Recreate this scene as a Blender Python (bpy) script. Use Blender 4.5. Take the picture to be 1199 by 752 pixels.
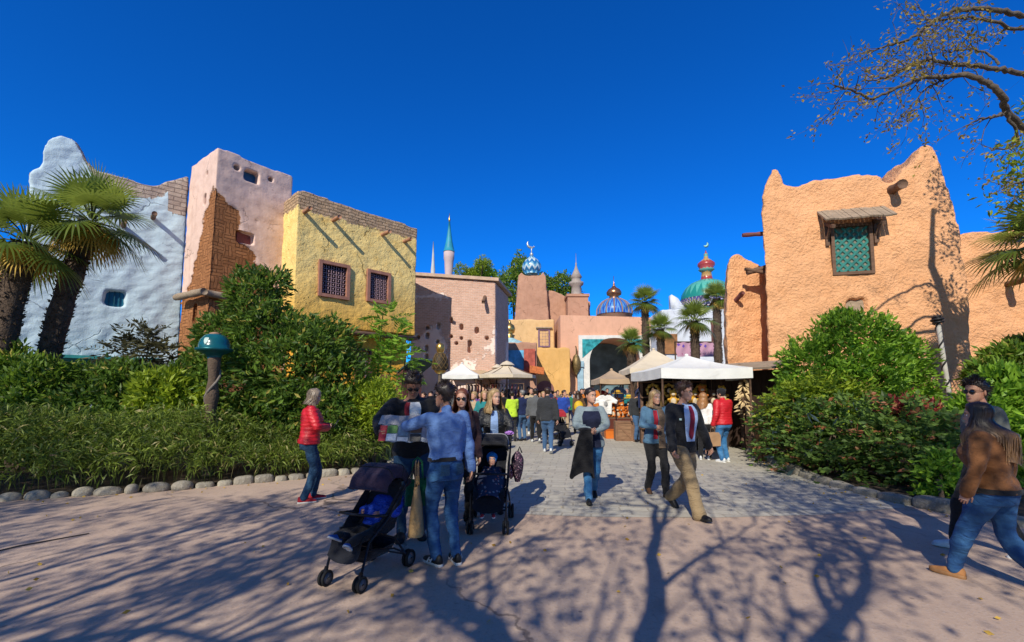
import bpy, bmesh, math, random
import numpy as np
from mathutils import Vector, Matrix, Euler
R = math.radians
PI = math.pi
rng = np.random.default_rng(7)
random.seed(7)
for _o in list(bpy.data.objects): bpy.data.objects.remove(_o)
SC = bpy.context.scene
COL = SC.collection
# ------------------------------------------------------------------ camera
FW, FH, F = 1199.0, 752.0, 533.0
CAMH, PITCH = 1.65, R(4.5)
PPY = 460 - F * math.tan(PITCH)          # principal row, the rest is lens shift
def P(px, py, D):
    """point seen at photo pixel (px,py) on the plane Y = D"""
    u = (px - 599.5) / F; v = -(py - PPY) / F
    dy = math.cos(PITCH) - v * math.sin(PITCH); dz = math.sin(PITCH) + v * math.cos(PITCH)
    return Vector((u / dy * D, D, CAMH + dz / dy * D))
def G(px, py):
    """ground point seen at a photo pixel"""
    u = (px - 599.5) / F; v = -(py - PPY) / F
    dy = math.cos(PITCH) - v * math.sin(PITCH); dz = math.sin(PITCH) + v * math.cos(PITCH)
    t = -CAMH / dz
    return Vector((u * t, dy * t, 0))
cam = bpy.data.cameras.new('camera'); camo = bpy.data.objects.new('camera', cam); COL.objects.link(camo)
cam.sensor_width = 36; cam.lens = F / FW * 36; cam.clip_end = 3000; cam.clip_start = 0.05
camo.location = (0, 0, CAMH); camo.rotation_euler = (PI / 2 + PITCH, 0, 0)
cam.shift_y = (PPY - FH / 2) / FW
SC.camera = camo
# ------------------------------------------------------------------ object helpers
def tag(o, label=None, cat=None, group=None, kind=None):
    if label: o['label'] = label
    if cat: o['category'] = cat
    if group: o['group'] = group
    if kind: o['kind'] = kind
    return o
def thing(name, label, cat, loc=(0, 0, 0), rz=0.0, group=None):
    o = bpy.data.objects.new(name, None); COL.objects.link(o)
    o.location = loc; o.rotation_euler = (0, 0, rz); o.empty_display_size = .1
    return tag(o, label, cat, group)
def copy_tree(o, parent=None):
    c = o.copy(); COL.objects.link(c)
    if parent is not None: c.parent = parent
    for ch in list(o.children): copy_tree(ch, c)
    return c
def obj(name, me, mats=None, parent=None):
    o = bpy.data.objects.new(name, me); COL.objects.link(o)
    if mats is not None:
        for m in (mats if isinstance(mats, (list, tuple)) else [mats]): me.materials.append(m)
    if parent is not None: o.parent = parent
    return o
def nrm(a):
    a = np.asarray(a, float); return a / (np.linalg.norm(a, axis=-1, keepdims=True) + 1e-12)
def pn(co, scale=1.0, seed=0, k=18):
    """cheap smooth vector noise, about -1..1"""
    r = np.random.default_rng(seed + 1000)
    d = nrm(r.normal(size=(k, 3))) * scale * r.uniform(.5, 2.2, size=(k, 1)); ph = r.uniform(0, 6.28, k)
    return np.sin(np.asarray(co) @ d.T + ph).sum(1) / (k ** .5) * .8
class MB:
    def __init__(s): s.v = []; s.f = []; s.n = 0; s.at = []
    def add(s, v, f, mi=0, att=0.0):
        v = np.asarray(v, float).reshape(-1, 3); s.v.append(v)
        if isinstance(f, np.ndarray): s.f.append((f + s.n, mi))
        else:
            by = {}
            for q in f: by.setdefault(len(q), []).append(q)
            for q in by.values(): s.f.append((np.array(q, int) + s.n, mi))
        s.at.append(np.broadcast_to(np.asarray(att, float), (len(v),)).copy())
        s.n += len(v); return s
    def grid(s, pts, mi=0, cu=False, cv=False, att=0.0):
        pts = np.asarray(pts, float); a, b = pts.shape[:2]
        i = np.arange(a if cu else a - 1); j = np.arange(b if cv else b - 1)
        I, J = np.meshgrid(i, j, indexing='ij'); I = I.ravel(); J = J.ravel()
        I2 = (I + 1) % a; J2 = (J + 1) % b
        return s.add(pts.reshape(-1, 3), np.stack([I * b + J, I2 * b + J, I2 * b + J2, I * b + J2], 1), mi, att)
    def box(s, c, size, rot=None, mi=0, taper=1.0):
        x, y, z = [q / 2 for q in size]; t = taper
        v = np.array([(-x, -y, -z), (x, -y, -z), (x, y, -z), (-x, y, -z), (-x * t, -y * t, z), (x * t, -y * t, z), (x * t, y * t, z), (-x * t, y * t, z)])
        if rot is not None:
            m = np.array(rot if isinstance(rot, Matrix) else Euler(rot).to_matrix()); v = v @ m.T
        return s.add(v + np.array(c), [(3, 2, 1, 0), (4, 5, 6, 7), (0, 1, 5, 4), (1, 2, 6, 5), (2, 3, 7, 6), (3, 0, 4, 7)], mi)
    def tube(s, pts, rad, sides=8, mi=0, caps=True, closed=False, up=None, att=0.0, round_caps=False):
        pts = np.asarray([tuple(p) for p in pts], float); n = len(pts)
        rad = np.asarray(rad, float)
        if rad.ndim == 0: rad = np.full(n, float(rad))
        if rad.ndim == 1 and len(rad) == 2 and n != 2: rad = np.repeat(rad[None], n, 0)
        if rad.ndim == 1: rad = np.stack([rad, rad], 1)
        if round_caps:
            d0 = nrm(pts[0] - pts[1]); d1 = nrm(pts[-1] - pts[-2])
            e = [(.45, .9), (.8, .6), (.98, .2)]
            A = [pts[0] + d0 * rad[0].mean() * q for q, _ in e][::-1]; B = [pts[-1] + d1 * rad[-1].mean() * q for q, _ in e]
            ra = [rad[0] * q for _, q in e][::-1]; rb = [rad[-1] * q for _, q in e]
            pts = np.vstack([A, pts, B]); rad = np.vstack([ra, rad, rb]); n = len(pts)
        t = np.zeros_like(pts); t[1:-1] = pts[2:] - pts[:-2]
        if closed: t[0] = pts[1] - pts[-1]; t[-1] = pts[0] - pts[-2]
        else: t[0] = pts[1] - pts[0]; t[-1] = pts[-1] - pts[-2]
        t = nrm(t)
        u = np.array(up if up is not None else ((0, 0, 1) if abs(t[0][2]) < .9 else (1, 0, 0)), float)
        a = np.linspace(0, 2 * PI, sides, endpoint=False); ca, sa = np.cos(a), np.sin(a); out = []
        for i in range(n):
            u = u - t[i] * (u @ t[i])
            if np.linalg.norm(u) < 1e-6: u = np.cross(t[i], (.3, .5, .8))
            u = u / np.linalg.norm(u); w = np.cross(t[i], u)
            out.append(pts[i] + np.outer(ca, u) * rad[i][0] + np.outer(sa, w) * rad[i][1])
        out = np.array(out); base = s.n
        s.grid(out, mi, cu=closed, cv=True, att=att)
        if caps and not closed:
            s.f.append((np.array([list(range(sides))[::-1]]) + base, mi)); s.f.append((np.array([list(range(sides))]) + base + (n - 1) * sides, mi))
        return s
    def lathe(s, prof, c=(0, 0, 0), sides=24, mi=0, axis=None, caps=True):
        a = np.linspace(0, 2 * PI, sides, endpoint=False); prof = np.asarray(prof, float)
        pts = np.stack([np.outer(prof[:, 0], np.cos(a)), np.outer(prof[:, 0], np.sin(a)), np.repeat(prof[:, 1:2], sides, 1)], 2)
        if axis is not None:
            q = np.array(Vector((0, 0, 1)).rotation_difference(Vector(axis)).to_matrix()); pts = pts @ q.T
        base = s.n; s.grid(pts + np.array(c), mi, cv=True)
        if caps:
            s.f.append((np.array([list(range(sides))[::-1]]) + base, mi)); s.f.append((np.array([list(range(sides))]) + base + (len(prof) - 1) * sides, mi))
        return s
    def ball(s, c, r, mi=0, seg=12, rings=8, rot=None, att=0.0):
        r = np.array(r if hasattr(r, '__len__') else (r, r, r), float)
        th = np.linspace(0.02, PI - .02, rings + 1); ph = np.linspace(0, 2 * PI, seg, endpoint=False)
        p = np.stack([np.outer(np.sin(th), np.cos(ph)), np.outer(np.sin(th), np.sin(ph)), np.repeat(np.cos(th)[:, None], seg, 1)], 2) * r
        if rot is not None: p = p @ np.array(Euler(rot).to_matrix() if not isinstance(rot, Matrix) else rot).T
        return s.grid((p + np.array(tuple(c)))[::-1], mi, cv=True, att=att)
    def prism(s, poly, y0, y1, mi=0):
        """polygon in (x,z) extruded along y"""
        n = len(poly); v = [(x, y0, z) for x, z in poly] + [(x, y1, z) for x, z in poly]
        f = [tuple(range(n)), tuple(range(2 * n - 1, n - 1, -1))] + [(i, i + n, (i + 1) % n + n, (i + 1) % n) for i in range(n)]
        return s.add(v, f, mi)
    def xform(s, m):
        m = np.array(m); s.v = [v @ m[:3, :3].T + m[:3, 3] for v in s.v]; return s
    def mesh(s, name='mesh', smooth=True, att=None, flat_idx=()):
        me = bpy.data.meshes.new(name)
        v = np.concatenate(s.v) if s.v else np.zeros((0, 3))
        me.vertices.add(len(v)); me.vertices.foreach_set('co', v.astype(np.float32).ravel())
        li = np.concatenate([f.ravel() for f, _ in s.f]); tot = np.concatenate([np.full(len(f), f.shape[1]) for f, _ in s.f])
        mi = np.concatenate([np.full(len(f), m) for f, m in s.f])
        me.loops.add(len(li)); me.loops.foreach_set('vertex_index', li.astype(np.int32))
        me.polygons.add(len(tot)); st = np.concatenate([[0], np.cumsum(tot)[:-1]])
        me.polygons.foreach_set('loop_start', st.astype(np.int32)); me.polygons.foreach_set('loop_total', tot.astype(np.int32))
        me.polygons.foreach_set('material_index', mi.astype(np.int32))
        me.polygons.foreach_set('use_smooth', np.full(len(tot), bool(smooth)))
        if att:
            a = me.attributes.new(att, 'FLOAT', 'POINT'); a.data.foreach_set('value', np.concatenate(s.at).astype(np.float32))
        me.update(calc_edges=True); me.validate(); return me
    def build(s, name, mats, parent=None, smooth=True, att=None):
        return obj(name, s.mesh(name, smooth, att), mats, parent)
TMP = bpy.data.scenes.new('work')
def GETDG():
    with bpy.context.temp_override(scene=TMP, view_layer=TMP.view_layers[0]): return bpy.context.evaluated_depsgraph_get()
def evalmesh(me, mods):
    """apply modifiers to a mesh in a scratch scene and return the new mesh"""
    o = bpy.data.objects.new('tmp', me); TMP.collection.objects.link(o)
    for typ, kw in mods:
        m = o.modifiers.new(typ, typ)
        for k, v in kw.items(): setattr(m, k, v)
    dg = GETDG(); dg.update()
    out = bpy.data.meshes.new_from_object(o.evaluated_get(dg))
    bpy.data.objects.remove(o); return out
def remesh(me, voxel, smooth=4, fac=.5):
    return evalmesh(me, [('REMESH', dict(mode='VOXEL', voxel_size=voxel, use_smooth_shade=True)), ('SMOOTH', dict(factor=fac, iterations=smooth))])
def getco(me):
    a = np.empty(len(me.vertices) * 3, np.float32); me.vertices.foreach_get('co', a); return a.reshape(-1, 3).astype(float)
def getno(me):
    a = np.empty(len(me.vertices) * 3, np.float32); me.vertices.foreach_get('normal', a); return a.reshape(-1, 3).astype(float)
def setco(me, co): me.vertices.foreach_set('co', co.astype(np.float32).ravel()); me.update()
def setatt(me, name, val):
    a = me.attributes.new(name, 'FLOAT', 'POINT'); a.data.foreach_set('value', np.asarray(val, np.float32))
# ------------------------------------------------------------------ material helpers
MATS = {}
class NT:
    def __init__(s, name):
        s.m = bpy.data.materials.new(name); s.m.use_nodes = True; s.t = s.m.node_tree; s.t.nodes.clear()
        s.out = s.n('ShaderNodeOutputMaterial'); s.b = s.n('ShaderNodeBsdfPrincipled'); s.l(s.b.outputs[0], s.out.inputs[0])
    def n(s, typ, **kw):
        q = s.t.nodes.new(typ)
        for k, v in kw.items(): setattr(q, k, v)
        return q
    def l(s, a, b): s.t.links.new(a, b)
    def put(s, sock, v):
        if hasattr(v, 'is_output') or isinstance(v, bpy.types.NodeSocket): s.l(v, sock)
        else:
            if isinstance(v, (tuple, list)) and len(v) == 3 and sock.type == 'RGBA': v = (*v, 1)
            sock.default_value = v
    def coord(s, which='Object'): return s.n('ShaderNodeTexCoord').outputs[which]
    def noise(s, co, scale, detail=4, rough=.55, dist=0):
        q = s.n('ShaderNodeTexNoise'); q.inputs['Scale'].default_value = scale; q.inputs['Detail'].default_value = detail
        q.inputs['Roughness'].default_value = rough; q.inputs['Distortion'].default_value = dist
        if co is not None: s.l(co, q.inputs['Vector'])
        return q.outputs['Fac']
    def math(s, op, a, b=0.0, clamp=False):
        q = s.n('ShaderNodeMath', operation=op, use_clamp=clamp); s.put(q.inputs[0], a); s.put(q.inputs[1], b); return q.outputs[0]
    def mix(s, fac, a, b, blend='MIX'):
        q = s.n('ShaderNodeMix', data_type='RGBA', blend_type=blend); s.put(q.inputs[0], fac); s.put(q.inputs[6], a); s.put(q.inputs[7], b); return q.outputs[2]
    def ramp(s, fac, a, b, lo=0.0, hi=1.0):
        q = s.n('ShaderNodeMapRange'); q.inputs[1].default_value = a; q.inputs[2].default_value = b; q.inputs[3].default_value = lo; q.inputs[4].default_value = hi
        s.l(fac, q.inputs[0]); return q.outputs[0]
    def bump(s, h, strength=.4, dist=.02, nrm=None):
        q = s.n('ShaderNodeBump'); q.inputs['Strength'].default_value = strength; q.inputs['Distance'].default_value = dist
        s.l(h, q.inputs['Height'])
        if nrm is not None: s.l(nrm, q.inputs['Normal'])
        return q.outputs[0]
    def attr(s, name): return s.n('ShaderNodeAttribute', attribute_name=name).outputs['Fac']
    def set(s, **kw):
        al = dict(color='Base Color', rough='Roughness', metal='Metallic', normal='Normal', spec='Specular IOR Level', coat='Coat Weight', sheen='Sheen Weight', sub='Subsurface Weight', alpha='Alpha', trans='Transmission Weight')
        for k, v in kw.items(): s.put(s.b.inputs[al[k]], v)
        return s.m
def sc(c, k): return tuple(min(1, q * k) for q in c[:3])
def mat(name, c, rough=.8, var=.18, vs=4, bump=.25, bs=40, bd=.01, metal=0.0, spec=.3, coat=0.0, sheen=0.0, stretch=None, coord='Object'):
    if name in MATS: return MATS[name]
    t = NT(name); co = t.coord(coord)
    if stretch:
        q = t.n('ShaderNodeMapping'); q.inputs['Scale'].default_value = stretch; t.l(co, q.inputs[0]); co2 = q.outputs[0]
    else: co2 = co
    n1 = t.noise(co2, vs, 5); n2 = t.noise(co2, bs, 4)
    col = t.mix(t.ramp(n1, .3, .7), sc(c, 1 - var), sc(c, 1 + var))
    col = t.mix(t.ramp(n2, .35, .75, 0, .35 * min(1, var * 4)), col, sc(c, .55))
    t.set(color=col, rough=t.ramp(n1, .2, .8, max(.02, rough - .08), min(1, rough + .08)), metal=metal, spec=spec, coat=coat, sheen=sheen)
    if bump: t.set(normal=t.bump(n2, bump, bd))
    MATS[name] = t.m; return t.m
# ------------------------------------------------------------------ light and sky
SUN_EL, SUN_AZ = R(36), R(20)           # shadows run 20 degrees right of straight ahead
sd = Vector((math.sin(SUN_AZ) * math.cos(SUN_EL), math.cos(SUN_AZ) * math.cos(SUN_EL), -math.sin(SUN_EL)))
sl = bpy.data.lights.new('sun', 'SUN'); sl.energy = 5.0; sl.angle = R(.42); sl.color = (1, .93, .80)
so = bpy.data.objects.new('sun', sl); COL.objects.link(so); so.rotation_euler = sd.to_track_quat('-Z', 'Y').to_euler(); so.location = (-20, -40, 40)
W = bpy.data.worlds.new('World'); SC.world = W; W.use_nodes = True; wt = W.node_tree; wt.nodes.clear()
sky = wt.nodes.new('ShaderNodeTexSky'); sky.sky_type = 'NISHITA'; sky.sun_disc = False; sky.sun_elevation = SUN_EL; sky.sun_rotation = PI + SUN_AZ
sky.altitude = 300; sky.air_density = .8; sky.dust_density = 0.1; sky.ozone_density = 3.0
hs = wt.nodes.new('ShaderNodeHueSaturation'); hs.inputs['Saturation'].default_value = 1.2; hs.inputs['Value'].default_value = 1.0; hs.inputs['Hue'].default_value = .5
bg = wt.nodes.new('ShaderNodeBackground'); bg.inputs[1].default_value = .106; wo = wt.nodes.new('ShaderNodeOutputWorld')
mu = wt.nodes.new('ShaderNodeMix'); mu.data_type = 'RGBA'; mu.blend_type = 'MULTIPLY'; mu.inputs[0].default_value = 1; mu.inputs[7].default_value = (.10, .88, 1.82, 1)
tc = wt.nodes.new('ShaderNodeTexCoord'); dt = wt.nodes.new('ShaderNodeVectorMath'); dt.operation = 'DOT_PRODUCT'; dt.inputs[1].default_value = tuple(-sd); wt.links.new(tc.outputs['Generated'], dt.inputs[0])
mr = wt.nodes.new('ShaderNodeMapRange'); mr.interpolation_type = 'SMOOTHSTEP'; mr.inputs[1].default_value = .45; mr.inputs[2].default_value = 1.0; wt.links.new(dt.outputs['Value'], mr.inputs[0])
tint = wt.nodes.new('ShaderNodeMix'); tint.data_type = 'RGBA'; tint.inputs[6].default_value = (.08, .93, 1.82, 1); tint.inputs[7].default_value = (.95, .80, .80, 1); wt.links.new(mr.outputs[0], tint.inputs[0]); wt.links.new(tint.outputs[2], mu.inputs[7])
wt.links.new(sky.outputs[0], hs.inputs['Color']); wt.links.new(hs.outputs[0], mu.inputs[6]); wt.links.new(mu.outputs[2], bg.inputs[0]); wt.links.new(bg.outputs[0], wo.inputs[0])
SC.view_settings.view_transform = 'Standard'; SC.view_settings.look = 'None'; SC.view_settings.exposure = 0; SC.view_settings.gamma = 1
SC.cycles.max_bounces = 6; SC.cycles.diffuse_bounces = 3; SC.cycles.transparent_max_bounces = 6; SC.cycles.use_denoising = True
SC.cycles.sample_clamp_indirect = 4
# ------------------------------------------------------------------ surfaces
def concrete():
    t = NT('plaza_concrete'); co = t.coord()
    a = t.noise(co, .35, 5, .6); b = t.noise(co, 2.2, 6, .65); c = t.noise(co, 85, 3, .6); d = t.noise(co, 26, 4, .6)
    col = t.mix(t.ramp(a, .3, .7), (.46, .325, .235), (.585, .435, .32))
    col = t.mix(t.ramp(b, .35, .7, 0, .55), col, (.42, .30, .23))
    v = t.n('ShaderNodeTexVoronoi'); v.inputs['Scale'].default_value = 120; t.l(co, v.inputs['Vector'])
    col = t.mix(t.math('MULTIPLY', t.ramp(c, .5, .72), .55), col, (.52, .45, .40))
    col = t.mix(t.math('MULTIPLY', t.ramp(d, .55, .75), .5), col, (.16, .115, .10))
    dn = t.n('ShaderNodeTexNoise'); dn.inputs['Scale'].default_value = 1.6; dn.inputs['Detail'].default_value = 6; t.l(co, dn.inputs['Vector']); ma = t.n('ShaderNodeVectorMath', operation='MULTIPLY_ADD'); t.l(dn.outputs['Color'], ma.inputs[0]); ma.inputs[1].default_value = (.9, .9, 0); t.l(co, ma.inputs[2])
    ve = t.n('ShaderNodeTexVoronoi', feature='DISTANCE_TO_EDGE'); ve.inputs['Scale'].default_value = .21; t.l(ma.outputs[0], ve.inputs['Vector']); ck = t.math('MULTIPLY', t.ramp(ve.outputs['Distance'], .0015, .005, 1, 0), t.ramp(t.noise(co, .5, 2), .42, .56))
    col = t.mix(t.math('MULTIPLY', ck, .75), col, (.10, .075, .06)); sp = t.n('ShaderNodeTexVoronoi'); sp.inputs['Scale'].default_value = 2.6; t.l(co, sp.inputs['Vector']); col = t.mix(t.math('MULTIPLY', t.ramp(sp.outputs['Distance'], .03, .055, 1, 0), .6), col, (.14, .105, .09))
    pt = t.n('ShaderNodeTexVoronoi', distance='CHEBYCHEV'); pt.inputs['Scale'].default_value = .16; t.l(co, pt.inputs['Vector']); pv = t.n('ShaderNodeSeparateColor'); t.l(pt.outputs['Color'], pv.inputs[0]); col = t.mix(t.ramp(pv.outputs[0], .3, .9, 0, .22), col, (.34, .27, .215))
    st = t.noise(co, .9, 3, .5, 1.2); col = t.mix(t.ramp(st, .62, .70, 0, .3), col, (.17, .125, .105))
    t.set(color=col, rough=t.ramp(b, .3, .7, .72, .92), spec=.25, normal=t.bump(t.math('ADD', t.math('MULTIPLY', c, .4), d), .35, .012)); return t.m
def paving():
    t = NT('stone_paving'); co = t.coord()
    m = t.n('ShaderNodeMapping'); m.inputs['Rotation'].default_value = (0, 0, R(8)); t.l(co, m.inputs[0])
    dn = t.n('ShaderNodeTexNoise'); dn.inputs['Scale'].default_value = 1.5; t.l(m.outputs[0], dn.inputs['Vector'])
    ma = t.n('ShaderNodeVectorMath', operation='MULTIPLY_ADD'); t.l(dn.outputs['Color'], ma.inputs[0]); ma.inputs[1].default_value = (.12, .12, 0); t.l(m.outputs[0], ma.inputs[2])
    br = t.n('ShaderNodeTexBrick'); t.l(ma.outputs[0], br.inputs['Vector']); br.inputs['Scale'].default_value = 1.0
    br.inputs['Brick Width'].default_value = .40; br.inputs['Row Height'].default_value = .21; br.inputs['Mortar Size'].default_value = .014; br.inputs['Mortar Smooth'].default_value = .4
    br.inputs['Color1'].default_value = (.53, .50, .41, 1); br.inputs['Color2'].default_value = (.41, .39, .33, 1); br.inputs['Mortar'].default_value = (.33, .30, .24, 1); br.offset = .37
    a = t.noise(co, .6, 5); b = t.noise(co, 14, 5, .65); c = t.noise(co, 60, 3)
    col = t.mix(t.ramp(a, .3, .7, 0, .5), br.outputs['Color'], (.40, .34, .27))
    col = t.mix(t.ramp(b, .45, .75, 0, .4), col, (.25, .23, .19)); col = t.mix(t.ramp(c, .55, .7, 0, .4), col, (.52, .50, .44))
    h = t.math('SUBTRACT', t.math('MULTIPLY', b, .35), br.outputs['Fac'])
    t.set(color=col, rough=.82, spec=.28, normal=t.bump(h, .5, .02)); return t.m
M_SOIL = mat('bed_soil', (.07, .05, .035), .95, .35, 1.2, .6, 18, .05)
def sheet(name, poly, z, m, kind='structure'):
    me = bpy.data.meshes.new(name); me.from_pydata([(x, y, z) for x, y in poly], [], [tuple(range(len(poly)))]); me.update()
    return tag(obj(name, me, m), kind=kind)
sheet('ground', [(-900, -900), (900, -900), (900, 900), (-900, 900)], 0, mat('far_ground', (.16, .14, .11), .95, .25, .3, .4, 10, .03))
KL = [(-14, 4.6), (-10.2, 6.15), (-8.1, 7.0), (-6.9, 7.45), (-5.7, 7.95), (-4.6, 8.6), (-3.7, 9.15), (-3.1, 9.55), (-2.75, 10.6), (-2.75, 12.5), (-2.9, 15), (-3.4, 18.6)]
KR = [(6.5, 13.0), (6.28, 11.4), (6.0, 10.2), (5.78, 9.2), (5.68, 8.4), (5.75, 7.4), (5.95, 6.6), (6.3, 5.9), (7.0, 5.2), (8.4, 4.5), (10.5, 4.0), (14, 3.8)]
sheet('plaza', [(-16, -14), (16, -14), (16, 4)] + [(x, y) for x, y in KR[::-1]] + [(6.5, 14), (-3.2, 14)] + KL[::-1] + [(-16, 4)], .004, concrete())
sheet('street_paving', [(-2.95, 9.75), (-2.35, 7.6), (-1.5, 6.85), (-.5, 6.42), (1, 6.2), (2.6, 6.15), (4.2, 6.3), (5.9, 6.75), (5.72, 7.4), (5.64, 8.4), (5.75, 9.2), (6.0, 10.2), (6.26, 11.4), (6.5, 13), (10, 14), (12, 70), (-12, 70), (-3.6, 18), (-2.86, 15), (-2.71, 12.5), (-2.71, 10.6)], .008, paving())
sheet('left_bed', [(-30, 4.6), (-14, 4.75)] + [(x - .06, y + .1) for x, y in KL[1:]] + [(-4.4, 19.8), (-30, 22)], .05, M_SOIL)
sheet('right_bed', [(6.6, 13.1)] + [(x + .08, y + .05) for x, y in KR[1:]] + [(30, 4), (30, 18), (7.2, 18)], .05, M_SOIL)
sheet('plaza_joint', [G(-30, 652)[:2], G(20, 640)[:2], G(70, 631)[:2], G(104, 625)[:2], G(104.5, 625.8)[:2], G(71, 632)[:2], G(21, 641.2)[:2], G(-30, 653.4)[:2]], .009, mat('joint_tar', (.03, .025, .022), .8, .1))
# kerb stones, each a thing
def kerbmat():
    t = NT('kerb_limestone'); co = t.coord(); r_ = t.n('ShaderNodeObjectInfo').outputs['Random']; a = t.noise(co, 7, 5); b = t.noise(co, 30, 4); col = t.mix(r_, (.40, .36, .28), (.24, .215, .175)); col = t.mix(t.ramp(a, .42, .72, 0, .7), col, (.13, .115, .085)); col = t.mix(t.ramp(b, .52, .7, 0, .5), col, (.5, .47, .40))
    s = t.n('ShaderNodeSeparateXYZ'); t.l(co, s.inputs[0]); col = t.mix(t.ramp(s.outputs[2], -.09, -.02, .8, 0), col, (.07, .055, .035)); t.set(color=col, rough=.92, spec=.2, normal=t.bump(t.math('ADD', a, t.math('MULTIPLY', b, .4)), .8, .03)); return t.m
M_KERB = kerbmat()
def resample(pts, step):
    out = []; carry = 0; i = 0
    pts = [Vector((*p, 0)) for p in pts]; d = 0; acc = [0]
    for a, b in zip(pts, pts[1:]): acc.append(acc[-1] + (b - a).length)
    def at(s):
        for k in range(len(pts) - 1):
            if s <= acc[k + 1]:
                f = (s - acc[k]) / (acc[k + 1] - acc[k]); return pts[k].lerp(pts[k + 1], f)
        return pts[-1]
    return at, acc[-1]
def rock(size, seed, squareness=.5):
    m = MB(); th = np.linspace(.02, PI - .02, 12); ph = np.linspace(0, 2 * PI, 18, endpoint=False); e = .45 + .5 * (1 - squareness)
    g = lambda q: np.sign(q) * np.abs(q) ** e
    p = np.stack([g(np.outer(np.sin(th), np.cos(ph))), g(np.outer(np.sin(th), np.sin(ph))), g(np.repeat(np.cos(th)[:, None], 18, 1))], 2)[::-1]
    p = p * np.array(size) / 2; p = p * (1 + .09 * pn(p.reshape(-1, 3) * 7, 1, seed).reshape(12, 18, 1)); m.grid(p, cv=True); return m
def kerb(pts, lo, hi, side, squ, hgt, which, s0=0, s1=None):
    at, L = resample(pts, 1); s = s0; k = 0; r = random.Random(len(pts) + int(hgt * 100)); L = s1 or L
    names = []
    while s < L:
        ln = r.uniform(lo, hi); q = at(s + ln / 2); t = (at(min(s + ln, L)) - at(s)).normalized(); sq = squ(q)
        h = hgt * r.uniform(.75, 1.25); wd = r.uniform(.2, .27)
        o = rock((ln * .98, wd, h), 10 + k + int(hgt * 50), sq).build('kerb_stone', M_KERB)
        o.location = (q.x + r.uniform(-.02, .02), q.y + r.uniform(-.03, .03), h * .5 - .06); o.rotation_euler = (0, 0, math.atan2(t.y, t.x) + r.uniform(-.06, .06))
        names.append((o, sq, q)); s += ln + .012; k += 1
    return names
ks = kerb(KL, .20, .40, 1, lambda q: .1 if q.x < -5.6 else .8, .17, 'left', s0=5.0)
for o, sq, q in ks:
    if sq < .5: tag(o, 'rounded pale boulder edging the planting bed below the bamboo hedge', 'kerb stone', 'rounded edging boulders of the hedge bed')
    else: tag(o, 'squared pale kerb block edging the bed behind the strollers', 'kerb stone', 'squared kerb blocks of the hedge bed')
kr = kerb(KR, .42, .75, 1, lambda q: .85, .21, 'right', s0=.5)
for o, sq, q in kr:
    tag(o, 'long rough grey kerb block below the berry shrubs', 'kerb stone', 'kerb blocks of the berry shrub bed')
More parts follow.
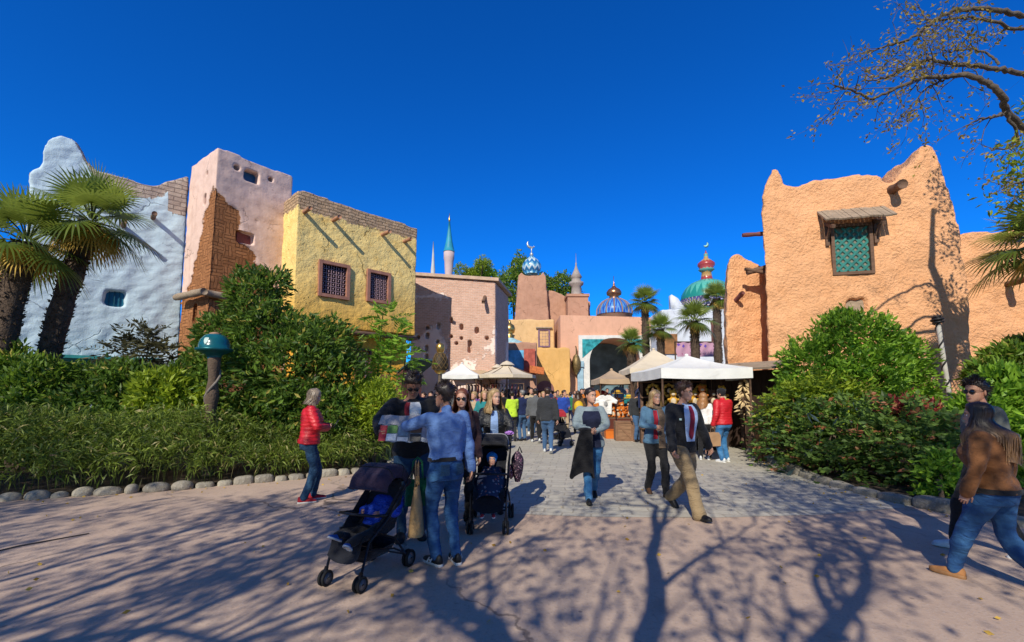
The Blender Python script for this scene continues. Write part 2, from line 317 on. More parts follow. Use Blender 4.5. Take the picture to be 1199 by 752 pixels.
# ------------------------------------------------------------------ plaster and brick
def plaster(name, base, stain, brick=None, bw=.3, bh=.09, weave=0.0, bump=.5, bscale=7, bd=.03, pits=0.0, fine=45, low=None, up=None, crack=1.0):
    t = NT(name); co = t.coord(); a = t.noise(co, .5, 6, .6); b = t.noise(co, 2.6, 6, .65); c = t.noise(co, bscale, 5, .6); d = t.noise(co, fine, 3, .6)
    col = t.mix(t.ramp(a, .35, .68), sc(base, 1.08), sc(base, .90)); col = t.mix(t.ramp(b, .48, .78, 0, .75), col, stain)
    s = t.n('ShaderNodeSeparateXYZ'); t.l(co, s.inputs[0])
    if low: col = t.mix(t.math('MULTIPLY', t.ramp(t.math('ADD', s.outputs[2], t.math('MULTIPLY', b, 1.5)), low[1], low[2], 1, 0), low[3]), col, low[0])
    mp = t.n('ShaderNodeMapping'); mp.inputs['Scale'].default_value = (3, 3, .22); t.l(co, mp.inputs[0])
    col = t.mix(t.ramp(t.noise(mp.outputs[0], 1.5, 5, .6), .55, .8, 0, .45), col, sc(stain, .75))
    h = t.math('ADD', c, t.math('MULTIPLY', d, .25))
    if pits:
        v = t.n('ShaderNodeTexVoronoi'); v.inputs['Scale'].default_value = pits; t.l(co, v.inputs['Vector']); p = t.ramp(v.outputs['Distance'], .05, .16, 1, 0)
        p = t.math('MULTIPLY', p, t.ramp(t.noise(co, 1.7, 3), .45, .6)); col = t.mix(t.math('MULTIPLY', p, .8), col, sc(stain, .35)); h = t.math('SUBTRACT', h, p)
    cw = t.n('ShaderNodeTexNoise'); cw.inputs['Scale'].default_value = 1.9; cw.inputs['Detail'].default_value = 5; t.l(co, cw.inputs['Vector']); cm_ = t.n('ShaderNodeVectorMath', operation='MULTIPLY_ADD'); t.l(cw.outputs['Color'], cm_.inputs[0]); cm_.inputs[1].default_value = (.8, .8, .8); t.l(co, cm_.inputs[2])
    ve = t.n('ShaderNodeTexVoronoi', feature='DISTANCE_TO_EDGE'); ve.inputs['Scale'].default_value = .55; t.l(cm_.outputs[0], ve.inputs['Vector']); ck = t.math('MULTIPLY', t.ramp(ve.outputs['Distance'], .004, .014, 1, 0), t.ramp(t.noise(co, .8, 2), .5, .6)); ck = t.math('MULTIPLY', ck, crack); col = t.mix(t.math('MULTIPLY', ck, .6), col, sc(stain, .4))
    cp = t.math('MULTIPLY', t.ramp(t.noise(co, 3.2, 6, .7), .655, .675), crack); col = t.mix(t.math('MULTIPLY', cp, .55), col, sc(stain, .72)); h = t.math('SUBTRACT', h, t.math('ADD', t.math('MULTIPLY', cp, .5), ck))
    nn = t.bump(h, bump, bd)
    if brick:
        uv = t.n('ShaderNodeCombineXYZ'); t.l(t.math('ADD', s.outputs[0], s.outputs[1]), uv.inputs[0]); t.l(s.outputs[2], uv.inputs[1])
        dn = t.n('ShaderNodeTexNoise'); dn.inputs['Scale'].default_value = 2.4; t.l(co, dn.inputs['Vector'])
        ma = t.n('ShaderNodeVectorMath', operation='MULTIPLY_ADD'); t.l(dn.outputs['Color'], ma.inputs[0]); ma.inputs[1].default_value = (.09, .09, 0); t.l(uv.outputs[0], ma.inputs[2])
        def bt(vec):
            q = t.n('ShaderNodeTexBrick'); t.l(vec, q.inputs['Vector']); q.inputs['Scale'].default_value = 1; q.inputs['Brick Width'].default_value = bw; q.inputs['Row Height'].default_value = bh
            q.inputs['Mortar Size'].default_value = .014; q.inputs['Mortar Smooth'].default_value = .35
            q.inputs['Color1'].default_value = (*brick[0], 1); q.inputs['Color2'].default_value = (*brick[1], 1); q.inputs['Mortar'].default_value = (*brick[2], 1); return q
        b1 = bt(ma.outputs[0]); bc, bf = b1.outputs['Color'], b1.outputs['Fac']
        if weave:
            rt = t.n('ShaderNodeMapping'); rt.inputs['Rotation'].default_value = (0, 0, PI / 2); t.l(ma.outputs[0], rt.inputs[0]); b2 = bt(rt.outputs[0])
            ck = t.n('ShaderNodeTexChecker'); ck.inputs['Scale'].default_value = 1 / weave; t.l(ma.outputs[0], ck.inputs['Vector'])
            bc = t.mix(ck.outputs['Fac'], bc, b2.outputs['Color']); q = t.n('ShaderNodeMix'); t.l(ck.outputs['Fac'], q.inputs[0]); t.l(bf, q.inputs[2]); t.l(b2.outputs['Fac'], q.inputs[3]); bf = q.outputs[0]
        bc = t.mix(t.ramp(b, .4, .8, 0, .5), bc, sc(brick[0], .6)); bc = t.mix(t.ramp(d, .5, .8, 0, .4), bc, sc(brick[1], 1.3))
        mk = t.math('ADD', t.attr('brick'), t.math('MULTIPLY', t.math('SUBTRACT', t.noise(co, 4, 6, .65), .5), .9)); mk = t.ramp(mk, .46, .54)
        col = t.mix(mk, col, bc); h2 = t.math('MULTIPLY', t.math('SUBTRACT', t.math('MULTIPLY', d, .4), bf), mk)
        edge = t.math('MULTIPLY', mk, -.6); nn = t.bump(t.math('ADD', h2, edge), .9, .045, nn)
    t.set(color=col, rough=.9, spec=.15, normal=nn); return t.m
class Fac:
    """a wall plane on the ground from A to B; local x along it, local y into the building"""
    def __init__(s, A, B):
        s.A = Vector((A[0], A[1], 0)); d = Vector((B[0] - A[0], B[1] - A[1], 0)); s.L = d.length; s.d = d.normalized(); s.n = Vector((-s.d.y, s.d.x, 0)); s.rz = math.atan2(s.d.y, s.d.x)
    def uz(s, px, py, off=0.0):
        o = Vector((0, 0, CAMH)); r = P(px, py, 1) - o; t = ((s.A - o).dot(s.n) + off) / r.dot(s.n); p = o + r * t
        return (p - s.A).dot(s.d), p.z
    def uzs(s, pts, off=0.0): return [s.uz(x, y, off) for x, y in pts]
def adobe(parts, cuts, voxel, amp=.03, smooth=3, seed=0, fa=None, ascale=2.2, warp=None, fac=.5):
    """union of prisms ((poly, y0, y1)) minus boxes (u0,u1,z0,z1,y0,y1), rounded like hand-laid plaster"""
    me = None
    m = MB()
    for poly, y0, y1 in parts:
        a = sum(poly[i][0] * poly[(i + 1) % len(poly)][1] - poly[(i + 1) % len(poly)][0] * poly[i][1] for i in range(len(poly)))
        if a < 0: poly = poly[::-1]
        m.prism(poly, y0, y1)
    me = remesh(m.mesh(smooth=False), voxel, 0)
    if cuts:
        c = MB()
        for u0, u1, z0, z1, y0, y1 in cuts: c.box(((u0 + u1) / 2, (y0 + y1) / 2, (z0 + z1) / 2), (u1 - u0, y1 - y0, z1 - z0))
        co_ = bpy.data.objects.new('cut', c.mesh(smooth=False)); TMP.collection.objects.link(co_)
        me = evalmesh(me, [('BOOLEAN', dict(operation='DIFFERENCE', object=co_, solver='EXACT', use_self=True))]); bpy.data.objects.remove(co_)
        me = remesh(me, voxel, 0)
    me = evalmesh(me, [('SMOOTH', dict(factor=fac, iterations=smooth))])
    co = getco(me); no = getno(me)
    d = amp * (pn(co, ascale, seed) * .7 + pn(co, ascale * 2.9, seed + 1) * .45 + pn(co, ascale * 7, seed + 2) * .25)
    co = co + no * d[:, None]
    if warp: co = warp(co)
    setco(me, co)
    setatt(me, 'brick', fa(co) if fa else np.zeros(len(co)))
    return me
M_WOOD = mat('weathered_wood', (.17, .10, .065), .85, .3, 3, .5, 30, .02, stretch=(1, 6, 6))
M_WOODG = mat('grey_driftwood', (.34, .26, .185), .9, .3, 3, .5, 30, .02, stretch=(1, 6, 6))
M_DARKIN = mat('dark_interior', (.012, .010, .012), .9, .2, 3, 0)
M_MAROON = mat('maroon_frame', (.15, .055, .05), .7, .25, 4, .3, 30)
M_ROSE = mat('rose_wood_frame', (.36, .17, .12), .75, .2, 4, .3, 30)
M_LATT = mat('purple_lattice', (.30, .20, .23), .7, .2, 5, .2, 30)
M_TEALW = mat('teal_paint', (.03, .19, .165), .6, .25, 5, .3, 30)
M_GOLD = mat('old_gold', (.62, .40, .12), .32, .2, 6, .2, 20, .01, metal=.9)
M_WHITEP = mat('white_plaster_trim', (.66, .64, .60), .85, .12, 3, .3, 20)
def log(parent, a, b, r, m=None, name='roof_beam'):
    q = MB(); a = Vector(a); b = Vector(b); pts = [a.lerp(b, i / 6) for i in range(7)]; rr = [r * (1 + .12 * math.sin(i * 2.3 + a.x * 9)) for i in range(7)]
    q.tube(pts, rr, 10); return q.build(name, m or M_WOOD, parent)
def lattice_window(parent, u0, u1, z0, z1, y, fm, lm, fw=.11, nx=6, nz=8, diag=False, depth=.09, pane=None, bar=.022):
    w = u1 - u0; h = z1 - z0; f = MB()
    f.box((u0 + fw / 2, y, (z0 + z1) / 2), (fw, depth, h)); f.box((u1 - fw / 2, y, (z0 + z1) / 2), (fw, depth, h))
    f.box(((u0 + u1) / 2, y, z1 - fw / 2), (w - 2 * fw - .002, depth * .96, fw)); f.box(((u0 + u1) / 2, y, z0 + fw / 2), (w - 2 * fw - .002, depth * .96, fw))
    win = f.build('window', fm, parent, smooth=False)
    a0, a1, b0, b1 = u0 + fw, u1 - fw, z0 + fw, z1 - fw; l = MB()
    if not diag:
        for i in range(1, nx): l.box((a0 + (a1 - a0) * i / nx, y + .02, (b0 + b1) / 2), (bar, .03, b1 - b0))
        for j in range(1, nz): l.box(((a0 + a1) / 2, y + .022, b0 + (b1 - b0) * j / nz), (a1 - a0, .024, bar))
        for i in range(nx):
            for j in range(nz): l.ball((a0 + (a1 - a0) * (i + .5) / nx, y + .02, b0 + (b1 - b0) * (j + .5) / nz), (.03, .018, .042), seg=6, rings=4)
    else:
        W_, H_ = a1 - a0, b1 - b0
        n = nx
        for k in range(-n, 2 * n):
            for sgn in (1, -1):
                x0 = a0 + W_ * k / n if sgn == 1 else a1 - W_ * k / n; x1 = x0 + sgn * H_
                ts = [0, 1]; lo, hi = 0.0, 1.0
                for bound in (a0, a1):
                    tt = (bound - x0) / (x1 - x0)
                    inc = (x1 > x0) == (bound == a0)
                    if inc: lo = max(lo, tt)
                    else: hi = min(hi, tt)
                if hi - lo > .03:
                    p0 = (x0 + (x1 - x0) * lo, b0 + H_ * lo); p1 = (x0 + (x1 - x0) * hi, b0 + H_ * hi); c = ((p0[0] + p1[0]) / 2, y + (.02 if sgn == 1 else .036), (p0[1] + p1[1]) / 2)
                    l.box(c, (math.hypot(p1[0] - p0[0], p1[1] - p0[1]), .014, bar), (0, -math.atan2(p1[1] - p0[1], p1[0] - p0[0]), 0))
    l.build('lattice', lm, win, smooth=False)
    p = MB(); p.box(((a0 + a1) / 2, y + .07, (b0 + b1) / 2), (a1 - a0 + .02, .02, b1 - b0 + .02)); p.build('pane', pane or M_DARKIN, win, smooth=False)
    return win
# --- yellow house
FY = Fac(P(340, 460, 16)[:2], P(486, 460, 19.7)[:2])
yel = thing('yellow_house', 'ochre yellow plaster house with two lattice windows and projecting beams', 'house', FY.A, FY.rz)
top = FY.uzs([(340, 220), (365, 226), (400, 239), (440, 252), (470, 261), (484, 266)]); L = FY.L
zb = FY.uz(410, 386)[1]
poly = [(0, zb)] + [(min(max(u, 0), L), z) for u, z in top] + [(L, top[-1][1] - .05), (L, zb)]
low = [(.25, 0), (.25, zb + .2), (L - .1, zb + .2), (L - .1, 0)]
w1 = [FY.uz(373, 304), FY.uz(408, 352)]; w2 = [FY.uz(429.5, 315), FY.uz(456, 357)]
holes = [FY.uz(417, 424), FY.uz(434, 452)]
cuts = [(a[0] + .04, b[0] - .04, b[1] + .04, a[1] - .04, -.5, .28) for a, b in (w1, w2)]
zt = lambda u: np.interp(u, [q[0] for q in top], [q[1] for q in top])
def fy(co):
    u = co[:, 0] + 0; h = zt(u) - co[:, 2]
    return np.clip(1.3 - h / (.80 + .35 * pn(co * np.array([1, 1, .3]), 1.3, 5)), 0, 1) * (co[:, 1] < 4.6)
y_pl = plaster('yellow_plaster', (.90, .67, .26), (.78, .48, .12), ((.60, .42, .27), (.46, .31, .19), (.22, .15, .09)), .30, .12, pits=4.2, bump=.9, bd=.05, low=((.72, .36, .03), zb + .5, zb + 3.0, .9))
o = obj('wall', adobe([(poly, 0, 5.0), (low, .55, 4.8)], cuts, .06, .028, 3, 1, fy), y_pl, yel)
for (a, b) in (w1, w2): lattice_window(yel, a[0], b[0], b[1], a[1], .0, M_ROSE, M_LATT, .12, 5, 7, depth=.2)
for px, py, ln in ((360, 246, .75), (394, 256, .75), (452, 273, .8), (478, 281, .7)):
    u, z = FY.uz(px, py, -.3); log(yel, (u, .3, z), (u, -ln * .75, z), .075, mat('rosy_log', (.40, .20, .12), .85, .3, 4, .5, 30))
db = MB(); db.box(((.3 + L) / 2, .2, zb - .09), (L - .2, .5, .14)); db.build('lintel', M_WOOD, yel)
u, z = FY.uz(424, 430, .55); lattice_window(yel, u - .35, u + .35, z - .75, z + .75, .5, M_MAROON, M_LATT, .08, 4, 6, depth=.14)
# entrance block below, dark red shaded porch at the right end
pb = MB(); pb.box((L - .55, -.35, 1.3), (.9, .5, 2.6)); pb.box((L - 1.4, .1, 1.2), (.14, .6, 2.4)); pb.build('porch', mat('maroon_plaster', (.13, .045, .04), .85, .25, 3, .4, 20), yel, smooth=False)
aw = MB(); aw.box((L - .45, -.8, 2.75), (1.2, 1.2, .06), (R(-24), 0, 0)); aw.build('porch_roof', mat('blue_green_tiles', (.04, .09, .10), .7, .3, 6, .5, 25), yel, smooth=False)
# --- pink tower
FT = Fac(P(247, 330, 15)[:2], P(338.5, 330, 17.2)[:2])
tow = thing('pink_tower', 'tall pink plaster tower with a bare red brick corner', 'tower house', FT.A, FT.rz)
tz = FT.uz(247, 169)[1]; L = FT.L
poly = [(0, 0), (0, tz), (.5, tz + .03), (1.4, tz - .02), (L - .1, tz + .05), (L, tz - .05), (L, 0)]
def hole(px, py, w, h, d): u, z = FT.uz(px, py); return (u - w / 2, u + w / 2, z - h / 2, z + h / 2, -.5, d)
cuts = [hole(295, 207, .48, .44, .5), hole(277.5, 196.5, .2, .2, .3), hole(317, 210, .2, .18, .3), hole(289, 279, .5, .42, .25), hole(301, 259, .1, .2, .12)]
hl = [(-.5, .3, FT.uz(230, 226)[1], FT.uz(230, 213)[1], .75, .95), (-.5, .3, FT.uz(230, 190)[1], FT.uz(230, 184)[1], .7, .85), (-.5, .3, 4.05, 4.7, .95, 1.15)]
z0b = FT.uz(247, 212)[1]
def ft(co):
    u, y, z = co.T; n = pn(co, .9, 9) * .25 + pn(co, 2.3, 10) * .18
    f = u < .06 * 3
    # boundary on the street face, from the corner top downwards
    lp_ = [FT.uz(x_, y_)[::-1] for x_, y_ in ((330, 420), (318, 330), (312, 320), (298, 308), (300, 300), (292, 290), (283, 284), (284, 265), (281, 246), (272, 242), (264, 233), (254, 222), (247, 208))]; lp_.sort()
    lim = np.interp(z, [q_[0] for q_ in lp_] + [20], [q_[1] for q_ in lp_] + [-2]) + n * .25 if True else np.interp(z, [1.5, 3.5, 4.6, 5.4, 6.1, 6.9, 7.6, 8.1, 8.7, 9.1], [3.2, 3.2, 2.8, 2.3, 1.75, 1.3, 1.1, .75, .25, -.3]) + n * 1.05
    a = (lim - u) * 2 + .5
    limb = np.interp(z, [1.5, 5.0, 5.2, 5.7, 6.5, 7.9, 8.8, 9.2], [2.4, 2.4, 1.8, 1.4, 1.05, .75, .12, -.3]) + n * .4
    b = (limb - y) * 2.5 + .5
    return np.clip(np.minimum(a, b), 0, 1)
t_pl = plaster('pink_plaster', (.70, .50, .42), (.57, .38, .31), ((.43, .19, .08), (.32, .135, .055), (.17, .07, .03)), .40, .115, weave=.40)
def fbat(co):
    k = np.clip((tz - co[:, 2]) / tz, 0, 1); co = co.copy(); co[:, 0] -= k * .16 * (co[:, 0] < 1.2); co[:, 1] -= k * .1 * (co[:, 1] < 1); return co
me = adobe([(poly, 0, 2.2)], cuts + hl, .055, .022, 2, 3, ft, warp=fbat)
br = np.empty(len(me.vertices), np.float32); me.attributes['brick'].data.foreach_get('value', br); co = getco(me); no = getno(me)
setco(me, co - no * (np.clip((br - .35) * 4, 0, 1) * .05)[:, None]); obj('wall', me, t_pl, tow)
u, z = FT.uz(295, 207); q = MB(); q.box((u, .3, z), (.5, .03, .46)); q.build('window', mat('blue_shutter', (.03, .11, .22), .7, .2), tow, smooth=False)
u, z = FT.uz(289, 279); q = MB(); q.box((u, .2, z), (.52, .03, .44)); q.build('window', mat('red_shutter', (.25, .07, .05), .8, .2), tow, smooth=False)
zz = FT.uz(225, 341)[1]; log(tow, (-.28, -.12, zz), (1.9, -.2, zz - .12), .12, M_WOODG, 'timber_band'); log(tow, (-.3, -.3, zz), (-.33, 1.9, zz + .05), .12, M_WOODG, 'timber_band')
# --- blue house
FB = Fac(P(28, 330, 13.6)[:2], P(216, 330, 16.3)[:2])
blu = thing('blue_house', 'pale blue plaster house with a rounded horn and broken brick top', 'house', FB.A, FB.rz)
out = [(35, 215), (34, 203), (41, 197), (47, 199), (50, 185), (51, 170), (57, 161), (72, 159), (88, 164), (95, 174), (101, 186), (112, 198), (130, 203), (150, 208), (165, 213), (178, 217), (190, 214), (203, 210), (222, 206)]
pts = FB.uzs(out); pts = [(u, z) for u, z in pts]
poly = [(pts[0][0] - .25, 0), (pts[0][0], pts[0][1])] + pts[1:] + [(pts[-1][0], 0)]
bz = lambda u: np.interp(u, [q[0] for q in pts], [q[1] for q in pts])
def fb(co):
    h = bz(co[:, 0]) - co[:, 2]; u = co[:, 0]; Lr = pts[-1][0]
    w = np.interp(u, [0, 1.0, 1.6, 2.2, 3.5, Lr - 1.2, Lr - .7, Lr], [-.5, .15, .7, .6, .4, .3, 1.2, 1.9])
    return np.clip(.5 + (w * (1 + .35 * pn(co, 1.6, 21)) - h) * 1.6, 0, 1)
b_pl = plaster('pale_blue_plaster', (.52, .65, .72), (.42, .54, .63), ((.56, .46, .38), (.40, .31, .26), (.22, .17, .15)), .42, .16, bump=.7)
u, z = FB.uz(134, 349); cuts = [(u - .26, u + .26, z - .27, z + .27, -.5, .22)]
obj('wall', adobe([(poly, 0, 2.6)], cuts, .06, .045, 4, 6, fb), b_pl, blu)
q = MB(); q.box((u, .16, z), (.56, .04, .58)); win = q.build('window', mat('teal_blue_shutter', (.02, .17, .26), .6, .2), blu, smooth=False)
q = MB(); q.box((u, .12, z), (.03, .04, .5)); q.box((u - .13, .125, z), (.02, .03, .5)); q.box((u + .13, .125, z), (.02, .03, .5)); q.build('slats', mat('teal_dark', (.01, .09, .14), .6, .2), win, smooth=False)
for px, py in ((180, 253), (145, 262)):
    u, z = FB.uz(px, py, -.3); log(blu, (u, .3, z), (u, -.62, z), .075)
q = MB(); u, z = FB.uz(110, 425); q.box((u, -.35, z), (3.2, .9, .1), (R(-18), 0, 0)); q.build('awning', mat('teal_awning', (.02, .20, .20), .8, .3), blu, smooth=False)
# --- pink wall at the far left edge
FP = Fac((P(-70, 400, 12.8).x, 12.8), (P(12, 400, 13.4).x, 13.4))
pw = thing('pink_wall', 'low pink wall of patchy brick at the edge beside the blue house', 'wall', FP.A, FP.rz)
poly = [(0, 0), (0, FP.uz(0, 288)[1])] + FP.uzs([(2, 292), (8, 300), (12, 330)]) + [(FP.L + .1, 0)]
obj('wall', adobe([(poly, 0, .5)], [], .07, .03, 3, 8, lambda co: np.clip(.5 + pn(co, 1.2, 33) * .8, 0, 1)), plaster('rose_plaster', (.55, .38, .36), (.45, .28, .25), ((.42, .20, .14), (.33, .15, .11), (.3, .2, .17))), pw)
# --- rose brick house at the turn of the street
FK = Fac(P(480, 460, 23.2)[:2], P(580, 460, 22.4)[:2])
rb = thing('rose_brick_house', 'blank rose brick house wall with plaster patches and slot holes', 'house', FK.A, FK.rz)
z0 = FK.uz(490, 322)[1]; z1 = FK.uz(578, 330)[1]; L = FK.L
def fk(co):
    u = co[:, 0] / L; z = co[:, 2]; n = pn(co, .7, 40) * .5 + pn(co, 1.7, 41) * .45
    g = np.interp(z, [3, 4, 5, 6, 6.6, 7.2, 8], [-.35, -.5, -.35, .0, -.15 , .5, 1.0]) + (u - .5) * .5
    return np.clip(.5 + (g + n) * 1.4, 0, 1)
r_pl = plaster('rose_brick_plaster', (.82, .65, .57), (.72, .52, .44), ((.74, .46, .35), (.62, .36, .26), (.78, .60, .50)), .24, .085)
cuts = []
for px, py in ((489, 395), (500, 393), (500, 384), (513, 382), (528, 375), (540, 383), (512, 400), (499, 408), (528, 394), (540, 396), (534, 402), (549.5, 402), (549.5, 409.5), (558, 387), (499, 418), (570, 396)):
    u, z = FK.uz(px, py); h = .10 if (px + py) % 2 < 1 else .16; cuts.append((u - .10, u + .10, z - h, z + h, -.4, .35))
obj('wall', adobe([([(0, 0), (0, z0), (L, z1), (L, 0)], 0, 3.5)], cuts, .05, .015, 1, 12, fk), r_pl, rb)
cp = MB(); cp.prism([(-.15, z0), (-.15, z0 + .16), (L + .18, z1 + .16), (L + .18, z1)], -.14, 3.6); cp.build('coping', mat('coping_stone', (.5, .36, .27), .9, .2, 3, .4, 20), rb, smooth=False)
u, z = FK.uz(567, 350); log(rb, (u, .3, z + .25), (u + .1, -.6, z - .3), .09)
# --- brown house beyond it
def blockhouse(name, label, cat, px0, px1, pytop, D, m, dep=5, extra=None, amp=.03, vox=.12, topn=.05):
    f = Fac(P(px0, 460, D)[:2], P(px1, 460, D)[:2]); t = thing(name, label, cat, f.A, f.rz); z = f.uz((px0 + px1) / 2, pytop)[1]
    poly = [(0, 0)] + [(f.L * i / 8, z + topn * math.sin(i * 2.1 + D)) for i in range(9)] + [(f.L, 0)]
    obj('wall', adobe([(poly, 0, dep)], [], vox, amp, 3, int(D)), m, t); return t, f, z
br_pl = plaster('brown_plaster', (.33, .19, .13), (.25, .14, .09)); oc_pl = plaster('ochre_plaster', (.66, .43, .21), (.55, .34, .15), bump=.25); oc2_pl = plaster('deep_ochre_plaster', (.68, .40, .14), (.56, .31, .09), bump=.25)
peach_pl = plaster('peach_plaster', (.66, .37, .25), (.58, .32, .21), bump=.2); tower_pl = plaster('clay_brick_plaster', (.45, .25, .17), (.36, .19, .12), bump=.5)
t, f, z = blockhouse('brown_house', 'narrow shaded brown house behind the rose brick wall', 'house', 577, 592, 362, 29, br_pl, 3)
for k in range(3): q = MB(); q.ball((f.L * (k + .5) / 3, .3, z + .1), (.22, .3, .3)); q.build('merlon', br_pl, t)
t, f, z = blockhouse('blue_fronted_shop', 'brown shop with bright blue signboard over its front', 'shop', 583, 629, 401, 34, tower_pl, 4)
q = MB(); q.box((f.L * .37, -.1, f.uz(600, 424)[1]), (f.L * .72, .12, 1.75)); q.build('signboard', mat('sky_blue_board', (.10, .32, .50), .7, .7, 1.4, .1, 10), t, smooth=False)
q = MB(); q.box((f.L * .72, -.2, f.uz(600, 426)[1]), (.35, .1, 2.2)); q.box((f.L * .86, -.2, f.uz(600, 426)[1]), (.5, .06, 2.2)); q.build('banner', mat('rose_banner', (.42, .10, .07), .8, .4, 3), t, smooth=False)
q = MB(); zc = f.uz(597, 404)[1]; q.lathe([(1.5, zc - .6), (1.42, zc), (1.1, zc + .35), (.5, zc + .6), (.35, zc + .7)], (f.L * .3, 1.6, 0), 24); q.build('dome', mat('pale_aqua_dome', (.35, .55, .58), .5, .2), t)
q = MB(); zc = f.uz(597, 382)[1]; q.lathe([(.3, zc - .75), (.42, zc - .5), (.2, zc - .4), (.36, zc - .3), (.44, zc), (.34, zc + .3), (.12, zc + .45), (.03, zc + .75)], (f.L * .3, 1.6, 0), 20); q.build('finial', M_GOLD, t)
q = MB(); zc = f.uz(600, 437)[1]; q.prism([(f.L * .8, zc), (f.L * .8, zc + .5), (f.L * 1.15, zc + .35), (f.L * 1.15, zc - .15)], -1.2, -.1); q.build('awning', mat('orange_awning', (.55, .16, .05), .8, .4, 8), t, smooth=False)
t, f, z = blockhouse('ochre_house', 'plain ochre house with one small purple window', 'house', 577, 650, 374, 42, oc_pl, 3)
u, z = f.uz(637, 396); lattice_window(t, u - .55, u + .55, z - .85, z + .85, -.03, mat('purple_shutter', (.20, .12, .18), .8, .2), M_LATT, .14, 3, 5, depth=.12, pane=mat('violet_pane', (.25, .16, .22), .6, .1))
q = MB(); q.box((u, -.12, z + .95), (1.5, .2, .12)); q.build('window_hood', M_WOODG, t, smooth=False)
t, f, z = blockhouse('ochre_annex', 'low golden ochre block with an arched brown doorway', 'house', 629, 668, 407, 38, oc2_pl, 2.5)
q = MB(); u, z = f.uz(638, 450); q.lathe([(.75, -.05), (.75, .05)], (u, -.04, 1.9), 20, axis=(0, 1, 0)); q.box((u, -.04, .9), (1.5, .1, 1.8)); q.build('door', mat('brown_door', (.22, .10, .09), .8, .3), t, smooth=False)
# tapering tower with painted dome
f = Fac(P(603, 460, 47)[:2], P(643, 460, 47)[:2]); t = thing('clay_tower', 'tapering clay tower topped by a zigzag blue and white dome', 'tower', f.A, 0)
pl = f.uzs([(602, 384), (607, 322), (611, 318), (614, 322), (633, 322), (636, 318), (639, 322), (644, 384)])
obj('wall', adobe([([(pl[0][0] - .2, 0)] + pl + [(pl[-1][0] + .2, 0)], 0, 3.4)], [], .12, .05, 2, 51), tower_pl, t)
def dome_mat(name, c1, c2, c3, ribs, zig, amp=.6, rows=1.2):
    m = NT(name); co = m.coord(); s = m.n('ShaderNodeSeparateXYZ'); m.l(co, s.inputs[0]); ang = m.math('ARCTAN2', s.outputs[1], s.outputs[0])
    tri = m.math('ABSOLUTE', m.math('SUBTRACT', m.math('FRACT', m.math('MULTIPLY', ang, ribs / 6.2832)), .5)); r = m.math('FRACT', m.math('ADD', m.math('MULTIPLY', s.outputs[2], rows), m.math('MULTIPLY', tri, zig)))
    nz = m.noise(co, 6, 4)
    col = m.mix(m.ramp(r, .45, .5), c1, c2); col = m.mix(m.math('MULTIPLY', m.ramp(r, .78, .8), m.ramp(r, .98, .96)), col, c3); col = m.mix(m.ramp(nz, .4, .8, 0, .35), col, sc(c1, .5))
    m.set(color=col, rough=.3, spec=.5, coat=.3, normal=m.bump(m.ramp(r, .4, .5), .3, .03)); return m.m
def dome(parent, c, prof, m, name='dome', sides=36):
    q = MB(); q.lathe(prof, (0, 0, 0), sides); o = q.build(name, m, parent); o.location = c; return o
cx, cz = f.uz(622.5, 318, 1.7); dome(t, (cx, 1.7, cz), [(.7, -.3), (.95, .0), (1.05, .4), (.98, .8), (.7, 1.25), (.38, 1.5), (.14, 1.75)], dome_mat('zigzag_dome', (.02, .16, .38), (.55, .65, .70), (.10, .40, .55), 10, 1.0, rows=1.1))
q = MB(); q.lathe([(.16, 0), (.2, .25), (.06, .4), (.05, 1.0), (.02, 1.1)], (cx, 1.7, cz + 1.7), 10); q.tube([(cx - .45 * math.cos(a), 1.7, cz + 3.1 + .45 * math.sin(a)) for a in np.linspace(-2.4, .6, 12)], [.04 + .1 * math.sin(i / 11 * PI) for i in range(12)], 6); q.build('finial', mat('silver_finial', (.55, .6, .6), .35, .2, metal=.7), t)
t = thing('curved_clay_wall', 'rough brown clay wall with a curved top beside the domed tower', 'wall', (P(640, 460, 48).x, 48, 0)); f = Fac(P(640, 460, 48)[:2], P(700, 460, 48)[:2])
pl = f.uzs([(640, 340), (650, 341), (660, 345), (668, 352), (674, 352), (692, 352), (692, 390)]); obj('wall', adobe([([(0, 0)] + pl + [(pl[-1][0], 0)], 0, 2)], [], .14, .06, 3, 61), tower_pl, t)
t = thing('minaret', 'slim grey minaret turret on a square clay base', 'tower', (P(678, 460, 46).x, 46, 0)); f = Fac((P(678, 460, 46).x, 46), (P(688, 460, 46).x, 46))
zb = f.uz(678, 372)[1]; zt_ = f.uz(678, 347)[1]; q = MB(); q.box((0, 1.1, zt_ / 2), (2.1, 2.1, zt_)); q.box((0, 1.1, zt_ + .12), (2.35, 2.35, .26)); q.build('base', tower_pl, t, smooth=False)
q = MB(); z0 = zt_ + .25; q.lathe([(.62, z0), (.55, z0 + .15), (.5, z0 + 1.0), (.75, z0 + 1.2), (.78, z0 + 1.45), (.5, z0 + 1.5), (.48, z0 + 1.9), (.62, z0 + 2.0), (.4, z0 + 2.4), (.18, z0 + 2.9), (.07, z0 + 3.3), (.09, z0 + 3.5), (.03, z0 + 3.6), (.02, z0 + 4.6)], (0, 1.1, 0), 20); q.build('turret', mat('grey_turret', (.34, .29, .26), .7, .2, 3), t)
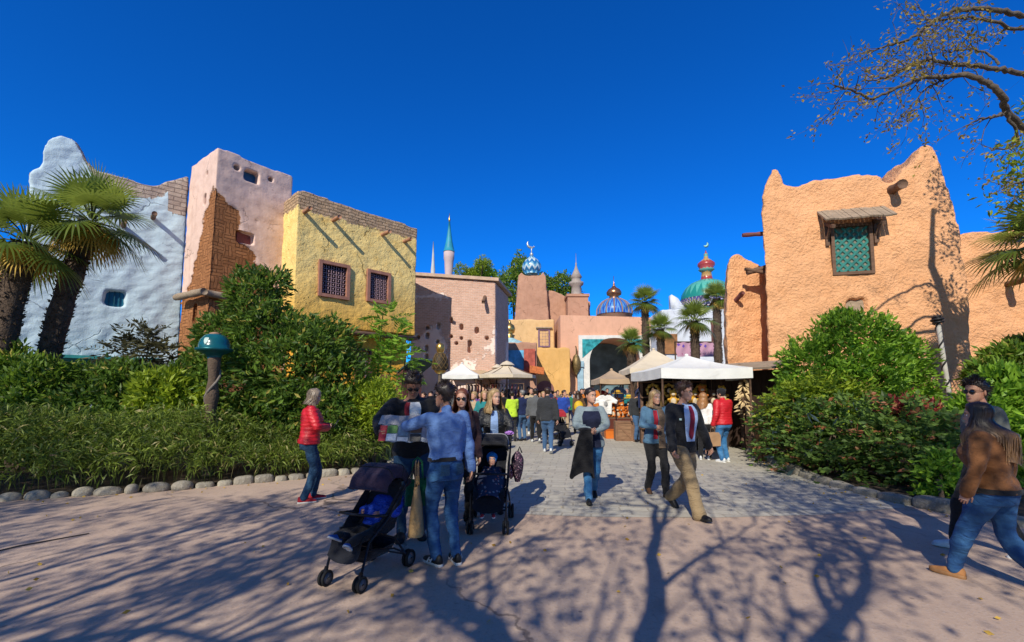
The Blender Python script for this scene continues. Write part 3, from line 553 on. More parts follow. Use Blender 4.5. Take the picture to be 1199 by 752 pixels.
# --- peach gate
FG = Fac(P(657, 460, 40)[:2], P(790, 460, 40)[:2]); gate = thing('peach_gatehouse', 'peach gatehouse with a tall pointed archway framed in white', 'gatehouse', FG.A, 0)
L = FG.L; z = FG.uz(700, 369)[1]; au, azt = FG.uz(719, 396); hw = FG.uz(719, 430)[0] - FG.uz(688.5, 430)[0]; zs = FG.uz(690, 424)[1]
arch = [(au - hw, -.2), (au - hw, zs)] + [(au - hw * math.cos(a) ** .85, zs + (azt - zs) * math.sin(a)) for a in np.linspace(.12, PI / 2, 9)] + [(au + hw * math.sin(a) ** .85 if a > 0 else au, zs + (azt - zs) * math.cos(a)) for a in np.linspace(.12, PI / 2 - .12, 9)] + [(au + hw, zs), (au + hw, -.2)]
q = MB(); q.prism([(-.01, 0), (-.01, z), (L, z - .25), (L, 0)], 0, 6); wall = q.mesh(smooth=False)
def cutby(me, poly, y0, y1):
    c = MB(); a = sum(poly[i][0] * poly[(i + 1) % len(poly)][1] - poly[(i + 1) % len(poly)][0] * poly[i][1] for i in range(len(poly)))
    c.prism(poly if a > 0 else poly[::-1], y0, y1); c_ = bpy.data.objects.new('cut', c.mesh(smooth=False)); TMP.collection.objects.link(c_)
    bmx = evalmesh(me, [('BOOLEAN', dict(operation='DIFFERENCE', object=c_, solver='EXACT'))]); bpy.data.objects.remove(c_); return bmx
obj('wall', cutby(wall, arch, -1, 4.5), peach_pl, gate)
su, sz = FG.uz(677, 393); fr = MB(); W2 = (au - su); fr.prism([(su, .02), (su, sz), (au + W2, sz), (au + W2, .02)], -.22, -.002); obj('arch_surround', cutby(fr.mesh(smooth=False), [(au + (x - au) * .97, y) for x, y in arch], -1, 1), M_WHITEP, gate)
for sg in (-1, 1):
    q = MB(); q.prism([(au + sg * W2 * .90, sz - .35), (au + sg * W2 * .30, sz - .35), (au + sg * W2 * .9, sz - 2.0)][::1 if sg < 0 else -1], -.26, -.225); q.build('spandrel_tile', mat('teal_tiles', (.03, .27, .30), .4, .6, 3, .2, 10), gate, smooth=False)
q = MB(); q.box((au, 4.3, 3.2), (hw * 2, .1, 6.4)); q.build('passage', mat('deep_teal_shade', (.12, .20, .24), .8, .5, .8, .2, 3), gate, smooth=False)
q = MB(); q.box((su - .05, -.3, zs - .2), (.9, .3, .5)); q.box((su + .1, -.3, zs / 2 - .3), (.5, .2, zs - .5)); q.build('pilaster', mat('pale_blue_pilaster', (.30, .45, .55), .8, .2), gate, smooth=False)
u, z_ = FG.uz(674, 427); q = MB(); q.lathe([(.05, .9), (.25, .7), (.4, .2), (.38, -.3), (.2, -.7), (.04, -.9)], (u, -.45, z_), 12); q.tube([(u, -.1, z_ + 1.6), (u, -.45, z_ + 1.5), (u, -.45, z_ + .9)], .05, 6); q.build('lantern', mat('brass_lantern', (.20, .14, .06), .5, .4, 8, .4, 20, metal=.5), gate)
u, z_ = FG.uz(735, 410); q = MB()
# --- domes behind
def domed(name, label, px, D, prof, dm, base, finial):
    c = P(px, 460, D); t = thing(name, label, 'dome', (c.x, c.y, 0)); zc = P(px, base, D).z
    dome(t, (0, 0, zc), prof, dm); q = MB(); q.lathe([(prof[0][0] * .97, 0), (prof[0][0] * .97, zc)], (0, 0, 0), 28); q.build('drum', peach_pl, t)
    z0 = zc + prof[-1][1]; q = MB(); q.lathe([(r, z0 + h) for r, h in finial], (0, 0, 0), 22); return t, q
s = 56 / F
t, q = domed('blue_ribbed_dome', 'blue and rust ribbed dome with copper onion finial', 721, 56, [(21 * s, 0), (20.5 * s, 6 * s), (18 * s, 11 * s), (14 * s, 15.5 * s), (8 * s, 19 * s), (5 * s, 20 * s)], dome_mat('ribbed_blue_dome', (.02, .08, .45), (.10, .34, .66), (.06, .18, .50), 18, 2.2, rows=.55), 369, [(5 * s, 0), (6 * s, 1 * s), (5 * s, 2 * s), (8.5 * s, 4 * s), (9 * s, 7 * s), (7 * s, 10.5 * s), (3 * s, 13 * s), (1 * s, 16 * s), (1.4 * s, 17 * s), (.4 * s, 19 * s), (.3 * s, 27 * s)]); q.build('finial', mat('copper_onion', (.42, .20, .11), .3, .2, 4, .1, 20, metal=.8), t)
for k in range(14):
    a = k / 14 * 2 * PI; q = MB(); pr = [(21 * s, 0), (20.7 * s, 6 * s), (18.2 * s, 11 * s), (14.2 * s, 15.5 * s), (8.2 * s, 19 * s)]; q.tube([(r * math.cos(a), r * math.sin(a), P(0, 369, 56).z + h) for r, h in pr], .08, 6); q.build('rib', mat('rust_rib', (.30, .18, .12), .5, .2), t)
s = 48 / F
t, q = domed('green_ribbed_dome', 'large jade green ribbed dome with tall red and gold finial', 832, 48, [(30 * s, -10 * s), (30.5 * s, 4 * s), (29 * s, 11 * s), (25 * s, 18 * s), (19 * s, 23.5 * s), (11 * s, 27 * s), (7 * s, 28 * s)], dome_mat('jade_dome', (.02, .24, .20), (.10, .42, .34), (.02, .13, .14), 24, .6, rows=.25), 355, [(7.5 * s, 0), (6.5 * s, 2 * s), (5.5 * s, 9 * s), (7 * s, 10 * s), (9.5 * s, 12 * s), (7.5 * s, 14 * s), (10 * s, 17 * s), (9.6 * s, 20 * s), (5 * s, 24 * s), (2.4 * s, 26 * s), (2.6 * s, 31 * s), (1 * s, 33 * s), (.4 * s, 36 * s)])
q.build('finial', dome_mat('red_gold_finial', (.36, .05, .05), (.50, .30, .10), (.10, .35, .30), 12, .2, rows=.6), t)
q = MB(); q.tube([(2.6 * s * math.cos(a), 0, P(0, 286, 48).z + 2.8 * s * math.sin(a)) for a in np.linspace(-2.6, .9, 12)], [.03 + .12 * math.sin(i / 11 * PI) for i in range(12)], 6); q.build('crescent', mat('verdigris', (.25, .50, .45), .5, .2, metal=.4), t)
q = MB(); q.lathe([(30.8 * s, 0), (31.5 * s, 2 * s), (31.5 * s, 10 * s), (30.8 * s, 12 * s)], (0, 0, P(0, 363, 48).z), 40); q.build('tile_band', dome_mat('violet_tiles', (.05, .05, .22), (.45, .45, .60), (.22, .05, .18), 40, 1.2, rows=1.4), t)
# --- white market house with carpets
t, f, z = blockhouse('white_house', 'whitewashed house front partly hidden by fan palms with purple carpets', 'house', 777, 862, 362, 36, plaster('whitewash', (.60, .63, .68), (.48, .52, .60), bump=.3), 3)
q = MB(); u0, za = f.uz(790, 350); q.prism([(u0 - .2, z), (u0 - .2, z + 1.2), (u0 + .3, z + .9), (u0 + .7, z + .3), (u0 + 1.2, z)], .1, .8); q.build('parapet', plaster('whitewash_top', (.60, .63, .68), (.48, .52, .60), bump=.3), t)
u, zc = f.uz(781, 403); q = MB(); q.box((u, -.05, zc), (1.6, .12, 1.6)); q.build('window', mat('wood_shutter', (.32, .15, .06), .8, .3), t, smooth=False)
q = MB(); q.box((f.uz(838, 395)[0], -.06, f.uz(838, 395)[1]), (.7, .12, 2.6)); q.build('window', M_MAROON, t, smooth=False)
c = P(818, 411, 31); cm = NT('woven_carpet'); co = cm.coord(); v = cm.n('ShaderNodeTexVoronoi', distance='MANHATTAN'); v.inputs['Scale'].default_value = 3.2; cm.l(co, v.inputs['Vector']); cm.set(color=cm.mix(cm.ramp(v.outputs['Distance'], .42, .46), cm.mix(cm.ramp(cm.noise(co, 2), .45, .5), (.34, .02, .10), (.12, .06, .36)), (.45, .25, .34)), rough=.9)
for k in range(2):
    w = 1.35; q = MB(); g = [[(i / 10 * w + .04 * math.sin(j), .05 * math.sin(i * 1.3 + j * .4), -j / 8 * 1.0) for j in range(9)] for i in range(11)]; q.grid(g)
    o = q.build('hanging_carpet', cm.m); o.location = (c.x - 1.5 + k * 1.5, c.y, c.z + .6); tag(o, ['red violet carpet hung at the first spot beside the palm trunk', 'violet carpet hung on the rail to the right of the palm trunk'][k], 'carpet')
q = MB(); q.tube([(c.x - 1.6, c.y, c.z + .62), (c.x + 1.5, c.y, c.z + .62)], .04, 6); 
for dx in (-1.6, 1.5): q.tube([(c.x + dx, c.y, 0), (c.x + dx, c.y, c.z + .65)], .05, 6)
tag(q.build('carpet_rail', M_WOOD), 'wooden rail on two posts that carries the violet carpets', 'rail')
# --- plain spires far behind
for px, base, tip, w, D, lab in ((524, 322, 250, 1.0, 150, 'distant pale pink turret with tall blue cone roof'), (505, 322, 283, .45, 150, 'thin pale distant spire beside the blue coned turret')):
    s = D / F; c = P(px, 460, D); t = thing('distant_turret' if w == 1 else 'distant_spire', lab, 'turret', (c.x, c.y, 0)); zb = P(px, base, D).z; zt_ = P(px, tip, D).z
    if w == 1:
        q = MB(); q.lathe([(4.5 * s, 0), (4.5 * s, zb), (5.2 * s, zb + 10 * s), (5.4 * s, zb + 16 * s), (6.3 * s, zb + 20 * s), (6.3 * s, zb + 29 * s), (5.5 * s, zb + 29 * s)], (0, 0, 0), 20); q.build('turret_wall', mat('pale_rose_stone', (.55, .42, .42), .8, .15, .2, 0), t)
        q = MB(); q.lathe([(6.8 * s, zb + 28 * s), (5.5 * s, zb + 33 * s), (4 * s, zb + 40 * s), (2 * s, zb + 54 * s), (.8 * s, zb + 66 * s)], (0, 0, 0), 20); q.build('roof', mat('teal_slate', (.03, .27, .38), .5, .25, .3, 0), t)
        q = MB(); q.lathe([(.9 * s, zb + 65 * s), (1.4 * s, zb + 68 * s), (.4 * s, zb + 70 * s), (.3 * s, zt_)], (0, 0, 0), 8); q.build('finial', M_GOLD, t)
    else:
        q = MB(); q.lathe([(2.6 * s, 0), (2.6 * s, zb + 6 * s), (1.8 * s, zb + 14 * s), (1.2 * s, zb + 25 * s), (.3 * s, zt_)], (0, 0, 0), 12); q.build('turret_wall', mat('pale_stone', (.5, .5, .5), .8, .15, .2, 0), t)
# --- adobe house on the right
FR = Fac(P(893, 330, 14.0)[:2], P(1113, 330, 12.9)[:2])
ado = thing('adobe_house', 'orange adobe house with horned roofline and hooded lattice window', 'house', FR.A, FR.rz)
cr = [(90, 200), (96, 150), (105, 125), (113, 104), (122, 98), (132, 103), (139, 118), (145, 140), (160, 144), (180, 145), (205, 138), (230, 131), (270, 122), (330, 118), (378, 118), (392, 121), (400, 132), (408, 138), (425, 136), (440, 110), (455, 96), (470, 92), (482, 78), (488, 52), (497, 42), (507, 40), (524, 47), (538, 66), (548, 95), (557, 130), (570, 175), (580, 215), (590, 300), (605, 450), (617, 620)]
ol = FR.uzs([(850 + x * .4653, 150 + y * .4653) for x, y in cr]); ol = [(u, max(z, .0)) for u, z in ol]
poly = [(ol[0][0] - .1, 0)] + ol + [(ol[-1][0] + .15, 0)]
a_pl = plaster('adobe_stucco', (.82, .43, .215), (.73, .35, .155), bump=.9, bscale=12, bd=.10, fine=34, crack=0.0)
w = [FR.uz(971.5, 266), FR.uz(1021, 320)]; sw = [FR.uz(988.5, 351), FR.uz(1014, 366)]
cuts = [(w[0][0], w[1][0], w[1][1], w[0][1], -.6, .4), (sw[0][0], sw[1][0], sw[1][1], sw[0][1], -.6, .25)]
def warpR(co):
    co = co.copy(); k = np.clip(1 - co[:, 2] / 8, 0, 1); y = co[:, 1].copy(); co[:, 0] += np.clip(y, 0, 3) * .42 * np.clip((2.6 - co[:, 0]) / 2.6, 0, 1); co[:, 1] -= k * .25 * (y < 1); return co
obj('wall', adobe([(poly, 0, 3.0)], cuts, .065, .05, 5, 17, ascale=3.0, warp=warpR), a_pl, ado)
ysw = .02
lattice_window(ado, w[0][0] - .03, w[1][0] + .03, w[1][1] - .03, w[0][1] + .03, ysw - .08, M_WOOD, M_TEALW, .09, 4, 0, True, .14, bar=.07, pane=mat('shaded_cream_pane', (.20, .20, .15), .5, .3))
q = MB(); q.box(((sw[0][0] + sw[1][0]) / 2, .05, (sw[0][1] + sw[1][1]) / 2), (sw[1][0] - sw[0][0] + .05, .06, sw[0][1] - sw[1][1] + .05)); win = q.build('shutter', M_WOODG, ado, smooth=False)
q = MB(); a, z = FR.uz(956, 258); b, _ = FR.uz(1036, 258); n = 16; zt_ = FR.uz(1000, 250)[1] + .12
for i in range(n):
    u0 = a + (b - a) * (i + .5) / n; q.box((u0, -.31, zt_ - .22 + random.uniform(-.012, .012)), ((b - a) / n * .93, .80 + random.uniform(-.06, .06), .05), (R(38), 0, 0))
can = q.build('canopy', M_WOODG, ado, smooth=False)
for uu in (w[0][0] - .12, w[1][0] + .12):
    q = MB(); q.box((uu, -.28, zt_ - .52), (.09, .6, .09), (R(27), 0, 0)); q.box((uu, -.06, zt_ - .75), (.1, .12, .7)); q.box((uu, -.22, zt_ - .72), (.07, .07, .55), (R(38), 0, 0)); q.build('bracket', M_WOOD, can, smooth=False)
for px, py, rr, ln in ((1050, 220, .09, .5),): u, z = FR.uz(px, py, -.3); log(ado, (u, .4, z + .1), (u + .05, -ln, z + .02), .13)
u, z = FR.uz(893, 268); log(ado, (.4, .5, z), (-.40, .5, z), .07, mat('red_log', (.20, .07, .06), .8, .3))
log(ado, (.5, .5, 5.75), (-.35, .35, 5.5), .08); log(ado, (.4, .45, 5.45), (-.42, .3, 5.62), .06)
# wing to the right and low stub to the left: walls of their own
FW_ = Fac(P(1118, 330, 14.3)[:2], P(1330, 330, 13.2)[:2]); t = thing('adobe_wing', 'lower orange adobe wing half shaded behind the overhanging palm', 'house', FW_.A, FW_.rz)
ol = [(-.6, 0)] + [(-.6, FW_.uz(1122, 275)[1])] + FW_.uzs([(1124, 274), (1135, 270), (1150, 269), (1165, 272), (1185, 268), (1199, 266), (1230, 262), (1300, 258)]) + [(5.2, 0)]
obj('wall', adobe([(ol, 0, 1.5)], [], .075, .05, 4, 23, ascale=3.0), a_pl, t); u, z = FW_.uz(1190, 330, -.3); log(t, (u, .3, z), (u, -.8, z), .1)
FS = Fac(P(851, 330, 14.9)[:2], P(925, 330, 15.2)[:2]); t = thing('adobe_stub', 'small orange adobe wall with one wooden spout beside the white canopy', 'wall', FS.A, FS.rz)
ol = [(0, 0)] + FS.uzs([(851, 400), (851, 330), (852, 308), (855, 300), (862, 296), (868, 298), (876, 304), (884, 309), (900, 314), (922, 318)]) + [(FS.L, 0)]
obj('wall', adobe([(ol, 0, .7)], [], .06, .04, 2, 29, ascale=3.0, warp=lambda co: co + np.stack([np.clip(co[:, 1], 0, 1) * .5 * (co[:, 0] < .6), 0 * co[:, 0], 0 * co[:, 0]], 1)), a_pl, t); u, z = FS.uz(868, 350, -.3); log(t, (u, .3, z - .12), (u, -.4, z + .18), .075, mat('red_log', (.2, .07, .06)))
# ------------------------------------------------------------------ leaves
def leafmat(name, dark, light, rough=.5, trans=.35, tip=None):
    if name in MATS: return MATS[name]
    light = sc(light, 1.25)
    t = NT(name); a = t.attr('shade'); n = t.noise(t.coord(), 1.1, 3)
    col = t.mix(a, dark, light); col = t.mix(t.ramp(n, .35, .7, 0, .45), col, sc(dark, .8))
    if tip: col = t.mix(t.ramp(a, .92, .95), col, tip)
    t.set(color=col, rough=rough, spec=.35)
    tr = t.n('ShaderNodeBsdfTranslucent'); t.put(tr.inputs[0], t.mix(.5, col, sc(light, 1.6))); mx = t.n('ShaderNodeMixShader'); mx.inputs[0].default_value = trans
    t.l(t.b.outputs[0], mx.inputs[1]); t.l(tr.outputs[0], mx.inputs[2]); t.l(mx.outputs[0], t.out.inputs[0]); MATS[name] = t.m; return t.m
def leaves(m, base, d, L, W, mi=0, fold=.15, droop=0.0, r=rng, att=None):
    n = len(base); d = nrm(d); s = nrm(np.cross(d, r.normal(size=(n, 3)))); u = np.cross(s, d)
    L = np.broadcast_to(np.asarray(L, float), (n,))[:, None] * r.uniform(.7, 1.25, (n, 1)); W = np.broadcast_to(np.asarray(W, float), (n,))[:, None] * r.uniform(.8, 1.2, (n, 1))
    mid = base + d * L * .5; tip = base + d * L; tip[:, 2] -= (droop * L)[:, 0]
    v = np.stack([base, mid + s * W / 2 + u * W * fold, tip, mid - s * W / 2 + u * W * fold], 1).reshape(-1, 3)
    f = np.arange(4 * n).reshape(n, 4); a = r.random(n) if att is None else att
    return m.add(v, f, mi, np.repeat(a, 4))
def lobepts(lobes, n, r, lo=.5, up=.15):
    lobes = [(np.array(tuple(c)), np.array(q if hasattr(q, '__len__') else (q, q, q), float)) for c, q in lobes]
    w = np.array([(q.prod()) ** (2 / 3) for _, q in lobes]); k = r.choice(len(lobes), n, p=w / w.sum())
    d = r.normal(size=(n, 3)); d[:, 2] += up; d = nrm(d); C = np.array([c for c, _ in lobes])[k]; Q = np.array([q for _, q in lobes])[k]
    t = lo + (1 - lo) * r.random(n) ** .6
    lump = 1 + .20 * pn(C + d * Q, 2.2, int(n)) + .13 * pn(C + d * Q, 6.5, int(n) + 1); p = C + d * Q * (t * lump)[:, None]
    keep = np.ones(n, bool)
    for i, (c, q) in enumerate(lobes): keep &= (k == i) | ((((p - c) / q) ** 2).sum(1) > .45)
    return p[keep], nrm(d / Q)[keep]
def clumps(m, p, d, per, L, W, spread=.9, r=rng, up=.25, jitter=.06, **kw):
    P_ = np.repeat(p, per, 0) + r.normal(size=(len(p) * per, 3)) * jitter; D_ = np.repeat(d, per, 0) + r.normal(size=(len(p) * per, 3)) * spread; D_[:, 2] += up
    return leaves(m, P_, D_, L, W, r=r, **kw)
def pinnate(m, p, d, L, k, lw, ll, r, mi=0, droop=.35):
    """compound leaves: rachis with paired leaflets"""
    d = nrm(d); n = len(p); s = nrm(np.cross(d, np.array([0, 0, 1.0]) + r.normal(size=(n, 3)) * .25)); LL = L * r.uniform(.7, 1.2, (n, 1)); sh = r.random(n)
    for j in range(k):
        f = (j + 1) / k; b = p + d * LL * f; b[:, 2] -= (LL[:, 0] * droop * f * f)
        for sg in (1, -1):
            dd = d * .55 + s * sg + np.array([0, 0, -.35 * f]); leaves(m, b, dd, ll * (1 - .45 * abs(f - .45)), lw, mi, r=r, att=np.clip(sh + r.normal(size=n) * .12, 0, 1))
    b = p + d * LL; b[:, 2] -= LL[:, 0] * droop; leaves(m, b, d + np.array([0, 0, -.3]), ll, lw, mi, r=r, att=sh)
G_DARK = leafmat('laurel_leaf', (.022, .055, .010), (.15, .25, .03), tip=(.36, .30, .06)); G_MID = leafmat('green_leaf', (.03, .075, .010), (.19, .30, .03), tip=(.40, .36, .08)); G_YEL = leafmat('yellow_green_leaf', (.07, .13, .010), (.34, .42, .03))
G_BAM = leafmat('bamboo_leaf', (.035, .07, .012), (.24, .31, .045), tip=(.40, .34, .14)); G_MAH = leafmat('berry_shrub_leaf', (.025, .055, .014), (.16, .26, .045), tip=(.34, .12, .06)); G_RED = leafmat('red_leaf', (.13, .018, .018), (.36, .07, .06)); G_BRT = leafmat('bright_leaf', (.05, .13, .01), (.25, .42, .035))
G_BLUE = leafmat('blue_green_leaf', (.03, .06, .065), (.10, .15, .16)); G_IRIS = leafmat('sword_leaf', (.03, .06, .025), (.14, .20, .09)); G_BRN = leafmat('bronze_leaf', (.03, .035, .015), (.11, .10, .04))
M_BARK = mat('bark', (.12, .085, .06), .95, .35, 5, .7, 25, .03); M_BARKG = mat('grey_bark', (.20, .175, .15), .95, .35, 5, .7, 22, .03); M_STEM = mat('green_stem', (.08, .09, .03), .8, .3, 5, .3, 25)
def shrub(name, label, cat, D, lobes_px, n, per, L, W, m, seed, group=None, lo=.5, stems=5, dz=1.0, pin=None, base=None, second=None, stem_m=None):
    n = int(n * (.72 if not pin else 1)); L = L * (1.22 if not pin else 1); W = W * (1.22 if not pin else 1)
    """lobes_px: (px,py,radius px, optional depth offset) -> world ellipsoids at depth about D"""
    r = np.random.default_rng(seed); lob = []
    for q in lobes_px:
        dd = D + (q[3] if len(q) > 3 else 0); c = P(q[0], q[1], dd); rad = q[2] / F * dd; lob.append((c, (rad, rad * dz, rad)))
    bx = sum(c.x for c, _ in lob) / len(lob); by = sum(c.y for c, _ in lob) / len(lob); b = Vector((bx, by, .04)) if base is None else Vector(base)
    lob = [(c - b, q) for c, q in lob]; t = thing(name, label, cat, b, 0, group)
    p, d = lobepts(lob, n, r, lo); ok = p[:, 2] > .02; p, d = p[ok], d[ok]; q = MB()
    if pin: pinnate(q, p, d + np.array([0, 0, .3]), L, pin, W, L * .42, r)
    else: clumps(q, p, d, per, L, W, r=r)
    if second:
        p2, d2 = lobepts(lob, second[1], r, .9, .8); clumps(q, p2, d2, per, L, W, r=r, mi=1)
    q.build('foliage', [m] + ([second[0]] if second else []), t, False, 'shade')
    s = MB()
    for i in range(stems):
        c, rr = lob[i % len(lob)]; e = np.array(c) + r.normal(size=3) * np.array(rr) * .4; a = np.array([r.normal() * .12, r.normal() * .12, 0]); k = np.linspace(0, 1, 6)[:, None]
        s.tube(a + (e - a) * k + np.sin(k * PI) * r.normal(size=3) * .08, np.linspace(.035, .012, 6) * (1 + .3 * lob[0][1][0]), 6)
    s.build('stem', stem_m or M_BARK, t); return t
shrub('laurel_shrub', 'huge laurel shrub rising in front of the yellow house wall', 'shrub', 10.6, [(298, 352, 36), (268, 395, 34, -.2), (318, 405, 50), (375, 405, 40), (345, 445, 52, -.5), (395, 445, 30, -.2), (272, 445, 42, -.4), (240, 425, 22), (322, 330, 16)], 2700, 9, .15, .05, G_DARK, 1, stems=9)
shrub('laurel_shrub', 'dark leafy bush at the foot of the two leaning palms', 'shrub', 9.6, [(8, 450, 42), (48, 455, 38, -.2), (-30, 450, 45), (30, 485, 40, -.5)], 1500, 9, .13, .05, G_MID, 2)
shrub('laurel_shrub', 'rounded bush below the blue shutter window', 'shrub', 9.9, [(98, 465, 36), (128, 455, 30), (110, 490, 36, -.4), (75, 440, 14)], 1200, 9, .13, .05, G_DARK, 3)
shrub('spotted_laurel', 'bright yellow green bush just left of the teal lamp post', 'shrub', 9.5, [(188, 466, 28), (212, 480, 26), (176, 486, 24), (200, 452, 17)], 900, 9, .15, .055, G_YEL, 4)
shrub('laurel_shrub', 'dark green bush between the yellow green bush and the bronze shrub', 'shrub', 9.8, [(150, 460, 32), (160, 480, 34), (222, 450, 24, .2)], 1000, 9, .13, .05, G_DARK, 5)
shrub('mahonia', 'airy bronze shrub with ferny leaves against the blue wall', 'shrub', 10.8, [(168, 412, 20), (140, 415, 14), (190, 420, 15), (172, 395, 9)], 130, 1, .42, .045, G_BRN, 6, pin=6, lo=.2, stems=7)
shrub('laurel_shrub', 'glossy bush behind the woman in the red jacket', 'shrub', 9.9, [(345, 480, 30), (388, 480, 24), (310, 478, 28), (280, 485, 22)], 1200, 9, .12, .042, G_DARK, 7)
shrub('box_bush', 'light green small leaved bush at the corner beside the sword leaves', 'shrub', 10.4, [(428, 468, 24), (446, 478, 20, -.2), (420, 495, 22, -.2), (448, 455, 12)], 1100, 9, .09, .032, G_YEL, 8)
shrub('papyrus_tree', 'slender plant with tiers of feathery green fronds before the yellow wall', 'plant', 11.6, [(455, 374, 13), (458, 398, 16), (462, 425, 20), (448, 440, 16), (470, 418, 15)], 120, 1, .5, .05, G_BRT, 9, pin=7, lo=.1, stems=3, stem_m=M_STEM)
# bamboo ground hedge along the left kerb: stuff
def bamboo():
    r = np.random.default_rng(11); at, Lk = resample(KL[:9], 1); m = MB(); n = 5600
    s = r.uniform(.3, Lk + .2, n); off = r.uniform(.03, 1.75, n) ** 1.0; p = np.array([tuple(at(q)) for q in s]); t = np.array([tuple((at(min(q + .1, Lk)) - at(max(q - .1, 0))).normalized()) for q in s])
    nn = np.stack([-t[:, 1], t[:, 0], t[:, 2] * 0], 1); top = (.52 + .62 * np.clip(off / .7, 0, 1)) * (1 + .24 * pn(p, 1.3, 3) + .1 * pn(p, 5.0, 4)); h = top * r.uniform(.25, 1.0, n) ** .6
    b = p + nn * off[:, None]; b[:, 2] = h; d = r.normal(size=(n, 3)) * .7 + np.array([0, 0, .25]) - nn * .35 * (off < .6)[:, None]
    wide = pn(p + nn * off[:, None], .8, 17) + .5 * pn(p, 2.7, 18) > .45
    clumps(m, b[~wide], d[~wide], 8, .18, .023, spread=.65, r=r, jitter=.05, droop=.25); bw_ = b[wide]; bw_[:, 2] *= 1.12; clumps(m, bw_, d[wide], 7, .13, .05, spread=.8, r=r, jitter=.06, mi=1)
    st = r.choice(n, 900); leaves(m, np.stack([b[st, 0], b[st, 1], b[st, 2] * 0 + .03], 1), np.stack([r.normal(size=900) * .15, r.normal(size=900) * .15, np.ones(900)], 1), h[st], .008, r=r)
    tag(m.build('bamboo_hedge', [G_BAM, G_MID], None, False, 'shade'), 'low dense hedge of narrow bamboo and broad leaves behind the boulders', 'hedge', kind='stuff')
bamboo()
def swords(label, c, n, L, seed, rad=.35, m=G_IRIS):
    r = np.random.default_rng(seed); t = thing('sword_plant', label, 'plant', c); q = MB()
    for i in range(n):
        a = r.uniform(0, 6.28); lean = r.uniform(.05, .5); b = np.array([r.normal() * rad, r.normal() * rad * .5, 0]); l = L * r.uniform(.6, 1.1); k = np.linspace(0, 1, 6)
        x = np.array([math.cos(a), math.sin(a), 0]); s = np.array([-math.sin(a), math.cos(a), 0]); ctr = b + np.outer(k ** 2 * lean * l, x) + np.outer(k * l * (1 - .15 * lean * k), (0, 0, 1)); w = .022 * (1 - k ** 2.5)[:, None] + .001
        q.grid(np.stack([ctr - s * w, ctr + s * w], 1), att=r.random())
    q.build('blades', m, t, True, 'shade'); return t
c = G(412, 549); swords('clump of tall grey green sword leaves beside the kerb', (c.x, c.y + .35, .05), 70, 1.15, 5)
c = G(72, 560); swords('small tuft of pale strap leaves inside the bamboo hedge', (c.x, c.y + .9, .3), 26, .8, 6, .12, G_BAM)
# right hand planting
shrub('laurel_shrub', 'tall dense green bush in front of the adobe house', 'shrub', 11.0, [(1000, 405, 44), (962, 432, 40), (1040, 425, 36), (1010, 455, 48, -.2), (945, 465, 30), (1060, 455, 26), (985, 385, 22)], 2600, 9, .13, .05, G_BRT, 21, stems=8)
LB = ['end berry shrub beside the wooden trough with a red tuft', 'berry shrub with blue tinted top second along the bed', 'middle berry shrub under the tall green bush', 'berry shrub with glossy dark leaves near the red leaved one', 'berry shrub near the woman in brown', 'low berry shrub by the round kerb end']
for k, (px, py, rd, D, sec) in enumerate([(914, 494, 20, 10.9, G_RED), (938, 506, 28, 10.0, G_BLUE), (975, 515, 36, 9.3, G_BLUE), (1020, 520, 38, 8.7, None), (1065, 522, 38, 8.2, None), (1105, 535, 34, 7.6, None)]):
    shrub('berry_shrub', LB[k], 'shrub', D, [(px, py, rd), (px - rd * .5, py + rd * .7, rd * .8, -.1), (px + rd * .55, py + rd * .6, rd * .8, -.1), (px + 4, py - rd * .55, rd * .6, .2)], 400, 1, .30, .068, G_MAH, 30 + k, pin=3, lo=.35, second=(sec, 40) if sec else None, stems=8)
shrub('red_nandina', 'dark red leaved shrub among the berry shrubs', 'shrub', 8.9, [(1062, 482, 13), (1085, 486, 14), (1045, 478, 10)], 260, 7, .10, .032, G_RED, 41)
shrub('fern_bush', 'yellow green ferny shrub behind the berry shrubs', 'shrub', 10.2, [(955, 470, 24), (985, 474, 24), (1010, 478, 20), (925, 472, 18)], 330, 1, .34, .05, G_YEL, 42, pin=6, lo=.4)
for k, (px, py, D, lab) in enumerate([(1062, 478, 10.6, 'lush strap leaved plant below the twisted pole, first of three'), (1092, 476, 10.3, 'lush strap leaved plant right below the twisted pole'), (1125, 470, 10.4, 'lush strap leaved plant behind the man in sunglasses')]):
    t = swords(lab, (P(px, 500, D).x, D, .05), 110, 1.35, 50 + k, .28, G_BRT)
shrub('leafy_bush', 'bright leafy bush at the right edge behind the couple', 'shrub', 8.4, [(1180, 460, 34), (1205, 500, 44), (1150, 490, 30), (1170, 530, 34)], 1100, 9, .14, .06, G_BRT, 45)
shrub('leafy_bush', 'bushy dark shrub below the edge palm against the adobe wing', 'shrub', 10.2, [(1185, 432, 26), (1210, 425, 26), (1155, 440, 18)], 700, 9, .14, .055, G_MID, 46)
shrub('seedling_bush', 'small bright green plant hanging over the round kerb stone', 'plant', 6.9, [(1096, 560, 17), (1105, 580, 18), (1088, 590, 10), (1108, 545, 12)], 230, 7, .09, .045, G_BRT, 47, stems=4)
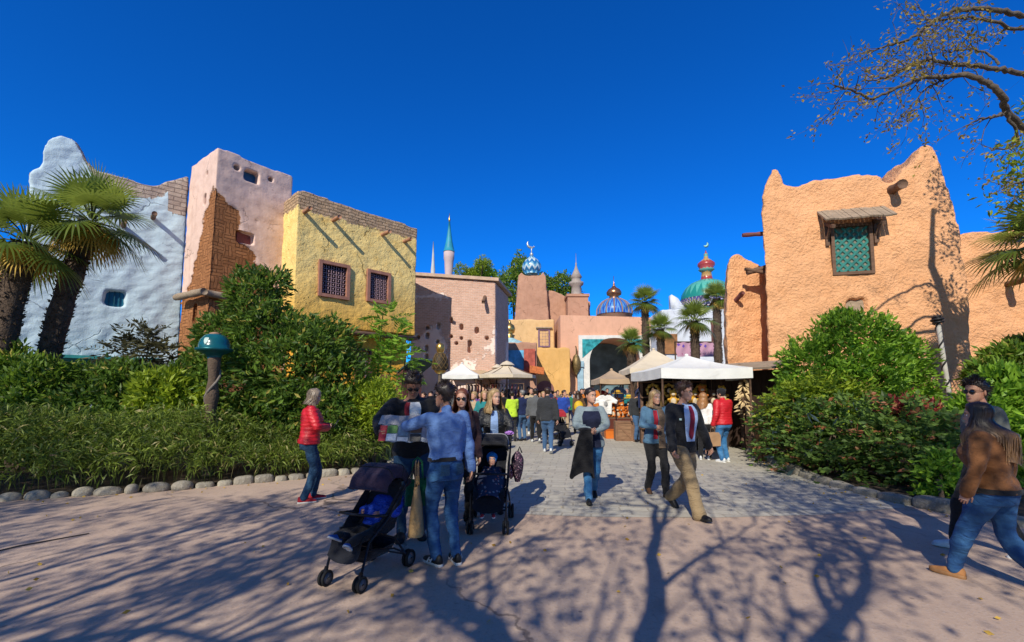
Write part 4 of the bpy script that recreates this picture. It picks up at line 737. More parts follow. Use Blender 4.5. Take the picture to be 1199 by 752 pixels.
# ------------------------------------------------------------------ palms
PALM_L = leafmat('palm_leaf', (.05, .085, .014), (.25, .31, .05), .4, .3); PALM_D = leafmat('dry_palm_leaf', (.30, .16, .02), (.60, .40, .08), .7, .3); M_PTR = mat('palm_fibre', (.10, .07, .05), .98, .45, 9, .9, 30, .05)
def fan(m, hub, d, n, Lf, r, ns=30, droop=.35, att=.5, wid=.5, arc=2.35):
    d = np.array(d) / np.linalg.norm(d); s = np.cross(d, n); s = s / np.linalg.norm(s); n = np.cross(s, d)
    for j in range(ns):
        th = -arc + 2 * arc * j / (ns - 1); x = d * math.cos(th) + s * math.sin(th); l = Lf * (.72 + .28 * math.cos(th * .6)) * r.uniform(.93, 1.05); w = wid * 2 * arc * l / ns * .75
        y = np.cross(n, x); k = np.array([0, .35, .7, 1.0]); ww = np.array([.12, 1.0, .75, .06]) * w * .55
        c = np.array(hub) + np.outer(k * l, x) + np.outer((k * l) * .12, n); c[:, 2] -= droop * l * k ** 2.6
        m.grid(np.stack([c - np.outer(ww, y), c + np.outer(ww, y)], 1), att=float(np.clip(att + r.normal() * .15, 0, 1)))
def palm(label, base, top, tr, Lf, nl, seed, dry=6, group=None, ns=30, elev=(-.55, 1.5)):
    r = np.random.default_rng(seed); base = Vector(base); h = Vector(top) - base; t = thing('fan_palm', label, 'palm tree', base, 0, group)
    q = MB(); k = np.linspace(0, 1, 14); bow = np.array([h.y, -h.x, 0]) * 0; pts = np.outer(k, np.array(h)) + np.outer(np.sin(k * PI) * .04 * h.length, (-1 if h.x > 0 else 1, 0, 0)) * (abs(h.x) > .2)
    rad = tr * (1 + .12 * np.sin(k * 37 + seed)) * (1.08 - .12 * k); q.tube(pts, rad, 14)
    n = int(900 * min(1, 60 * tr * tr * 4)) if ns > 20 else 160; kk = r.random(n); c = np.stack([np.interp(kk, k, pts[:, i]) for i in range(3)], 1); a = r.uniform(0, 6.28, n); o = np.stack([np.cos(a), np.sin(a), 0 * a], 1)
    leaves(q, c + o * (tr * .93), o + np.array([0, 0, .9]) + r.normal(size=(n, 3)) * .35, tr * .42, tr * .22, r=r); q.build('trunk', M_PTR, t)
    m = MB(); st = MB(); H = np.array(h)
    for i in range(nl):
        az = i * 2.4 + r.uniform(-.3, .3); el = elev[0] + (elev[1] - elev[0]) * ((i + .5) / nl) ** .85; d = np.array([math.cos(az) * math.cos(el), math.sin(az) * math.cos(el), math.sin(el)]); pl = Lf * r.uniform(.75, 1.05)
        hub = H + d * pl + np.array([0, 0, -.12 * pl * math.cos(el)]); st.tube([H + d * tr * .5, H + d * pl * .5 + np.array([0, 0, .02]), hub], [.022, .015, .011], 5)
        dd = d + np.array([0, 0, -.35 * math.cos(el)]); n = np.array([-math.cos(az) * math.sin(el), -math.sin(az) * math.sin(el), math.cos(el)]) + r.normal(size=3) * .2
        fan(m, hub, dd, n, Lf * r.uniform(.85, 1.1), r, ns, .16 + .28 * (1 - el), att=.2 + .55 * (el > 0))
    m.build('crown', PALM_L, t, False, 'shade'); st.build('petioles', leafmat('petiole', (.07, .10, .02), (.16, .18, .05)), t, True, 'shade')
    if dry:
        m = MB()
        for i in range(dry):
            az = i * 2.4 + r.uniform(-.4, .4); d = np.array([math.cos(az) * .75, math.sin(az) * .75, -.62]); hub = H + d * Lf * .55; fan(m, hub, d + np.array([0, 0, -.7]), np.array([math.cos(az), math.sin(az), .6]), Lf * .75, r, ns, .5, att=r.random())
            m.tube([H + d * tr * .6, hub], [.02, .01], 5, att=.3)
        m.build('dry_leaves', PALM_D, t, False, 'shade')
    return t
palm('leaning fan palm at the left edge with yellowed lower fronds', (P(-2, 460, 9.6).x, 9.6, 0), P(32, 284, 9.6), .215, .72, 20, 3, 8)
palm('leaning fan palm with dense crown in front of the blue house', (P(44, 460, 10.3).x, 10.3, 0), P(107, 260, 10.3), .205, .78, 22, 5, 10)
palm('tall fan palm half out of frame beside the adobe wing', (P(1235, 460, 9.8).x, 9.8, 0), P(1226, 288, 9.8), .2, .82, 22, 8, 3)
PG = 'fan palms along the market street'
for px, pb, pt, D, tr, Lf, sd_, lab in ((758, 460, 354, 25, .2, .62, 11, 'tallest slim market palm standing before the gate arch edge'), (816, 460, 376, 21.5, .2, .66, 12, 'market palm with broad crown in front of the hanging carpets'), (842, 460, 350, 26, .22, .62, 13, 'market palm with thick trunk next to the adobe stub wall'), (742, 460, 402, 23, .2, .52, 14, 'low bushy market palm leaning over the tan canopy'), (776, 460, 386, 24, .2, .55, 15, 'short market palm between the tallest one and the carpets')):
    palm(lab, (P(px, 460, D).x, D, 0), P(px - 3, pt, D), tr, Lf, 22, sd_, 3, PG, ns=22)
# ------------------------------------------------------------------ trees
def grow(m, p, d, L, r, lvl, tips, rs, up=.06, wig=.22, split=(2, 3), rr=.66, sides=7, side=1):
    n = max(3, int(L / .22) if L < 2 else 7); pts = [p]; dd = d; 
    for i in range(n):
        dd = nrm(dd + rs.normal(size=3) * wig * .6 + np.array([0, 0, up])); pts.append(pts[-1] + dd * L / n)
    rad = np.linspace(r, r * rr, n + 1); m.tube(pts, rad, max(4, sides), att=0.0)
    if lvl <= 0: tips.append((pts[-1], dd)); tips.append((pts[n // 2], dd)); return
    k = rs.integers(split[0], split[1] + 1)
    for i in range(k):
        ax = nrm(rs.normal(size=3)); e = nrm(dd * 1.0 + nrm(np.cross(dd, ax)) * rs.uniform(.45, .85)); grow(m, pts[-1], e, L * rs.uniform(.62, .88), r * rr * (.95 if i == 0 else .75), lvl - 1, tips, rs, up, wig, split, rr, sides - 1, side)
    for i in range(side):
        j = rs.integers(1, n); ax = nrm(rs.normal(size=3)); e = nrm(dd * .7 + nrm(np.cross(dd, ax)) * .9); grow(m, pts[j], e, L * rs.uniform(.45, .65), rad[j] * .45, max(0, lvl - 2), tips, rs, up, wig, split, rr, sides - 2, side)
def bare_tree(label, base, h0, r0, lvl, seed, nleaf, L0, lean=(0, 0), lm=G_YEL, leafL=.12, split=(2, 3), per=3):
    rs = np.random.default_rng(seed); t = thing('plane_tree', label, 'tree', base); m = MB(); tips = []
    grow(m, np.zeros(3), nrm(np.array([lean[0], lean[1], 1.0])), h0, r0, 0, [], rs, .05, .10, rr=.85, sides=12, side=0)
    top = m.v[-1][-12:].mean(0); k = 4
    for i in range(k):
        a = i / k * 6.28 + rs.uniform(-.4, .4); grow(m, top, nrm(np.array([math.cos(a) * .75, math.sin(a) * .75, .75])), L0, r0 * .52, lvl, tips, rs, .07, .24, split)
    m.build('trunk', M_BARKG, t)
    q = MB(); p = np.array([x for x, _ in tips]); d = np.array([x for _, x in tips]); sel = rs.choice(len(p), min(nleaf, len(p)), replace=False)
    clumps(q, p[sel], d[sel], per, leafL, leafL * .5, r=rs, jitter=.15); q.build('crown', lm, t, False, 'shade'); return t, len(tips)
SHT = []
for a in (('old plane tree behind the photographer that throws the forked shadow', (-1.6, -2.3, 0), 3.9, .21, 5, 61, 1500, 1.75, (.02, 0)),
          ('plane tree further left behind the photographer shading the left plaza', (-6.6, -3.2, 0), 3.4, .19, 5, 62, 1500, 1.75, (.05, .05)),
          ('plane tree right behind the photographer shading the right plaza', (4.6, -4.6, 0), 3.6, .19, 5, 63, 3200, 1.85, (-.04, .08)),
          ('plane tree at the far left behind the hedge end', (-12.5, -1.5, 0), 3.4, .16, 5, 64, 2000, 1.75, (.1, .02)), ('slim plane tree well behind the photographer off to the left', (-9.2, -5.2, 0), 4.0, .13, 5, 65, 2600, 1.9, (.03, .03)), ('slim plane tree behind the photographer shading the street paving', (1.9, -4.9, 0), 4.6, .13, 5, 66, 2600, 1.9, (.03, .06))):
    bare_tree(*a)
# overhanging tree at the right edge
def overhang():
    rs = np.random.default_rng(70); bx = P(1330, 460, 8.0); t = thing('overhanging_tree', 'leaning tree at the right edge whose thin budding branches hang into the sky', 'tree', (bx.x, bx.y, 0))
    m = MB(); B = np.array([bx.x, bx.y, 0]); tips = []
    def pp(x, y, D=6.3): return np.array(P(940 + x / 3.135, y / 3.135, D)) - B
    hub = np.array(P(1300, 60, 7.6)) - B; low_ = np.array(P(1275, 205, 7.8)) - B
    m.tube([(0, 0, 0), (0, .1, 2.5), (-.15, .05, 4.5), tuple(low_), tuple((low_ + hub) / 2 + np.array([.1, 0, 0])), tuple(hub), tuple(hub + np.array([-.3, .2, 1.6])), tuple(hub + np.array([-.1, .3, 3.2]))], [.26, .21, .19, .17, .15, .13, .09, .05], 12)
    for pts, r0, dd in (([(1130, 190), (960, 80), (812, 60), (740, 40), (650, 30), (560, 38), (500, 65), (440, 110), (380, 150), (300, 172), (230, 190)], .09, 0), ([(1130, 190), (980, 120), (860, 95), (780, 110), (700, 80), (620, 62), (540, 70), (470, 80), (420, 30)], .07, .4), ([(1020, 640), (920, 330), (812, 272), (740, 258), (640, 240), (560, 240), (470, 222), (430, 228), (360, 255), (300, 290), (215, 300)], .085, -.3), ([(1010, 645), (860, 520), (745, 410), (735, 360), (690, 310), (600, 270), (520, 285), (450, 280), (400, 300), (330, 330), (250, 368), (180, 330), (110, 315)], .10, -.6), ([(600, 270), (520, 290), (450, 325), (400, 385), (345, 455)], .03, -.5), ([(470, 222), (445, 190), (445, 110)], .03, -.3), ([(735, 420), (700, 430), (640, 440), (590, 470)], .04, -.7), ([(1010, 645), (870, 660), (800, 670), (740, 685)], .07, -1.0), ([(1130, 190), (1000, -60), (860, -160), (700, -180), (560, -130)], .09, .5), ([(745, 410), (800, 520), (760, 545), (690, 550)], .04, -.6), ([(720, 235), (690, 200), (620, 180), (540, 190), (480, 175)], .03, -.2)):
        r0 = r0 * .46
        w = [pp(x, y, 6.3 + dd * .6 + 1.3 * min(1, max(0, (x - 700) / 420)) + .15 * math.sin(i * 1.7 + x)) for i, (x, y) in enumerate(pts)]; k = np.linspace(0, 1, len(w)); f = np.linspace(0, 1, len(w) * 6); w = np.array(w)
        W_ = np.stack([np.interp(f, k, w[:, i]) for i in range(3)], 1); W_[1:-1] = (W_[:-2] + W_[1:-1] * 2 + W_[2:]) / 4; W_ += rs.normal(size=W_.shape) * .008
        rad = r0 * (1 - f * .88) + .004; m.tube(W_, rad, 7)
        for j in range(5, len(W_), 1):
            if rs.random() < .45 and f[j] > .3:
                d = nrm(W_[j] - W_[j - 1]); e = nrm(d * .8 + rs.normal(size=3) * .6); grow(m, W_[j], e, rs.uniform(.22, .5), min(.008, rad[j] * .6), 1 if f[j] > .25 else 0, tips, rs, -.02, .35, (2, 2), .5, 4, 1)
        tips.append((W_[-1], nrm(W_[-1] - W_[-2])))
    m.build('trunk', mat('dusky_bark', (.11, .09, .07), .95, .35, 5, .7, 22, .03), t); q = MB(); p = np.array([x for x, _ in tips]); d = np.array([x for _, x in tips]); p = p; hx = p[:, 0] + B[0]
    green = (p[:, 2] < 5.6) & (hx > 6.7); clumps(q, p[green], d[green], 9, .10, .04, r=rs, jitter=.08, up=0); s = ~green & (rs.random(len(p)) < .62)
    clumps(q, p[s], d[s], 6, .06, .028, r=rs, jitter=.05, up=-.1, mi=1)
    lob = [(np.array(P(x, y, 8.6)) - B, np.array([rr, rr, rr])) for x, y, rr in ((1250, -60, .7), (1262, 30, .6), (1245, 110, .55), (1268, 180, .5), (1290, -150, .8), (1300, 230, .5), (1318, 300, .42), (1324, 365, .4))]; p2, d2 = lobepts(lob, 420, rs, .3); clumps(q, p2, d2, 7, .12, .05, r=rs, jitter=.08); q.build('crown', [G_YEL, leafmat('bud_leaf', (.14, .11, .02), (.36, .27, .05))], t, False, 'shade')
overhang()
# background trees
for px, py, rd, D, lab, m_, sd_ in ((604, 338, 34, 64, 'big round green tree beside the zigzag domed tower', G_MID, 81), (552, 318, 17, 66, 'small yellow leaved tree showing over the rose brick wall', G_YEL, 82), (652, 340, 24, 70, 'green tree between the domed tower and the minaret', G_MID, 83), (575, 330, 20, 72, 'pale green tree top behind the rose brick wall', G_BRT, 84), (500, 336, 12, 68, 'small tree top beside the thin distant spire', G_YEL, 85)):
    r = np.random.default_rng(sd_); c = P(px, py, D); t = thing('far_tree', lab, 'tree', (c.x, c.y, 0)); s = rd / F * D; lob = [((r.normal() * s * .45, r.normal() * s * .4, c.z + r.normal() * s * .35), s * r.uniform(.4, .62)) for _ in range(9)]
    p, d = lobepts(lob, 1000, r, .45); q = MB(); clumps(q, p, d, 8, s * .11, s * .06, r=r, jitter=s * .05); q.build('crown', m_, t, False, 'shade'); q = MB()
    for i in range(5): e = np.array(lob[i][0]); q.tube([(r.normal() * .4, 0, 0), (e[0] * .4, 0, c.z * .55), tuple(e)], [.35, .25, .06], 7)
    q.build('trunk', M_BARK, t)
# fallen leaves on the plaza: nobody could count them
def litter():
    r = np.random.default_rng(91); n = 420; x = r.uniform(-9, 8, n); y = r.uniform(2.2, 9.5, n) ** 1.0; edge = r.random(n) < .55; at_, L_ = resample(KL, 1); atr, Lr = resample(KR, 1)
    for i in np.where(edge)[0]:
        q = at_(r.uniform(3, L_)) if r.random() < .55 else atr(r.uniform(0, Lr)); x[i], y[i] = q.x + r.normal() * .25 + (.28 if q.x < 0 else -.28), q.y + r.normal() * .25 - .15
    m = MB(); leaves(m, np.stack([x, y, np.full(n, .018)], 1), np.stack([r.normal(size=n), r.normal(size=n), np.zeros(n) + .02], 1), .05, .03, r=r, fold=.1); tag(m.build('fallen_leaves', PALM_D, None, False, 'shade'), 'scattered dry leaves lying on the plaza and along the kerbs', 'leaves', kind='stuff')
litter()
# ------------------------------------------------------------------ people
def skinmat(name, c):
    if name in MATS: return MATS[name]
    t = NT(name); co = t.coord(); n = t.noise(co, 9, 4); t.set(color=t.mix(t.ramp(n, .35, .7), c, (c[0] * .9, c[1] * .72, c[2] * .66)), rough=.5, spec=.4, sub=.08, normal=t.bump(t.noise(co, 120, 2), .15, .004))
    t.b.inputs['Subsurface Radius'].default_value = (.01, .004, .002); MATS[name] = t.m; return t.m
def cloth(name, c, rough=.9, fold=.5, fine=260, var=.12, sheen=.1, spec=.2, scale=9, worn=None):
    if name in MATS: return MATS[name]
    t = NT(name); co = t.coord(); m = t.n('ShaderNodeMapping'); m.inputs['Scale'].default_value = (1, 1, 2.0); t.l(co, m.inputs[0])
    f1 = t.noise(m.outputs[0], scale, 4, .55, .8); f2 = t.noise(co, fine, 2); f3 = t.noise(co, 2.2, 4)
    col = t.mix(t.ramp(f3, .3, .7), sc(c, 1 - var), sc(c, 1 + var)); col = t.mix(t.ramp(f2, .4, .7, 0, .25), col, sc(c, 1.5)); col = t.mix(t.ramp(f1, .58, .75, 0, .35), col, sc(c, .6))
    if worn: col = t.mix(t.ramp(t.noise(m.outputs[0], 4.5, 3), .45, .7, 0, .7), col, worn)
    t.set(color=col, rough=rough, spec=spec, sheen=sheen, normal=t.bump(t.math('ADD', f1, t.math('MULTIPLY', f2, .08)), min(1, fold * 1.5), .035)); MATS[name] = t.m; return t.m
def hairmat(name, c, tip=None):
    if name in MATS: return MATS[name]
    t = NT(name); co = t.coord(); m = t.n('ShaderNodeMapping'); m.inputs['Scale'].default_value = (1, 1, .12); t.l(co, m.inputs[0]); f = t.noise(m.outputs[0], 130, 3); g = t.noise(m.outputs[0], 26, 3)
    col = t.mix(t.ramp(f, .3, .7), sc(c, .5), sc(c, 1.35)); col = t.mix(t.ramp(g, .4, .7, 0, .5), col, sc(c, .55))
    if tip: s = t.n('ShaderNodeSeparateXYZ'); t.l(co, s.inputs[0]); col = t.mix(t.ramp(t.math('ADD', s.outputs[2], t.math('MULTIPLY', g, .14)), tip[1], tip[2], 1, 0), col, t.mix(t.ramp(f, .3, .7), sc(tip[0], .5), sc(tip[0], 1.3)))
    t.set(color=col, rough=.42, spec=.5, normal=t.bump(f, .5, .006)); MATS[name] = t.m; return t.m
M_LIP = mat('lip', (.38, .13, .11), .5, .1, 5, 0); M_EYE = mat('eye_white', (.7, .68, .65), .3, .05, 5, 0); M_IRIS = mat('iris_dark', (.02, .014, .01), .2, .1, 5, 0); M_BROW = mat('brow_dark', (.05, .03, .02), .9, .2, 50, 0)
M_LENS = mat('dark_lens', (.008, .008, .01), .08, .05, 5, 0, spec=.6); M_GLASSF = mat('glasses_frame', (.015, .012, .012), .3, .05, 5, 0)
HZ = [-.116, -.112, -.10, -.085, -.06, -.03, 0, .03, .06, .085, .105, .114]; HW = [.008, .026, .042, .053, .062, .068, .0725, .075, .0735, .064, .042, .012]
HF = [.066, .078, .088, .090, .088, .086, .082, .088, .083, .066, .036, .0]; HB = [.040, .02, -.005, -.03, -.055, -.075, -.092, -.1, -.1, -.087, -.055, -.018]
def headpt(a, z, o=0.0):
    w = np.interp(z, HZ, HW) + o; f = np.interp(z, HZ, HF) + o; b = np.interp(z, HZ, HB) - o; c, s = np.cos(a), np.sin(a)
    x = w * np.sign(c) * np.abs(c) ** .92; y = (f + b) / 2 + (f - b) / 2 * np.sign(s) * np.abs(s) ** .95; return np.stack([x, y, z + 0 * a], -1)
def head(m, male=True, detail=1):
    na, nz = (36, 30) if detail else (16, 12); a = np.linspace(0, 2 * PI, na, endpoint=False); th = np.linspace(-1, 1, nz); z = np.sin(th * PI / 2) * .1155
    p = np.array([headpt(a, np.full(na, q)) for q in z]); x, y, zz = p[..., 0], p[..., 1], p[..., 2]; fr = np.clip(y / .05, 0, 1)
    g = lambda cx, cz, sx, sz: np.exp(-((x - cx) / sx) ** 2 - ((zz - cz) / sz) ** 2) * fr
    k = .024 if male else .019
    dy = k * g(0, -.034, .0125, .013) + k * .55 * g(0, -.012, .010, .02) - .015 * (g(.031, .0, .018, .012) + g(-.031, 0, .018, .012)) + .006 * (g(.028, .020, .024, .007) + g(-.028, .02, .024, .007)) + .006 * g(0, -.066, .022, .009) - .004 * g(0, -.082, .02, .006) + .007 * g(0, -.1, .02, .012) + .003 * (g(.045, -.03, .02, .02) + g(-.045, -.03, .02, .02))
    p[..., 1] += dy; m.grid(p, 0, cv=True)
    for s in (1, -1):
        m.ball((s * .074, -.008, -.012), (.010, .018, .031), 0, 8, 6, rot=(0, 0, s * -.35))
        if detail:
            m.ball((s * .031, .070, .001), (.0125, .0095, .0075), 2, 8, 6); m.ball((s * .031, .0775, .001), (.0055, .003, .0055), 3, 8, 5)
            m.tube([(s * .014, .0855, .0195), (s * .03, .0865, .0235), (s * .046, .078, .019)], [.0036, .0046, .0026], 5, 4)
    m.ball((0, .0905, -.066), (.021, .006, .0048 if male else .0065), 1, 10, 6)
def hair(m, style='short', L=.25, thick=.016, seed=0, detail=1, push=0.0):
    r = np.random.default_rng(seed); na = 44 if detail else 18; a = np.linspace(0, 2 * PI, na, endpoint=False); s = np.sin(a)
    if style in ('short', 'tied', 'quiff'): hl = np.interp(s, [-1, -.5, -.15, .12, .35, .6, .85, 1], [-.078, -.06, -.02, .005, .03, .052, .066, .07])
    else: hl = np.interp(s, [-1, -.3, .15, .45, .7, .9, 1], [-.06, -.05, -.03, .0, .045, .068, .074])
    if style == 'hood': hl = hl - .01
    rows = 14 if detail else 7; k = np.linspace(0, 1, rows); g = []
    for i, q in enumerate(k):
        z = hl + (.1152 - hl) * np.sin(q * PI / 2); th = thick * min(1, .15 + q * 2.2) * (1 + .25 * np.maximum(0, s) * (style == 'quiff') * 2)
        p = headpt(a, z, 0); pc = p - np.array([0, -.008, .01]); p = p + nrm(pc) * (th * (1 + .22 * pn(p * 60, 1, seed)))[:, None]
        if style == 'quiff': p[:, 2] += np.maximum(0, s) * .02 * q; 
        g.append(p)
    g.insert(0, headpt(a, hl, -.004)); m.grid(np.array(g), 0, cv=True); top = g[-1].mean(0); m.ball(top + np.array([0, 0, -.003]), (.03, .035, .008), 0, 10, 4)
    if style in ('short', 'quiff') and detail:
        gg = np.array(g[1:]).reshape(-1, 3); sel = r.choice(len(gg), 620); bp = gg[sel]; nn_ = nrm(bp - np.array([0, -.008, .01])); dd_ = nn_ * .55 + np.array([0, -.45, -.25]) + (np.array([0, .9, .8]) * np.clip(bp[:, 1:2] / .06, 0, 1) if style == 'quiff' else np.array([0, .35, .1]) * np.clip(bp[:, 1:2] / .06, 0, 1)) + r.normal(size=(620, 3)) * .4; leaves(m, bp - nn_ * .004, dd_, .034 if style == 'short' else .045, .008, r=r)
    if style == 'tied': m.ball((0, -.112, .03), (.034, .03, .034), 0, 10, 8)
    if style == 'pony': m.tube([(0, -.10, .05), (0, -.14, .04), (0, -.15, -.05), (0, -.13, -.05 - L)], [.018, .026, .028, .006], 8)
    if style in ('long', 'bob'):
        ang = np.linspace(PI * .90, PI * 2.10, 34 if detail else 14); n = 16 if detail else 7
        def strand(av, l, off, wv):
            q = np.linspace(0, 1, n); z0 = .07; z = z0 - q * l; o = np.array([headpt(np.array(av), np.array(max(zz, -.035))) for zz in z]); o[:, 2] = z; rad = off + .012 + .035 * np.clip((-.02 - z) / .15, 0, 1) * (style == 'long') + .012 * np.sin(np.clip(q, 0, 1) * PI)
            ctr = o.copy(); ctr[:, 2] = 0; dr = nrm(ctr - np.array([0, -.01, 0])); o = o + dr * rad[:, None]; low = np.clip((-.09 - z) / .1, 0, 1); back = np.sin(av) < .0
            o[:, 1] += (low * (-.035 - push if back else .055)); o[:, 0] *= 1 + low * .12; o[:, 0] += .010 * np.sin(q * 9 + wv) * q; o[:, 1] += .010 * np.cos(q * 8 + wv * 1.3) * q; return o
        lens = lambda av: L * (1 - .12 * abs(math.cos(av)))
        m.grid(np.array([strand(av, lens(av), 0, 0) for av in ang]), 0)
        for i in range(230 if detail else 26):
            av = r.uniform(PI * .88, PI * 2.12); p = strand(av, lens(av) * r.uniform(.82, 1.08), r.uniform(.0, .014), r.uniform(0, 6)); t = np.gradient(p, axis=0); ctr = p * np.array([1, 1, 0]); sd_ = nrm(np.cross(t, ctr + 1e-6)); w = (.0075 if detail else .02) * np.linspace(1, .25, len(p))[:, None]; m.grid(np.stack([p - sd_ * w, p + sd_ * w], 1))
def ik(a, b, l1, l2, pole):
    a = np.array(a, float); b = np.array(b, float); d = b - a; L = np.linalg.norm(d); mx = (l1 + l2) * .995
    if L > mx: b = a + d / L * mx; d = b - a; L = mx
    x = (l1 * l1 - l2 * l2 + L * L) / (2 * L); h = math.sqrt(max(0, l1 * l1 - x * x)); u = d / L; p = np.array(pole, float); p = p - u * (p @ u); p = p / (np.linalg.norm(p) + 1e-9); return a + u * x + p * h, b
def limb(m, pts, rad, sides=12, sub=5, mi=0, sq=None):
    """smooth tapered limb through joints"""
    pts = np.array(pts, float); k = np.arange(len(pts)); f = np.linspace(0, len(pts) - 1, (len(pts) - 1) * sub + 1); c = np.stack([np.interp(f, k, pts[:, i]) for i in range(3)], 1)
    c2 = c.copy(); c2[1:-1] = (c[:-2] + 2 * c[1:-1] + c[2:]) / 4; rr = np.interp(f, np.linspace(0, len(pts) - 1, len(rad)), rad); m.tube(c2, rr, sides, mi, round_caps=True)
def hand(m, w, f, n, s=1.0, curl=.5, side=1, detail=1, thumb=.6):
    """w wrist, f along forearm, n palm normal; side=+1 right hand"""
    f = nrm(f); n = np.array(n, float); n = nrm(n - f * (n @ f)); e = np.cross(n, f) * side   # towards thumb
    w = np.array(w, float); q = np.linspace(0, 1, 6); hw = np.array([.026, .033, .039, .041, .040, .036]) * s; th = np.array([.020, .019, .017, .015, .013, .010]) * s; c = w + np.outer(q * .092 * s, f); a = np.linspace(0, 2 * PI, 10, endpoint=False)
    g = np.array([c[i] + np.outer(np.cos(a) * hw[i], e) + np.outer(np.sin(a) * th[i], n) for i in range(6)]); b = m.n; m.grid(g, 0, cv=True); m.f.append((np.array([list(range(10))[::-1]]) + b, 0)); m.f.append((np.array([list(range(10))]) + b + 50, 0))
    rot = lambda v, ang: v * math.cos(ang) + n * math.sin(ang)
    for i, (o, l) in enumerate(((.029, .068), (.010, .078), (-.010, .073), (-.028, .056))):
        p = w + f * (.086 - .006 * abs(i - 1)) * s + e * o * s; ps = [p - f * .02 * s]; ang = .1
        ps.append(p)
        for j, fr in enumerate((.45, .32, .26)): ang += curl * (.75, .9, .6)[j]; d = f * math.cos(ang) + n * math.sin(ang) + e * o * 1.2; p = p + nrm(d) * l * fr * s; ps.append(p)
        m.tube(ps, np.array([.0095, .0095, .0088, .0078, .006]) * s, 6 if detail else 4, round_caps=bool(detail))
    p = w + f * .022 * s + e * .028 * s; d = nrm(f * .75 + e * .75 + n * .3); ps = [p - e * .012 * s, p, p + d * .038 * s]; d2 = nrm(f * .95 + e * .15 + n * thumb); ps += [ps[-1] + d2 * .03 * s, ps[-1] + d2 * .054 * s]; m.tube(ps, np.array([.012, .0125, .0105, .009, .0065]) * s, 6 if detail else 4, round_caps=bool(detail))
TM = [(.80, .165, .115, 0), (.90, .172, .12, -.005), (1.0, .160, .112, 0), (1.08, .155, .108, 0), (1.18, .168, .115, .0), (1.28, .185, .125, 0), (1.36, .188, .118, -.005), (1.42, .165, .098, -.01), (1.46, .105, .075, -.012), (1.50, .062, .058, -.005)]
TF = [(.80, .175, .118, 0), (.90, .178, .125, -.008), (1.0, .150, .105, 0), (1.08, .132, .095, 0), (1.18, .142, .108, .006), (1.27, .155, .125, .02), (1.35, .155, .108, .004), (1.41, .140, .09, -.006), (1.45, .09, .068, -.01), (1.49, .052, .05, -.004)]
